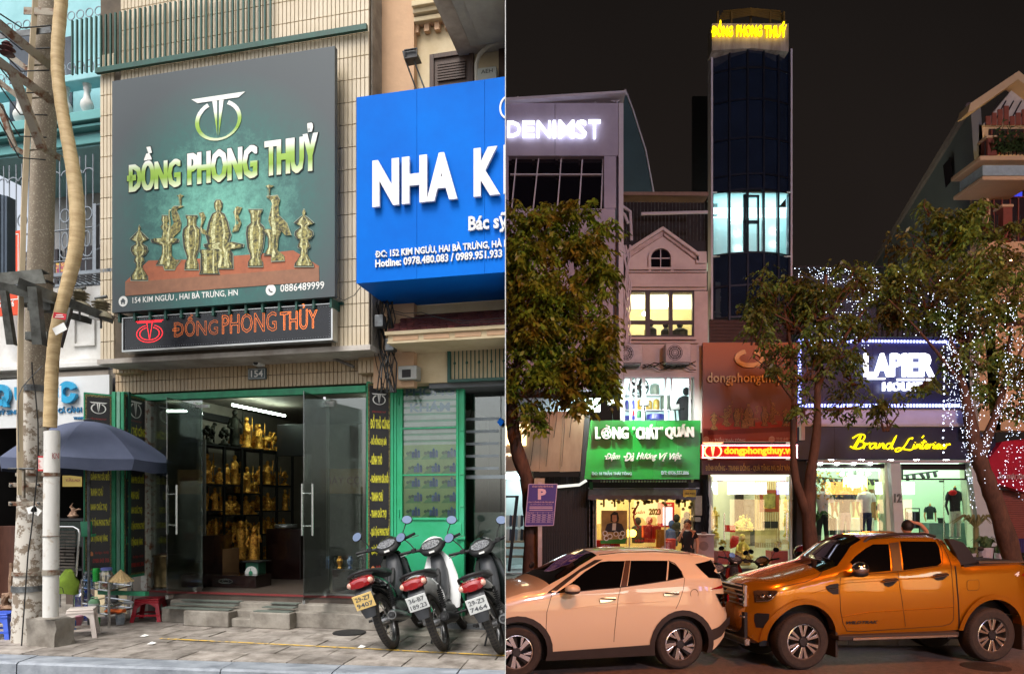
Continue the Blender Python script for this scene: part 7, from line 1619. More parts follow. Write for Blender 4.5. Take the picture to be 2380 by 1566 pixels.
for k in range(9):
 x=(212,262,300,340,600,640,680,770,800)[k];y=(1480,1500,1500,1490,1360,1370,1365,1490,1470)[k];c=P_(*ZN2(x,y),DF+.5+.1*(k%3));mm=MB();mm.box(c.x-.14,c.x+.14,c.y,c.y+.3,c.z-.3,c.z+.12);mm.bd('red_chair',mat('red_plastic_n',(206,24,24),.35,bump=0),bv=.03,lbl='red plastic chair, %s from the left inside the eatery'%ORD[k],cat='chair',group='red chairs inside the eatery')
for k,x in enumerate((440,560,700)):c=P_(*ZN2(x,1560),DF+1.2);mm=MB();mm.box(c.x-.4,c.x+.4,c.y,c.y+.5,gz+.7,gz+.74);mm.box(c.x-.35,c.x-.3,c.y+.1,c.y+.15,gz,gz+.7);mm.box(c.x+.3,c.x+.35,c.y+.1,c.y+.15,gz,gz+.7);mm.bd('dining_table',mat('light_wood',(200,150,90),.5),lbl='light wooden dining table, %s from the left in the eatery'%ORD[k],cat='table',group='tables inside the eatery')
for k,(x,y,cl)in enumerate(((520,1355,(60,60,70)),(615,1350,(180,70,60)),(840,1330,(40,50,60)),(925,1310,(50,48,60)),(800,1380,(60,90,160)),(905,1355,(90,60,50)))):
 c=P_(*ZN2(x,y),DF+1.6);mm=MB();mm.lathe([(.2,-.5),(.23,-.1),(.2,.05),(.08,.12)],tuple(c),10);mm.ball((c.x,c.y,c.z+.25),.12,(1,1,1.2),10);mm.bd('person',mat('diner_%d'%k,cl,.9,bump=0),sh=1,lbl='diner sitting inside the eatery, %s from the left'%ORD[[0,1,3,5,2,4][k]],cat='person',group='diners inside the eatery')
for k,x in enumerate((440,478)):c=P_(*ZN2(x,1395),DF+.8);mm=MB();mm.ball(tuple(c),.13);mm.bd('table_lamp',em('lamp_amber',(255,200,70),7),lbl=['left glowing amber globe lamp beside the poster','right glowing amber globe lamp beside the poster'][k],cat='lamp')
bx('orange_board',*ZN2(675,1365),*ZN2(738,1545),DF+.3,.1,mat('orange_panel',(224,150,30),.5,bump=0),None,lbl='orange panel standing behind the eatery glass',cat='panel')
bx('patterned_pillar',*ZN2(120,1100),*ZN2(160,1640),DF-.3,.35,mat('mosaic_grey',(120,124,128),.6,scale=9,thr=(.45,.55),c2=(60,60,64)),ns_)
cb=rO('street_cabinet',FC,(P_(1632,1320,20.4).x,20.4,RG+.12),'pale street electricity cabinet with printed faces between the two shops','cabinet')
m_cab=mat('cabinet_pink_grey',(186,160,160),.6,var=.1,scale=2)
bx('body',*ZN2(978,1415),*ZN2(1150,1700),20.4,.5,m_cab,cb,bv=.02);bx('top',*ZN2(970,1402),*ZN2(1160,1418),20.36,.6,m_cab,cb,bv=.02)
c=P_(*ZN2(1065,1500),20.39);mm=MB();disc(mm,c.x,c.z,.14,20.39,.008,14);mm.box(c.x-.08,c.x+.08,20.39,20.398,c.z+.25,c.z+.42);mm.bd('printed_mark',mat('mark_grey',(150,126,126),.6,bump=0),cb)
for k,(x0,y0,x1,y1)in enumerate(((990,1085,1052,1250),(990,1262,1040,1300))):bx('meter_box',*ZN2(x0,y0),*ZN2(x1,y1),DF-.35,.3,mat('meter_pale',(176,170,150),.6),None,bv=.02,lbl=['large pale meter box on the wall between the two shops','small green-grey box below the large meter box'][k],cat='meter box')
mm=MB()
for k in range(6):mm.tube([P_(*ZN2(1060+22*sI(j+k)*.8+j*2+k*5,950+j*75),DF-.3)for j in range(7)],.02,4)
mm.bd('wall_cables',m_blk,sh=1,lbl='thick black cables snaking down between the two shops',cat='cables',kind='stuff')
bx('party_wall',1612,1100,1650,1335,DF-.04,.3,m_ndark,None,lbl='dark strip of wall between the eatery and the gold shop',cat='wall')
# ---- glass tower ----
DT=23.0
tw_=rO('glass_tower',FC,(P_(1745,800,DT).x,DT,0),'tall narrow dark glass tower with one brightly lit cyan floor','building')
mx_=[1655,1690,1729,1766,1803,1833]
xl,xr2=P_(1655,0,DT).x,P_(1835,0,DT).x;cx_=(xl+xr2)/2
def bow(x):q=(x-cx_)/((xr2-xl)/2);return DT-.35*(1-q*q)
rowsY=[118,173,245,333,416,451,596,670,742]
m_tglass=mat('tower_glass',(28,42,66),.05,bump=0,spec=1.0,coat=1.0,var=.3,scale=.7)
m_cyan_gl=None
for j in range(len(rowsY)-1):
 if j==5:continue
 for i in range(5):
  a,b=P_(mx_[i]+1,0,DT).x,P_(mx_[i+1]-1,0,DT).x;z1,z0=P_(0,rowsY[j]+1,DT).z,P_(0,rowsY[j+1]-1,DT).z
  ja=RU(-.01,.01);mm=MB();mm.quad((a,bow(a)+ja,z0),(b,bow(b),z0),(b,bow(b),z1),(a,bow(a)+ja,z1));mm.bd('glass_panel',m_tglass,tw_)
m_mull=mat('tower_mullion',(34,38,52),.4,.5,bump=0)
for i,x in enumerate(mx_):
 a=P_(x,0,DT).x;mm=MB();mm.box(a-.03,a+.03,bow(a)-.06,bow(a)+.1,P_(0,750,DT).z,P_(0,118,DT).z);mm.bd('mullion',m_mull,tw_)
for y in rowsY:
 for i in range(5):
  a,b=P_(mx_[i],0,DT).x,P_(mx_[i+1],0,DT).x;z=P_(0,y,DT).z;mm=MB();mm.add([(a,bow(a)-.04,z-.03),(b,bow(b)-.04,z-.03),(b,bow(b)-.04,z+.03),(a,bow(a)-.04,z+.03)],[(0,1,2,3)]);mm.bd('spandrel',m_mull,tw_)
mm=MB();mm.box(xl-.06,xl,DT-.1,DT+.3,0,P_(0,118,DT).z);mm.box(xr2,xr2+.06,DT-.1,DT+.3,0,P_(0,118,DT).z);mm.bd('side_fin',m_nwhite,tw_)
mm=MB();mm.box(xl,xr2,DT+2.5,DT+2.6,5,P_(0,120,DT).z);mm.bd('core_wall',m_ndark,tw_)
zt_,zb_=P_(0,452,DT).z,P_(0,596,DT).z
m_cyroom=mat('cyan_room',(208,232,232),.8,bump=0,var=.04)
shell(tw_,1657,1833,453,zb_,DT,1.0,m_cyroom,em('cyan_ceiling',(196,238,242),1.9),-.06,zt_-.31)
mm=MB();mm.box(xl,xr2,DT-.1,DT+1.3,zb_-.05,zb_-.01);mm.box(xl,xr2,DT-.1,DT+1.3,zt_,zt_+.05);mm.bd('floor_slab',m_cyroom,tw_)
for k,(x,y)in enumerate(((1674,473),(1718,474),(1718,506),(1716,540),(1718,575),(1800,468),(1800,500),(1799,535),(1799,565),(1782,474),(1705,505))):mm=MB();c=P_(x,y,DT+.9);mm.ball(tuple(c),.045);mm.bd('spot_lamp',em('spot_white',(230,255,255),22),tw_)
for(x0,y0,x1,y1)in((1729,451,1733,596),(1729,453,1764,457),(1729,512,1764,518),(1761,453,1765,596)):bx('inner_window_frame',x0,y0,x1,y1,DT-.28,.1,m_mull,tw_)
for k in range(5):
 a,b=P_(mx_[k]+1,0,DT).x,P_(mx_[k+1]-1,0,DT).x;mm=MB();mm.quad((a,bow(a),zb_),(b,bow(b),zb_),(b,bow(b),zt_),(a,bow(a),zt_));mm.bd('clear_panel',cl_glass,tw_)
bx('curtain',1658,462,1668,500,DT+.7,.1,mat('curtain_grey',(120,140,140),.8),tw_)
for k in range(16):bx('louvre',1650,744+k*3.3,1840,746+k*3.3,DT-.25,.12,mat('brown_louvre',(84,52,46),.6,bump=0),tw_)
bx('louvre_backing',1650,742,1840,800,DT-.1,.1,m_ndark,tw_)
poly('parapet',[(1655,80),(1655,118),(1745,112),(1833,120),(1833,55),(1655,55)],DT-.45,.5,mat('stained_parapet',(196,190,186),.8,var=.2,scale=1.6,c2=(130,120,112),stretch=(3,3,.5)),tw_)
for k in range(5):
 y=47-k*5.5;mm=MB();mm.tube([P_(1665+k*4,y+2,DT+.2),P_(1745,y-12+k*2,DT-.2),P_(1826-k*3,y+2,DT+.2)],.03,5);mm.bd('pergola_beam',mat('pergola',(120,96,40),.7),tw_)
for x in(1668,1700,1745,1790,1822):mm=MB();mm.tube([P_(x,55,DT),P_(x,28 if x!=1745 else 22,DT)],.04,5);mm.bd('pergola_post',mat('pergola',(120,96,40)),tw_)
tn=rO('tower_name',FC,(P_(1742,86,DT-.6).x,DT-.6,P_(1742,86,DT-.6).z),'yellow glowing letters ĐỒNG PHONG THUỶ on the tower parapet','sign')
em_y=em('letter_yellow',(255,214,10),1.3)
for w,x0,x1,y0,y1 in(('ĐỒNG',1655,1704,47,83),('PHONG',1713,1772,58,83),('THUỶ',1778,1829,50,85)):
 mm=MB();pL(mm,w,x0,y0,x1,y1,DT-.6,th=.08,off=.015);mm.bd('word',em_y,tn)
 # ---- gold shop: billboard, LED strip, banner, bright room ----
DB=21.3
gb=rO('shop_billboard',FC,(P_(1742,1026,DB).x,DB,P_(1742,1026,DB).z),'tall brown and red billboard with vases and the words dongphongthuy.vn','billboard')
mbk=bpy.data.materials.new('sodium_tinted_print');mbk.use_nodes=True;t=mbk.node_tree;n=t.nodes;L=t.links;b=n['Principled BSDF'];b.inputs['Roughness'].default_value=.5
tc=n.new('ShaderNodeTexCoord');sx=n.new('ShaderNodeSeparateXYZ');rp=n.new('ShaderNodeValToRGB');L.new(tc.outputs['Generated'],sx.inputs[0]);L.new(sx.outputs[2],rp.inputs[0]);L.new(rp.outputs[0],b.inputs['Base Color'])
rp.color_ramp.elements[0].color=(*lin((130,40,30)),1);rp.color_ramp.elements[1].color=(*lin((176,96,44)),1);e_=rp.color_ramp.elements.new(.45);e_.color=(*lin((100,54,48)),1)  # top end lighter and oranger: sodium lamp glow put into the print colour
bx('panel',1634,796,1853,1026,DB,.12,mbk,gb)
def convR(x,y):
 q=(x-132)/(1412-132);r_=(y-388)/(1118-388)
 yy=925+(1012-925)*min(max((y-388-(0))/730,-.1),1.1)+3*(q-.5)
 return FC.px(1645+q*196,yy,DB)
print_vases(gb,FC,DB-.001,convR,(mat('red_cloth_print',(150,36,26),.6,bump=0),mat('red_cloth_front',(104,26,20),.6,bump=0),(mat('vase_dark_red',(60,34,26),.5,bump=0),vase_mat('vase_print_dim',(60,34,24),(190,130,74))),mat('print_dim',(90,56,44),.6,bump=0),mat('vase_light_dim',(130,90,56),.6,bump=0)))
m_oldgold=mat('dull_gold_letter',(180,140,90),.4,.3,bump=0)
mm=MB();pL(mm,'dongphongthuy.vn',*ZN3(70,268),*ZN3(625,348),DB-.09,th=.06,off=.01);mm.bd('gold_letters',m_oldgold,gb)
c=P_(*ZN3(337,178),DB-.08);mm=MB();ring2(mm,c.x,c.z,.47,.29,.14,DB-.08,.06,26,110,430);mm.bd('gold_ring',m_oldgold,gb)
mm=MB();pL(mm,'16 TRẦN THÁI TÔNG',*ZN3(90,672),*ZN3(308,698),DB-.012,th=.01,off=.02);pL(mm,'0848 648 9999',*ZN3(498,672),*ZN3(627,692),DB-.012,th=.01,off=.02)
for x in(63,474):c=P_(*ZN3(x,685),DB-.01);disc(mm,c.x,c.z,.10,DB-.012,.01,14)
mm.bd('address_lettering',mat('dim_white_print',(176,140,130),.5,bump=0),gb)
DL=DB-.3
lb=rO('led_strip_sign',FC,(P_(1742,1065,DL).x,DL,P_(1742,1065,DL).z),'blazing red and orange LED strip sign reading dongphongthuy.vn','LED sign')
bx('panel',*ZN3(35,716),*ZN3(636,804),DL,.12,em('led_panel_red',(170,14,10),.9),lb)
mm=MB()
for k in range(96):
 x=40+k*592/95
 for y in(722,798):c=P_(*ZN3(x,y),DL);dot(mm,c.x,c.z,.022,DL-.01)
for k in range(13):
 for x in(42,630):c=P_(*ZN3(x,722+k*6.3),DL);dot(mm,c.x,c.z,.022,DL-.01)
mm.bd('border_leds',em('led_pink_white',(255,190,205),4,False),lb,kind='stuff')
mm=MB();pL(mm,'dongphongthuy.vn',*ZN3(176,728),*ZN3(614,790),DL-.02,th=.015,off=.045);mm.bd('glowing_letters',em('led_orange_hot',(255,130,22),2.2),lb)
mm=MB();c=P_(*ZN3(104,758),DL);logo(mm,c.x,c.z,.62,DL-.03,.02);mm.bd('glowing_emblem',em('led_emblem_hot',(255,150,100),2.6),lb)
tb_=rO('banner_board',FC,(P_(1742,1102,DB).x,DB-.1,P_(1742,1102,DB).z),'dark red board lettered ĐỈNH ĐỒNG - TRANH ĐỒNG over the gold shop','sign')
bx('panel',*ZN3(40,812),*ZN3(628,905),DB-.1,.1,mat('oxblood_board',(92,34,30),.5,bump=0),tb_)
mm=MB();pL(mm,'ĐỈNH ĐỒNG - TRANH ĐỒNG - QUÀ TẶNG MẠ DÁT VÀNG',*ZN3(60,832),*ZN3(608,888),DB-.13,th=.02,off=.02);mm.bd('gold_letters',mat('yellow_gold_letter',(206,160,60),.4,bump=0),tb_)
gsx0,gsy0=ZN3(88,912);gsx1,gsy1=ZN3(592,1490)
gs2=rO('gold_shop',FC,(P_(1742,1320,DF).x,DF,RG+.12),'dazzling white shop room behind glass doors with striped floor and golden wares','shop')
q0,q1=P_(gsx0,gsy0,DF),P_(gsx1,gsy1,DF);fz=q1.z
m_gwall=mat('ivory_room',(244,244,224),.7,bump=0,var=.03)
shell(gs2,gsx0,gsx1,gsy0,fz-.002,DF,5,m_gwall,em('ivory_ceiling',(250,250,214),1.7),.04)
for k in range(16):sh_=(P_(gsx0,0,DF+k*.31).x-q0.x);mm=MB();mm.box(q0.x+sh_,q1.x+sh_*1.4,DF+k*.31,DF+k*.31+.305,fz-.06,fz);mm.bd('floor_strip',mat('gloss_white_floor',(230,230,214),.08,bump=0)if k%2 else mat('gloss_grey_floor',(130,132,120),.08,bump=0),gs2)
bx('white_portal',*ZN3(78,905),*ZN3(92,1496),DF-.1,.1,m_int,gs2);bx('white_portal',*ZN3(590,905),*ZN3(600,1496),DF-.1,.1,m_int,gs2)
mm=MB();mm.box(q0.x-.2,q1.x+.2,DF-.4,DF,RG+.12,fz);mm.bd('step',m_blk,gs2)
bx('glass',gsx0,gsy0,gsx1,gsy1,DF-.03,.01,cl_glass,gs2)
for k,(x,y0,y1)in enumerate(((152,940,1480),(543,940,1480))):
 bx('door_handle',*ZN3(x+22,1145),*ZN3(x+28,1312),DF-.12,.04,m_steel,gs2);bx('door_clamp',*ZN3(x-18,940),*ZN3(x+18,950),DF-.08,.05,m_steel,gs2)
bx('lift_door',*ZN3(300,1060),*ZN3(372,1350),DF+4.8,.05,m_galv,gs2);bx('marble_panel',*ZN3(245,965),*ZN3(298,1215),DF+4.6,.1,mat('black_marble',(40,40,44),.1,var=.1,scale=3,thr=(.62,.66),c2=(34,34,38)),gs2);bx('marble_head',*ZN3(298,965),*ZN3(372,1030),DF+4.6,.1,mat('black_marble',(40,40,44)),gs2)
for k in range(11):x=372+k*14.5;bx('wood_slat',*ZN3(x,945),*ZN3(x+7,1360),DF+3.6,.08,mat('pale_slat',(214,186,130),.5),gs2)
pic=rO('framed_picture',FC,(P_(*ZN3(460,1135),DF+3.3).x,DF+3.3,P_(*ZN3(460,1135),DF+3.3).z),'red framed golden picture hanging on the slatted wall of the gold shop','picture')
mm=MB();mm.frame(*ZN3(400,1000),*ZN3(520,1138),DF+3.2,.08,.12);mm.bd('frame',mat('red_wood_frame',(150,60,30),.4,bump=0),pic)
bx('canvas',*ZN3(408,1008),*ZN3(512,1130),DF+3.26,.03,mat('gold_canvas',(240,196,84),.5,bump=0,var=.2),pic)
c=P_(*ZN3(462,1070),DF+3.24);mm=MB();ring2(mm,c.x,c.z,.40,.42,.07,DF+3.24,.01,26);disc(mm,c.x,c.z,.28,DF+3.24,.01,20);mm.bd('medallion',mat('green_medallion',(170,160,84),.5,bump=0,var=.4,scale=7),pic)
def gwares(x,y,s_,kd,lb,v=1.2,mt=None,cat='figurine',nm_='golden_figure'):
 me=base_me[kd].copy();me.materials.clear();me.materials.append(mt or mat('bright_gilt',(244,220,110),.3,.5,bump=.3,scale=12));me.polygons.foreach_set('use_smooth',[True]*len(me.polygons))
 c=P_(*ZN3(x,y),DF+v);o=bpy.data.objects.new(nm_,me);COL.objects.link(o);o.location=c;o.scale=(s_,)*3;reg(o);return tag(o,lb,cat)
gwares(290,1470,4.6,0,'large golden seated figure on the striped floor',.5);
for k,x in enumerate((258,278,296,314,334)):gwares(x,1258,2.1+.4*(k%2),(2,0,1,2,0)[k],'golden figure on the counter, %s from the left'%ORD[k],2.6)
for k,(x,y)in enumerate(((205,1260),(232,1262))):bx('red_box',*ZN3(x-14,y-40),*ZN3(x+13,y+2),DF+1.6,.2,mat('red_gift',(214,22,22),.4,bump=0),None,lbl=['left red gift box with gold mark on the white stand','right red gift box with gold mark on the white stand'][k],cat='box')
bx('display_counter',*ZN3(245,1262),*ZN3(338,1340),DF+2.6,.6,mat('beige_counter',(214,196,140),.5,bump=0),None,lbl='beige display counter bearing the golden figures',cat='counter')
bx('reception_desk',*ZN3(404,1250),*ZN3(500,1330),DF+3.0,.5,mat('beige_counter',(214,196,140)),None,lbl='beige reception desk with two monitors',cat='desk')
for k,(x0,x1)in enumerate(((420,466),(470,512))):bx('monitor',*ZN3(x0,1196),*ZN3(x1,1240),DF+2.9,.05,m_ndark,None,lbl=['left dark monitor on the reception desk','right dark monitor on the reception desk'][k],cat='monitor')
for k,(x0,x1)in enumerate(((138,212),(470,574))):
 o=rO('display_case',FC,(P_(*ZN3((x0+x1)/2,1470),DF+.3).x,DF+.3,fz),['red based glass display case left of the doors, with golden wares','red based glass display case right of the doors, with golden wares'][k],'display case')
 bx('base',*ZN3(x0,1382),*ZN3(x1,1466),DF+.3,.5,mat('red_gift',(214,22,22)),o);bx('case',*ZN3(x0,1310),*ZN3(x1,1380),DF+.3,.5,cl_glass,o)
 gwares((x0+x1)/2-10,1380,2.2,2,['golden ware inside the left display case','golden ware inside the right display case'][k],.5)
for k in range(5):gwares(118+6*(k%2),1180+k*45,1.8,k%3,'golden ware on the left glass shelves, %s from the top'%ORD[k],.9)
for k in range(6):gwares(560+8*(k%2),1130+k*48,1.7,(k+1)%3,'golden ware on the right glass shelves, %s from the top'%ORD[k],.9)
mm=MB();mm.pP(L_(ZN3,[(210,1330),(235,1285),(270,1290),(268,1350),(215,1370)]),DF+1.3,.2);mm.bd('red_drape',mat('red_gift',(214,22,22)),bv=.03,lbl='red cloth draped over a stand left of the seated figure',cat='cloth')
# ---- fashion house ----
lh=rO('fashion_house',FC,(P_(2090,1320,DF).x,DF,0),'wide fashion store with white columns, navy fascia and number 12','building')
m_navy=mat('navy_panel',(34,42,84),.35,var=.08,scale=.8,bump=.02)
bx('upper_wall',1851,640,2325,783,DF,.3,mat('dark_blue_wall',(44,48,70),.6),lh)
for k in range(8):bx('sign_panel',1852+k*58.9,784,1852+(k+1)*58.9-.4,948,DF-.5,.4,m_navy,lh)
bx('white_band',1852,949,2322,983,DF-.35,.35,m_nwhite,lh);bx('white_ledge',1850,983,2326,991,DF-.5,.5,m_nwhite,lh,bv=.02)
for k in range(5):bx('fascia_panel',1856+k*83.6,992,1856+(k+1)*83.6-.4,1067,DF-.42,.4,mat('navy_fascia',(44,46,84),.4,bump=.02),lh)
bx('fascia_end',2274,992,2314,1067,DF-.42,.4,mat('navy_fascia',(44,46,84)),lh)
for x in(1862,2283):bx('white_bracket',x,984,x+9,1022,DF-.6,.15,m_nwhite,lh)
bl_=rO('led_border',FC,(P_(2087,948,DF-.6).x,DF-.6,P_(2087,948,DF-.6).z),'rectangle of blue-white LED modules round the fashion store sign','light border')
emb=em('led_blue_white',(150,160,255),3.5)
mm=MB()
def led(x,y,w,h):c=P_(x,y,DF-.6);w*=.5/FPX*DF;h*=.5/FPX*DF;mm.box(c.x-w,c.x+w,DF-.6,DF-.56,c.z-h,c.z+h)
x=1859
while x<2316:led(x,942,3.4,7);led(x,790+(x-1859)*.012,3.4,5);x+=7.4
y=797
while y<938:led(1859,y,6,3.4);led(2315,y,6,3.4);y+=7.2
mm.bd('led_modules',emb,bl_,kind='stuff')
nmh=rO('store_name',FC,(P_(2090,908,DF-.7).x,DF-.7,P_(2090,908,DF-.7).z),'big white glowing letters LAPIER HOUSE on the navy sign','sign')
mm=MB();
for w,x0,y0,x1,y1 in(('LAPIER',*ZR4(458,160),*ZR4(765,262)),('HOUSE',*ZR4(540,287),*ZR4(710,325))):mm=MB();pL(mm,w,x0,y0,x1,y1,DF-.72,th=.1,off=.03);mm.bd('word',em_wht,nmh)
mm=MB();mm.pbox(*ZR4(470,268),*ZR4(548,275),DF-.72,.05);mm.pbox(*ZR4(600,272),*ZR4(752,280),DF-.72,.05);mm.bd('underline',em_wht,nmh)
sn=rO('script_neon',FC,(P_(2090,1046,DF-.5).x,DF-.5,P_(2090,1046,DF-.5).z),"yellow neon handwriting Brand L'intérieur on the navy fascia",'sign')
em_n=em('neon_yellow',(236,204,10),1.5)
STK={'B':[[(0,0),(.15,.5),(.3,1),(.25,.55),(.1,0)],[(-.1,.75),(.2,1.02),(.5,.95),(.45,.6),(.2,.52),(.5,.45),(.5,.12),(.2,-.02),(-.15,.15)]],'r':[[(0,0),(.08,.4),(.12,.3),(.28,.4),(.3,.3)]],'a':[[(.3,.38),(.1,.36),(.0,.15),(.08,0),(.22,.1),(.32,.38),(.3,.05),(.42,.05)]],'n':[[(0,0),(.08,.38),(.05,.05),(.2,.36),(.28,.3),(.28,.05),(.38,.03)]],'d':[[(.3,.38),(.1,.36),(.0,.15),(.08,0),(.24,.1),(.45,.95),(.3,.05),(.42,.03)]],'l':[[(0,.05),(.25,.8),(.18,.95),(.08,.5),(.12,.0),(.28,.1)]],'L':[[(.5,.9),(.3,.8),(.1,.3),(-.2,-.15),(-.5,-.25),(-.55,-.05),(-.3,.05),(.1,-.05),(.5,-.12),(.7,.02)]],"'":[[(0,.95),(-.05,.8)]],'i':[[(0,0),(.06,.36),(.05,.05),(.16,.03)],[(.1,.52),(.11,.55)]],'t':[[(.15,.75),(.05,.2),(.08,.0),(.2,.05)],[(-.05,.52),(.3,.58)]],'e':[[(.02,.18),(.22,.26),(.18,.38),(.05,.3),(.02,.08),(.14,0),(.3,.1)]],'u':[[(0,.36),(.0,.08),(.12,.02),(.24,.36),(.24,.05),(.34,.03)]]}
def script(word,x0,x1,ybase,hpx):
 adv={'B':.55,'r':.3,'a':.42,'n':.4,'d':.45,'l':.3,'L':.55,"'":.12,'i':.2,'t':.25,'e':.3,'u':.36};tot=sum(adv[c]for c in word);sc_=(x1-x0)/tot;xx=0
 for c in word:
  for s_ in STK[c]:
   P=[P_(x0+(xx+a+b*.12)*sc_,ybase-b*hpx,DF-.5)for a,b in s_]
   Q=[P[0]]
   for i in range(1,len(P)):
    for k in range(1,4):
     t_=k/3;p0=P[max(i-2,0)];p1=P[i-1];p2=P[i];p3=P[min(i+1,len(P)-1)]
     Q.append(.5*((2*p1)+(p2-p0)*t_+(2*p0-5*p1+4*p2-p3)*t_*t_+(3*p1-p0-3*p2+p3)*t_**3))
   mm=MB();mm.tube([tuple(q)for q in Q],.026,5);mm.bd('stroke',em_n,sn)
  xx+=adv[c]
script('Brand',1982,2078,1042,32);script("L'interieur",2100,2206,1042,27)
mm=MB();mm.tube([P_(2143,1017,DF-.5),P_(2147,1012,DF-.5)],.025,5);mm.bd('stroke',em_n,sn)
for k,(x,y)in enumerate(((1932,1068),(2002,1068),(2070,1068),(2130,1068),(2199,1068),(2267,1068))):
 o=rO('downlight',FC,tuple(P_(x,y,DF-.3)),'white downlight under the navy fascia, %s from the left'%ORD[k],'downlight','downlights under the navy fascia');mm=MB();c=P_(x,y,DF-.3);mm.lathe([(.10,0),(.12,.03),(.12,.06)],tuple(c),12);mm.bd('trim',m_nwhite,o);mm=MB();mm.ball((c.x,c.y,c.z-.01),.075,(1,1,.5));mm.bd('bulb',em('downlight_white',(244,255,240),24),o)
bx('soffit',1880,1069,2290,1074,DF-.4,.4,m_nwhite,lh)
cf0,cfz=ZN4(205,470),RG+.3
m_lroom=mat('mint_room',(214,232,206),.7,bump=0,var=.04)
q0=P_(1884,1080,DF);q1=P_(2262,1080,DF)
shell(lh,1884,2262,1080,.15,DF,4,m_lroom,em('mint_ceiling',(226,255,236),1.9),.12)
bx('light_line',*ZN4(205,478),*ZN4(960,492),DF+.2,.08,em('hot_strip',(230,255,245),5),lh);bx('light_line',*ZN4(962,478),*ZN4(985,1200),DF+.2,.08,em('hot_strip',(230,255,245),5),lh)
bx('roller_box',*ZN4(200,425),*ZN4(957,470),DF-.05,.3,m_blk,lh);bx('roller_box',*ZN4(1126,425),*ZN4(1795,472),DF-.05,.3,m_blk,lh)
for k,(x,y)in enumerate(((300,418),(470,418),(643,418),(810,418))):mm=MB();c=P_(*ZN4(x,y),DF-.1);mm.ball(tuple(c),.07);mm.bd('roller_spot',em('downlight_white',(244,255,240),24),lh)
m_col=mat('column_white',(206,214,214),.6,bump=0,var=.04)
poly('column',[ZN4(1015,405),ZN4(1115,405),ZN4(1170,1270),ZN4(1070,1270)],DF-.3,.3,m_col,lh);poly('column',[ZN4(960,405),ZN4(1015,405),ZN4(1070,1270),ZN4(985,1270)],DF-.1,.4,m_lroom,lh)
poly('column',[ZN4(1830,405),ZN4(1925,405),ZN4(2120,1270),ZN4(1945,1270)],DF-.3,.3,m_col,lh);poly('column',[ZN4(1795,405),ZN4(1830,405),ZN4(1945,1270),ZN4(1880,1270)],DF-.1,.4,m_lroom,lh)
bx('left_jamb',1852,1067,1886,1340,DF-.2,.3,m_ndark,lh)
mm=MB();pL(mm,'12',*ZN4(1060,730),*ZN4(1137,820),DF-.36,th=.05,off=.03);mm.bd('house_number',mat('brushed_number',(120,124,128),.35,.8,bump=0),lh)
mm=MB();mm.frame(*ZN4(1130,472),*ZN4(1800,590),DF-.03,.06,.05);mm.bd('transom_frame',m_blk,lh)
bx('glass',*ZN4(205,475),*ZN4(960,1300),DF-.02,.01,cl_glass,lh);bx('glass',*ZN4(1130,590),*ZN4(1800,1300),DF-.02,.01,cl_glass,lh);bx('glass_joint',*ZN4(1560,590),*ZN4(1566,1300),DF-.04,.02,m_steel,lh);bx('door_closer',*ZN4(1520,596),*ZN4(1562,614),DF-.05,.04,m_blk,lh)
bx('dark_display_wall',*ZN4(420,610),*ZN4(720,800),DF+3.6,.1,mat('display_dark',(60,66,66),.6,bump=0),lh)
for k in range(8):bx('hanging_tie',*ZN4(440+k*34,640),*ZN4(452+k*34,780+(k%3)*12),DF+3.4,.04,m_blk,lh)
bx('yellow_wall',*ZN4(640,590),*ZN4(910,1000),DF+3.8,.1,mat('yellow_green_wall',(206,214,140),.7,bump=0),lh);bx('wooden_door',*ZN4(812,685),*ZN4(872,1000),DF+3.6,.1,mat('door_wood',(130,90,50),.5),lh)
cc=P_(*ZN4(655,595),DF+.9);chd=rO('chandelier',FC,tuple(cc),'golden crystal chandelier glowing behind the left shop window','chandelier')
em_c=em('crystal_gold',(255,220,120),5);mm=MB();mm.lathe([(.12,-.25),(.30,-.1),(.36,0),(.34,.1),(.2,.16)],tuple(cc),14);mm.bd('bowl',em_c,chd,sh=1)
for k in range(14):a=2*PI*k/14;mm=MB();mm.tube([(cc.x+.34*cO(a),cc.y+.34*sI(a),cc.z),(cc.x+.34*cO(a),cc.y+.34*sI(a),cc.z-.22-.1*(k%2))],.02,5);mm.bd('crystal',em_c,chd)
for k in range(8):a=2*PI*k/8;mm=MB();mm.ball((cc.x+.42*cO(a),cc.y+.42*sI(a),cc.z+.22),.06);mm.bd('bulb',em('chandelier_bulb',(255,244,214),18),chd)
mm=MB();mm.tube([(cc.x,cc.y,cc.z+.1),(cc.x,cc.y,cc.z+.6)],.015,5);mm.bd('chain',m_blk,chd)
def track(x0,y0,x1,y1,n_,lab,v):
 o=rO('track_light',FC,tuple(P_(x0,y0,DF+v)),lab,'track light');mm=MB();mm.tube([P_(x0,y0,DF+v),P_(x1,y1,DF+v)],.025,5);mm.bd('rail',m_blk,o)
 for k in range(n_):q=(k+.5)/n_;c=P_(x0+(x1-x0)*q,y0+(y1-y0)*q+5,DF+v);mm=MB();mm.tube([(c.x,c.y,c.z+.06),(c.x+RU(-.08,.08),c.y-.1,c.z-.1)],.055,8);mm.bd('spot_head',m_blk,o)
track(*ZN4(1150,545),*ZN4(1500,500),5,'black track with spots behind the right transom',1.0);track(*ZN4(240,560),*ZN4(560,590),5,'black track with spots left of the chandelier',1.2);track(*ZN4(740,585),*ZN4(950,590),4,'black track with spots right of the chandelier',1.3)
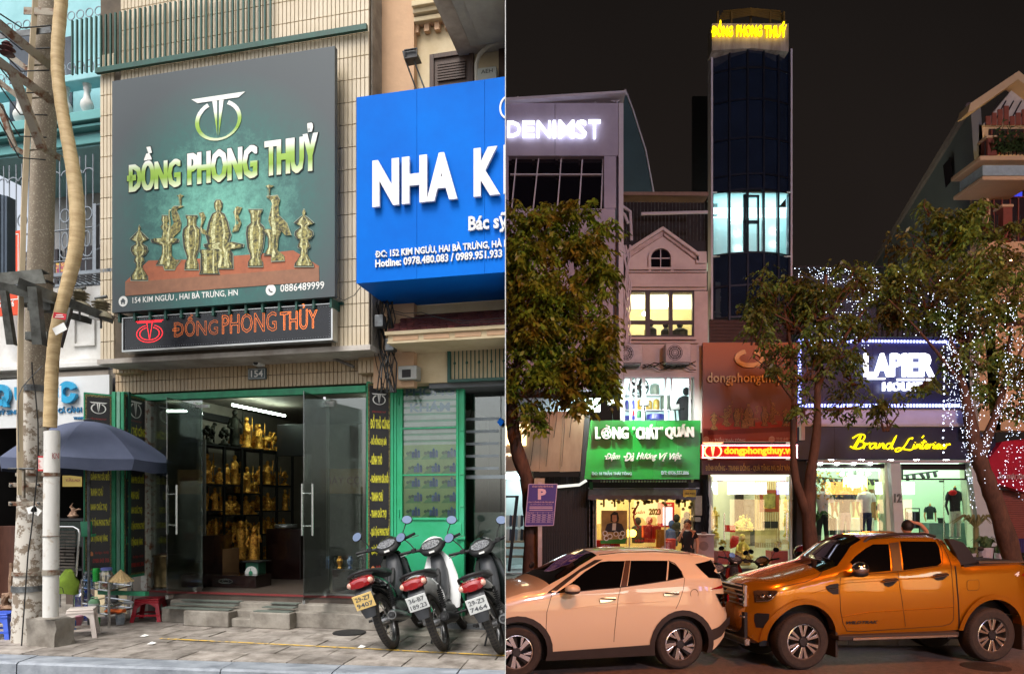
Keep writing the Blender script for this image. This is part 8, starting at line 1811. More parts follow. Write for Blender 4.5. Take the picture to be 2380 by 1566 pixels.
# ---- mannequins ----
def mannequin(x,ytop,ybot,v,shirt,trous,skin,lbl,half=False):
 d=DF+v;c=P_(*ZN4(x,ybot),d);H=P_(*ZN4(x,ytop),d).z-c.z;s_=H/1.50;o=rO('mannequin',FC,tuple(c),lbl,'mannequin','mannequins in the fashion store')
 def T(px_,py_,pz_):return(c.x+px_*s_,c.y+py_*s_,c.z+pz_*s_)
 mm=MB();rows=[]
 for z,w,dd in((.78,.155,.10),(.90,.145,.10),(1.05,.15,.11),(1.22,.185,.12),(1.34,.20,.11),(1.40,.13,.08),(1.43,.06,.05)):rows.append([T(w*cO(a),dd*sI(a),z)for a in[2*PI*k/16 for k in range(16)]])
 mm.grid(rows,closed=True);mm.add(rows[-1],[tuple(range(16))])
 for q in(-1,1):mm.tube([T(q*.17,0,1.36),T(q*.225,-.01,1.24),T(q*.245,-.01,1.12)],[.06*s_,.062*s_,.06*s_],10)
 mm.bd('shirt',shirt,o,sh=1)
 mm=MB()
 for q in(-1,1):mm.tube([T(q*.24,-.01,1.13),T(q*.27,0,.95),T(q*.24,-.05,.76),T(q*.235,-.06,.68)],[.042*s_,.036*s_,.028*s_,.02*s_],8)
 mm.tube([T(0,0,1.40),T(0,0,1.50)],[.05*s_,.045*s_],10);mm.bd('limbs',skin,o,sh=1)
 mm=MB();mm.lathe([(.02*s_,0),(.03*s_,.02*s_),(.012*s_,.06*s_)],T(0,0,1.5),8);mm.bd('finial',m_gold,o)
 if not half:
  mm=MB();rows=[]
  for z,w,dd in((.80,.15,.10),(.72,.165,.11)):rows.append([T(w*cO(a),dd*sI(a),z)for a in[2*PI*k/16 for k in range(16)]])
  mm.grid(rows,closed=True)
  for q in(-1,1):mm.tube([T(q*.075,0,.78),T(q*.09,-.01,.6),T(q*.10,0,.40),T(q*.11,.0,.03)],[.095*s_,.09*s_,.068*s_,.055*s_],12)
  mm.bd('trousers',trous,o,sh=1)
  mm=MB();mm.lathe([(.16*s_,0),(.16*s_,.02*s_)],T(0,0,-.02),16);mm.bd('stand_plate',m_steel,o)
 return o
cw_=mat('cloth_white',(236,236,240),.9,bump=0);cn_=mat('cloth_navy',(44,56,96),.9,bump=0);ck_=mat('cloth_dark_green',(44,54,54),.9,bump=0);cg_=mat('cloth_grey',(90,96,110),.9,bump=0);ci_=mat('cloth_ivory',(200,214,194),.9,bump=0);cb_=mat('cloth_black',(30,30,36),.9,bump=0);sk_=mat('mannequin_wood',(206,150,96),.5,bump=0);skb=mat('mannequin_black',(28,28,34),.4,bump=0)
mannequin(325,680,1240,.5,cw_,ck_,sk_,'mannequin in white shirt and dark trousers, leftmost in the left window');mannequin(548,680,1200,.6,cg_,cw_,sk_,'mannequin in grey shirt and white trousers, middle of the left window');mannequin(765,685,1190,.6,cw_,cn_,sk_,'mannequin in white shirt and navy trousers, right in the left window')
mannequin(1675,670,1180,.5,cb_,ci_,skb,'mannequin in black shirt and ivory trousers with a red collar');mannequin(1420,840,1160,1.8,ck_,cb_,sk_,'half-length mannequin in dark green shirt behind the counter',half=True);mannequin(945,800,1190,2.2,cb_,cb_,sk_,'mannequin in a black suit at the back right of the left window')
mm=MB();c=P_(*ZN4(1652,720),DF+.38);mm.ball(tuple(c),.12,(1.1,.8,.8),10);mm.bd('red_scarf',mat('red_scarf',(214,20,30),.8,bump=0),sh=1,lbl='red scarf round the neck of the black shirted mannequin',cat='scarf')
bx('service_counter',*ZN4(1410,1030),*ZN4(1860,1260),DF+1.0,.5,mat('teal_counter',(110,140,136),.4,bump=0),None,lbl='grey-green service counter in the right shop window',cat='counter')
mm=MB();mm.pP(L_(ZN4,[(1500,975),(1560,978),(1580,1032),(1512,1030)]),DF+.95,.04);mm.bd('laptop',m_blk,lbl='black laptop on the service counter',cat='laptop')
o=rO('clothes_rail',FC,tuple(P_(*ZN4(1250,1200),DF+1.5)),'clothes rail with pale and dark garments behind the right window','clothes rail');mm=MB();mm.tube([P_(*ZN4(1165,882),DF+1.5),P_(*ZN4(1315,882),DF+1.5)],.02,5);mm.tube([P_(*ZN4(1168,882),DF+1.5),P_(*ZN4(1168,1240),DF+1.5)],.02,5);mm.tube([P_(*ZN4(1312,882),DF+1.5),P_(*ZN4(1312,1240),DF+1.5)],.02,5);mm.bd('rail',m_blk,o)
for k in range(9):x=1180+k*15;mm=MB();mm.pP(L_(ZN4,[(x,925),(x+8,912),(x+17,925),(x+18,1080),(x,1085)]),DF+1.4+k*.02,.05);mm.bd('garment',[cg_,cw_,cw_,cw_,cb_,cg_,cb_,cb_,cb_][k],o)
o=rO('clothes_rail',FC,tuple(P_(*ZN4(480,1200),DF+1.8)),'dark garments on rails between the mannequins of the left window','clothes rail')
for k in range(14):x=400+k*17;mm=MB();mm.pP(L_(ZN4,[(x,990),(x+8,975),(x+16,990),(x+17,1150),(x,1155)]),DF+1.8+k*.02,.05);mm.bd('garment',[cb_,ck_,cb_,cg_,cw_][k%5],o)
bx('white_plinth',*ZN4(630,980),*ZN4(850,1170),DF+1.6,.5,m_int,None,lbl='white display plinth behind the navy trousered mannequin',cat='plinth')
for k,(x0,x1,y1)in enumerate(((200,300,1300),)):
 c=P_(*ZN4(250,640),DF+.3);mm=MB()
 for j in range(240):
  a=Vc((R.gauss(0,.38),R.gauss(0,.15),R.gauss(0,.32)))+c;d_=Vc((RU(-1,1),RU(-.4,.4),RU(-1,1))).normalized()*.06;e_2=d_.orthogonal().normalized()*.04;mm.quad(a-d_,a+e_2,a+d_,a-e_2)
 fo=mm.bd('flower_tree',mat('yellow_blossom',(226,160,40),.7,scale=5,thr=(.45,.55),c2=(110,130,40)),lbl='potted tree with yellow blossom at the left of the shop window',cat='potted tree')
 mm=MB();mm.tube([(c.x-.1,c.y,.2),(c.x,c.y,c.z)],.05,6)
 for j in range(26):a=RU(0,6.28);b0_=Vc((c.x,c.y,c.z-1.2));mm.tube([tuple(b0_),tuple(b0_+Vc((.3*cO(a),.15*sI(a),.35))),tuple(b0_+Vc((.65*cO(a),.3*sI(a),.1)))],[.02,.02,.004],4)
 mm.bd('palm_leaves',mat('palm_green',(64,110,50),.6),fo)
fz0=MB()
for k in range(46):
 x=1848+k*4.3;ln_=RU(30,110)if x>1900 else RU(4,40);
 if x<1905 and False:continue
 yy=622+RU(0,5)
 for j in range(int(ln_/6)):
  if R.random()<.55:c=P_(x+RU(-1,1),yy+j*6.2,DF-.6);fz0.ball(tuple(c),RU(.007,.015),n=4)
for k in range(22):
 x=1880+k*6.5
 for j in range(24):
  if R.random()<.35:c=P_(x+RU(-1.5,1.5),700+j*6.4,DF-.6);fz0.ball(tuple(c),RU(.006,.014),n=4)
fz0.bd('fairy_light_curtain',em('fairy_white',(214,228,255),3.5,False),lbl='curtain of tiny white fairy lights hanging from the fashion store roof',cat='fairy lights',kind='stuff')
bx('roof_line',1848,618,2055,622,DF-.6,.1,m_ndark,lh)
mm=MB()
for k in range(24):mm.tube([P_(2040+k*12,700,DF+.0-.05),P_(2040+k*12,782,DF-.05)],.02,4)
mm.bd('roof_fence',m_ndark,lh,kind='stuff')
# ---- far right: red shop and gabled villa ----
rs=rO('red_shop',FC,(P_(2350,1320,DF).x,DF,RG+.12),'closed shop with a crimson sign and red-brown slatted shutter at the right edge','shop')
m_crim=mat('crimson_sign',(196,20,60),.4,bump=0,var=.1)
poly('sign_board',[ZN4(2020,380),ZN4(2160,200),ZN4(2460,160),ZN4(2460,740),ZN4(2090,620)],DF-.6,.3,m_crim,rs)
mm=MB();pL(mm,'ẦN THÁI TÔNG',*ZN4(2125,510),*ZN4(2430,582),DF-.66,th=.04,off=.03);mm.bd('lettering',mat('pink_white',(236,190,196),.4,bump=0),rs)
for k in range(26):y=695+k*19;bx('shutter_slat',*ZN4(2080,y),*ZN4(2460,y+16),DF,.05,mat('red_brown_shutter',(150,84,76),.5,bump=0,var=.1),rs)
for k in range(16):x=2125+k*20;bx('blue_corrugation',*ZN4(x,1190),*ZN4(x+14,1330),DF-.1,.05,mat('blue_purple_sheet',(70,62,130),.5,bump=0),rs)
vl=rO('gabled_villa',FC,(P_(2340,700,20.5).x,20.5,0),'ornate villa with tiled gable and balconies beside a blank grey side wall','building')
m_gwall2=mat('grey_side_wall',(112,114,118),.85,var=.12,scale=.5,bump=.1)
dN,dFv=20.5,32
def V_(x,y,d):return tuple(FC.at(x,y,d))
mm=MB();q=[V_(2303,1000,dN),V_(2256,250,dN),V_(2030,620,dFv),V_(2030,1000,dFv)];mm.add(q+[(p[0]+.3,p[1],p[2])for p in q],[(0,1,2,3),(7,6,5,4),(1,5,6,2),(0,4,5,1)]);mm.bd('side_wall',m_gwall2,vl)
mm=MB();mm.tube([V_(2254,246,dN-.05),V_(2028,617,dFv)],.12,6);mm.bd('wall_coping',mat('coping',(120,100,96),.8),vl)
q=[V_(*ZR2(870,770),22.6),V_(*ZR2(905,730),22.0),V_(*ZR2(918,830),22.0),V_(*ZR2(882,875),22.6)];mm=MB();mm.add([(p[0]-.14,p[1]-.02,p[2])for p in q],[(0,1,2,3)]);mm.bd('side_window',m_nglass,vl)
m_van=mat('vanilla_render',(222,190,150),.8,var=.1,scale=1);m_brk=mat('brick_trim',(140,74,60),.7)
bx('front_wall',2275,290,2420,1000,dN,.4,m_van,vl)
for(pts,nm2,mt_)in(([(2250,262),(2256,240),(2368,165),(2430,215),(2430,235),(2366,185),(2262,258)],'gable_eave',m_van),([(2285,290),(2366,192),(2425,245),(2425,290)],'gable_tiles',mat('pale_diamond_tile',(196,190,186),.6,bump=0))):poly(nm2,pts,dN-(.5 if nm2=='gable_eave' else .1),.5 if nm2=='gable_eave' else .09,mt_,vl)
for k in range(7):mm=MB();mm.tube([P_(2290+k*18,290-k*0,dN-.12),P_(2320+k*18,235,dN-.12)],.02,4);mm.bd('tile_joint',m_ndark,vl)
for k in range(7):mm=MB();mm.pbox(2292+k*14,270-(k%4)*8,2303+k*14,290,dN-.14,.05);mm.bd('stepped_brick',m_brk,vl)
for(y0,y1)in((361,372),(408,418)):bx('balcony_moulding',*((2278 if y0<400 else 2284),y0),2420,y1,dN-1.3,1.3,m_van,vl,bv=.03)
bx('balcony_soffit',2284,372,2420,408,dN-1.0,1.0,mat('soffit_blue',(170,196,204),.8,bump=0),vl)
bx('balcony_floor',2290,560,2420,590,dN-1.2,1.2,m_van,vl,bv=.03)
for(x,y0,y1)in((2296,320,361),(2332,480,560)):bx('balcony_pier',x,y0,x+22,y1,dN-1.3,.3,m_brk,vl,bv=.02);bx('pier_cap',x-3,y0-6,x+25,y0,dN-1.34,.38,m_van,vl,bv=.02)
for x,y in((2318,382),(2368,382),(2350,600)):mm=MB();mm.ball(tuple(P_(x,y,dN-.7)),.07);mm.bd('porch_lamp',em('porch_bulb',(255,214,150),45),vl)
for k in range(12):mm=MB();mm.tube([P_(2290+k*9,330,dN-1.2),P_(2290+k*9,361,dN-1.2)],.018,5);mm.bd('balcony_bar',m_blk,vl)
for k in range(9):mm=MB();mm.tube([P_(2300+k*9,500,dN-1.15),P_(2300+k*9,560,dN-1.15)],.018,5);mm.bd('balcony_bar',m_blk,vl)
for(x0,y0,x1,y1)in((2300,300,2420,358),(2305,440,2420,560)):
 o=bx('window',x0,y0,x1,y1,dN-.06,.05,mat('villa_window',(50,40,44),.3),vl)
 for k in range(6):bx('sash',x0+4+k*19,y0+2,x0+7+k*19,y1,dN-.1,.03,m_brk,o)
 bx('sash',x0,y0+16,x1,y0+19,dN-.1,.03,m_brk,o)
bx('lit_fanlight',2306,444,2322,456,dN-.12,.02,em('faint_glass',(150,200,190),.7),vl);bx('lit_fanlight',2340,446,2376,456,dN-.12,.02,em('blue_glass',(50,60,190),.8),vl)
for k in range(5):bx('brick_pilaster',2288,420+k*26,2299,442+k*26,dN-.12,.1,m_van if k%2 else m_brk,vl,bv=.01)
mm=MB();
for j in range(500):
 a=P_(RU(2305,2380),352-abs(R.gauss(0,22)),dN-1.1+RU(-.3,.2));d_=Vc((RU(-1,1),RU(-.4,.4),RU(-1,1))).normalized()*.11;e_2=d_.orthogonal().normalized()*.04;mm.quad(a-d_,a+e_2,a+d_,a-e_2)
mm.bd('balcony_plants',mat('balcony_leaf',(60,84,40),.7),lbl='bushy plants spilling over the top balcony of the villa',cat='plants',kind='stuff')
# ================= NIGHT SIDE: street =================
# ---- trees ----
m_bark=mat('bark',(92,68,56),.9,var=.35,scale=9,bump=1.0,bscale=30,c2=(60,44,36),stretch=(1,1,.4))
def leafmat(name,a,b,hue=None):
 m,t,p=nt(name);n=t.nodes;L=t.links;p.inputs['Roughness'].default_value=.45
 g=n.new('ShaderNodeNewGeometry');no=n.new('ShaderNodeTexNoise');no.inputs['Scale'].default_value=1.6;no.inputs['Detail'].default_value=6;L.new(g.outputs['Position'],no.inputs[0])
 rp=n.new('ShaderNodeValToRGB');rp.color_ramp.elements[0].position=.38;rp.color_ramp.elements[1].position=.62;rp.color_ramp.elements[0].color=(*lin(a),1);rp.color_ramp.elements[1].color=(*lin(b),1);L.new(no.outputs[0],rp.inputs[0])
 mr=n.new('ShaderNodeMapRange');mr.inputs[3].default_value=.65;mr.inputs[4].default_value=1.35;L.new(g.outputs['Random Per Island'],mr.inputs[0]);vm=n.new('ShaderNodeVectorMath');vm.operation='SCALE';L.new(rp.outputs[0],vm.inputs[0]);L.new(mr.outputs[0],vm.inputs['Scale']);L.new(vm.outputs[0],p.inputs['Base Color'])
 tr=n.new('ShaderNodeBsdfTranslucent');mx=n.new('ShaderNodeMixShader');mx.inputs[0].default_value=.3;L.new(vm.outputs[0],tr.inputs[0]);o=n['Material Output'];L.new(p.outputs[0],mx.inputs[1]);L.new(tr.outputs[0],mx.inputs[2]);L.new(mx.outputs[0],o.inputs[0]);return m
def frond(mb,p,R_,size,droop=1.0):
 """a hanging compound leaf: a short stalk with paired leaflets"""
 a=R_.uniform(0,6.283);d=Vc((cO(a),sI(a),-R_.uniform(.2,1.2)*droop)).normalized();side=d.cross(Vc((0,0,1))).normalized();n_=R_.choice((3,4,4))
 for k in range(n_):
  b=p+d*size*(k/n_)*1.2+Vc((0,0,-.5*size*(k/n_)**2))
  for s_ in(-1,1):
   l=(side*s_*.8+d*.7+Vc((0,0,-R_.uniform(.1,.7)))).normalized()*size*R_.uniform(.45,.62);w=l.cross(Vc((R_.uniform(-1,1),R_.uniform(-1,1),R_.uniform(-1,1)))).normalized()*size*.12
   mb.add([b,b+l*.5+w,b+l,b+l*.5-w],[(0,1,2,3)])
 l=d*size*.6+Vc((0,0,-.3*size));b=p+d*size*1.0;w=side*size*.12;mb.add([b,b+l*.5+w,b+l,b+l*.5-w],[(0,1,2,3)])
def crown(blobs,n_,size,seed,dpt):
 rr=random.Random(seed);mb=MB();tw2=MB();tot=sum(b[2]*b[3]for b in blobs)
 for(x,y,rx,ry,dd)in blobs:
  c=FC.at(x,y,dpt+dd);ax,az=rx/FPX*(dpt+dd),ry/FPX*(dpt+dd);m_=int(n_*rx*ry/tot)
  cl=[Vc((rr.gauss(0,.5),rr.gauss(0,.5),rr.gauss(0,.5)))for _ in range(max(5,int(rx*ry/330)))]
  cl=[v/max(1,v.length)for v in cl]
  for q in cl:
   a_=Vc((c.x+rr.gauss(0,.2)*ax,c.y,c.z-az*.7));b_=Vc((c.x+q.x*ax,c.y+q.y*(ax+az)*.5,c.z+q.z*az));m2_=a_.lerp(b_,.5)+Vc((rr.gauss(0,.08),0,rr.gauss(0,.08)));tw2.tube([a_,m2_,b_],[.022,.013,.005],4)
  for k in range(m_):
   q=rr.choice(cl);g=Vc((rr.gauss(0,.15),rr.gauss(0,.2),rr.gauss(0,.13)));p=q+g
   frond(mb,Vc((c.x+p.x*ax,c.y+p.y*(ax+az)*.5,c.z+p.z*az)),rr,size*rr.uniform(.5,1.25))
 return mb,tw2
def tree(lbl,trunk,limbs,blobs,n_,size,seed,dpt,lm):
 base=trunk[0][0];o=rO('tree',FC,tuple(FC.at(base[0],base[1],dpt)),lbl,'tree',None)
 def tb(P):
  m=MB();pts=[];rr=[]
  for i in range(len(P)-1):
   (a,b,dd0,w0),(c,d,dd1,w1)=P[i],P[i+1]
   for k in range(4):q=k/4;pts.append(FC.at(a+(c-a)*q,b+(d-b)*q,dpt+dd0+(dd1-dd0)*q));rr.append((w0+(w1-w0)*q)/2/FPX*dpt*(1+.08*sI(i*5+k*2)))
  a,b,dd,w=P[-1];pts.append(FC.at(a,b,dpt+dd));rr.append(w/2/FPX*dpt);m.tube(sP(pts,2),rr,12);return m
 for i,P in enumerate(trunk):tb(P).bd('trunk' if i==0 else 'limb',m_bark,o,sh=1)
 for P in limbs:tb(P).bd('branch',m_bark,o,sh=1)
 cr_,tg_=crown(blobs,n_,size,seed,dpt);cr_.bd('crown',lm,o,kind='stuff');tg_.bd('twigs',m_bark,o,kind='stuff')
 return o
trunk=[[(1232,1500,0,40),(1232,1380,0,38),(1235,1230,0,34),(1228,1120,0,32),(1205,1060,0,32),(1192,1000,0,30),(1190,940,0,28),(1192,880,0,24),(1225,780,.1,16),(1240,650,.2,8)]]
tree('leafy street tree with yellow-green hanging leaves in front of the lavender store',[[(a,b,c,d)for a,b,c,d in trunk[0]]],[[(1192,900,0,18),(1150,800,0,10),(1120,700,0,6)],[(1215,800,.1,12),(1290,740,-.2,8),(1340,680,-.3,5),(1380,630,0,3)],[(1235,700,.2,9),(1280,600,.1,5),(1320,520,.2,3)],[(1230,800,0,10),(1330,840,-.3,6),(1400,830,-.4,3)],[(1200,860,0,8),(1260,900,-.3,4),(1310,930,-.3,2)]],[(1200,560,95,80,0),(1275,520,70,55,.2),(1340,545,60,60,0),(1370,620,60,60,.3),(1240,650,110,90,-.3),(1330,710,90,80,0),(1220,770,100,90,-.2),(1380,780,58,80,-.2),(1320,850,95,70,-.1),(1230,880,70,60,-.3),(1395,860,42,60,.1),(1330,925,50,26,-.3),(1240,965,32,20,-.3),(1180,470,30,25,0),(1375,490,30,22,.1),(1405,520,22,20,.1)],2500,.235,3,12.2,leafmat('leaf_yellow_green',(104,96,28),(100,136,42)))
tree('slim forked street tree before the gold shop with sparse olive leaves',[[(1886,1480,0,34),(1886,1300,0,32),(1878,1190,0,32),(1884,1100,0,24),(1900,1000,0,18),(1900,900,0,14),(1908,780,.1,12),(1920,640,.1,6)],[(1876,1190,0,26),(1848,1120,0,18),(1842,1040,0,14),(1846,900,0,10),(1838,800,0,8),(1820,700,0,4)]],[[(1900,900,0,12),(1950,800,-.2,7),(2010,720,-.2,4)],[(1900,850,0,10),(1860,760,-.2,6),(1800,730,-.3,3)],[(1846,930,0,8),(1790,860,-.2,3),(1750,830,-.3,2)],[(1908,780,0,8),(1960,680,0,4),(1990,620,0,2)]],[(1790,680,70,60,0),(1850,720,80,80,.2),(1920,690,70,70,-.2),(1980,650,60,45,0),(1760,760,50,60,-.1),(1930,800,90,60,0),(1870,840,60,60,-.2),(1800,830,40,50,.1),(2000,760,26,50,0),(1985,860,40,50,0),(1870,950,40,26,-.1),(1960,930,60,30,0),(1860,640,60,30,0),(2060,960,30,60,-.4)],1050,.19,5,12.6,leafmat('leaf_olive',(78,84,40),(100,132,62)))
tree('broad street tree wound with white fairy lights in front of the fashion store',[[(2375,1420,0,46),(2352,1290,0,42),(2318,1180,0,38),(2292,1110,0,34),(2268,1050,0,34),(2255,980,0,26),(2235,880,0,16),(2200,760,0,9),(2180,640,0,5)],[(2275,1060,0,30),(2310,980,0,18),(2340,880,0,12),(2350,760,0,7)]],[[(2240,900,0,12),(2180,820,-.2,7),(2110,740,-.3,4),(2050,680,-.3,2)],[(2225,840,0,10),(2260,720,.2,6),(2290,600,.2,3)],[(2210,790,0,8),(2150,660,.2,5),(2120,560,.2,2)],[(2340,880,0,8),(2380,800,0,5)]],[(2100,640,70,60,0),(2170,560,80,60,.2),(2240,510,70,50,0),(2200,500,30,26,0),(2300,600,90,80,0),(2190,660,100,80,-.3),(2100,710,70,40,0),(2250,740,100,80,0),(2350,700,70,80,.1),(2070,690,50,50,0),(2260,830,60,40,.1),(2360,850,50,70,0),(2370,940,30,40,0),(2290,900,40,30,.2),(2160,480,22,22,0),(2340,530,40,30,0),(2150,890,60,16,0)],1900,.20,7,13.0,leafmat('leaf_brown_green',(88,86,44),(110,144,66)))
rr=random.Random(11);fl2=MB();dpt=12.9
def strand(P,n_,jit,sz=.022,dd=-.35):
 for k in range(n_):
  q=rr.random()*(len(P)-1);i=min(int(q),len(P)-2);f=q-i;x=P[i][0]+(P[i+1][0]-P[i][0])*f+rr.gauss(0,jit);y=P[i][1]+(P[i+1][1]-P[i][1])*f+rr.uniform(-4,4)
  fl2.ball(tuple(FC.at(x,y,dpt+dd+rr.uniform(-.15,.15))),sz*rr.uniform(.4,1.2)*.31,n=4)
strand([(2250,1065),(2245,1000),(2235,930),(2225,860),(2205,780),(2200,640)],230,10);strand([(2285,1065),(2300,1010),(2330,940),(2340,880),(2350,800),(2355,700)],170,8)
strand([(2262,1180),(2255,1120),(2250,1060)],40,4);strand([(2190,700),(2205,850),(2212,1000)],60,3);strand([(2255,640),(2270,800),(2275,980)],70,6);strand([(2330,1130),(2345,1040),(2350,900)],60,4);strand([(2375,1160),(2368,1000),(2365,850)],60,5)
for x in(2192,2206,2222,2246,2262,2290,2318,2336,2352,2366,2376):strand([(x,rr.uniform(640,860)),(x+rr.uniform(-6,6),rr.uniform(960,1150))],22,1.6)
for x in(2100,2135,2165,2240,2300):strand([(x,rr.uniform(600,700)),(x+6,rr.uniform(760,830))],14,5)
fl2.bd('fairy_lights',em('fairy_white',(214,228,255),3.5,False),lbl='white fairy lights wound round the trunk and limbs of the right tree',cat='fairy lights',kind='stuff')
fl3=MB()
for k in range(14):fl3.ball(tuple(FC.at(2193+rr.uniform(-1.5,1.5),830+k*17,12.4)),.016,n=4)
fl3.bd('fairy_light_strand',em('fairy_white',(214,228,255),3.5,False),lbl='single strand of fairy lights hanging left of the wound trunk',cat='fairy lights',kind='stuff')
for k,(x,y,w,sd)in enumerate(((1935,1300,26,1),(2290,1272,34,2),(2330,1285,26,3),(2250,1285,20,4))):
 c=P_(x,y,19.5);r2=random.Random(sd);mm=MB()
 for j in range(60):
  a=r2.uniform(0,6.283);l=w/FPX*19.5*r2.uniform(.5,1);b=Vc((c.x+r2.uniform(-.1,.1),c.y+r2.uniform(-.1,.1),c.z));t_=Vc((cO(a),sI(a)*.6,0));w_2=Vc((-sI(a),cO(a),0))*.03
  mm.add([b-w_2,b+w_2,b+t_*l*.5+Vc((0,0,l*.8))+w_2,b+t_*l*.5+Vc((0,0,l*.8))-w_2,b+t_*l+Vc((0,0,l*.4))],[(0,1,2,3),(3,2,4)])
 pl_=mm.bd('potted_plant',mat('spider_plant',(110,140,90),.6),lbl=['leafy plant behind the forked tree trunk','spider-leaved plant left of the leaning trunk','spider-leaved plant right against the leaning trunk','small leafy plant by the white column'][k],cat='plant');mm=MB();mm.lathe([(.16,0),(.2,.35),(.2,.4)],(c.x,c.y,c.z-.4),12);mm.bd('pot',m_nwhite,pl_)
mm=MB();c=P_(2268,1225,19.6)
for j in range(16):a=2*PI*j/16+.2;mm.tube([tuple(c),(c.x+.35*cO(a),c.y+.2*sI(a),c.z+.35),(c.x+.75*cO(a),c.y+.4*sI(a),c.z+.1)],[.03,.03,.005],4)
mm.tube([(c.x,c.y,RG+.1),tuple(c)],.07,8);mm.bd('small_palm',mat('palm_pale',(140,140,90),.7),lbl='small dry palm against the white column at the right',cat='palm')
# ---- parking sign ----
ps=rO('parking_sign',FC,(P_(1250,1420,12.0).x,12.0,RG+.12),'violet parking board with a large P and a tariff table on a grey post','sign')
dS=11.9;PV=L_(ZN7,[(200,700),(425,700),(395,1025),(170,1030)])
mm=MB();mm.pP(PV,dS,.02);mm.bd('board',mat('violet_board',(62,44,140),.4,bump=0,var=.06),ps)
mm=MB()
def edge(a,b,w=.9):n_=Vc((b[1]-a[1],a[0]-b[0])).normalized()*w;mm.pP([(a[0]-n_.x,a[1]-n_.y),(b[0]-n_.x,b[1]-n_.y),(b[0]+n_.x,b[1]+n_.y),(a[0]+n_.x,a[1]+n_.y)],dS-.006,.005)
for i in range(4):edge(PV[i],PV[(i+1)%4])
mm.bd('border',mat('pale_violet',(196,176,214),.4,bump=0),ps)
mm=MB();pL(mm,'P',*ZN7(272,735),*ZN7(338,822),dS-.01,th=.006,off=.05);pL(mm,'SỞ GIAO THÔNG VẬN TẢI HÀ NỘI',*ZN7(228,708),*ZN7(392,728),dS-.01,th=.004,off=.02)
pL(mm,'CÔNG TY CỔ PHẦN TƯ VẤN TỔNG HỢP DHP',*ZN7(196,832),*ZN7(398,850),dS-.01,th=.004,off=.02);pL(mm,'ĐỊA ĐIỂM: ĐƯỜNG TRẦN THÁI TÔNG',*ZN7(210,854),*ZN7(385,864),dS-.01,th=.003);pL(mm,'LOẠI XE',*ZN7(190,924),*ZN7(228,934),dS-.01,th=.003)
for y in(876,888,902):mm.pbox(*ZN7(205,y),*ZN7(388,y+5),dS-.008,.003)
mm.bd('lettering',mat('pink_white_print',(226,196,216),.4,bump=0),ps)
mm=MB()
for k in range(6):y=918+k*17;mm.pbox(*ZN7(186-k*1.5,y),*ZN7(396-k*1.5,y+2),dS-.008,.003)
for x in(186,234,270,312,356,392):mm.pP(L_(ZN7,[(x,918),(x+2,918),(x-8,1004),(x-10,1004)]),dS-.008,.003)
for r_ in range(1,5):
 for c_ in range(5):x=190+c_*41-r_*1.5;y=922+r_*17;mm.pbox(*ZN7(x,y+4),*ZN7(x+24,y+9),dS-.008,.003)
mm.bd('tariff_table',mat('pale_violet',(196,176,214)),ps,kind='stuff')
mm=MB();a=P_(1253,1200,11.95);mm.box(a.x-.02,a.x+.05,11.92,11.98,RG+.12,P_(0,1120,11.95).z);mm.bd('post',mat('post_grey',(180,170,170),.5,.4),ps)
bx('post_box',1242,1111,1266,1130,12.0,.1,mat('meter_pale',(176,170,150)),None,lbl='small grey box strapped to the left tree just over the parking board',cat='box')
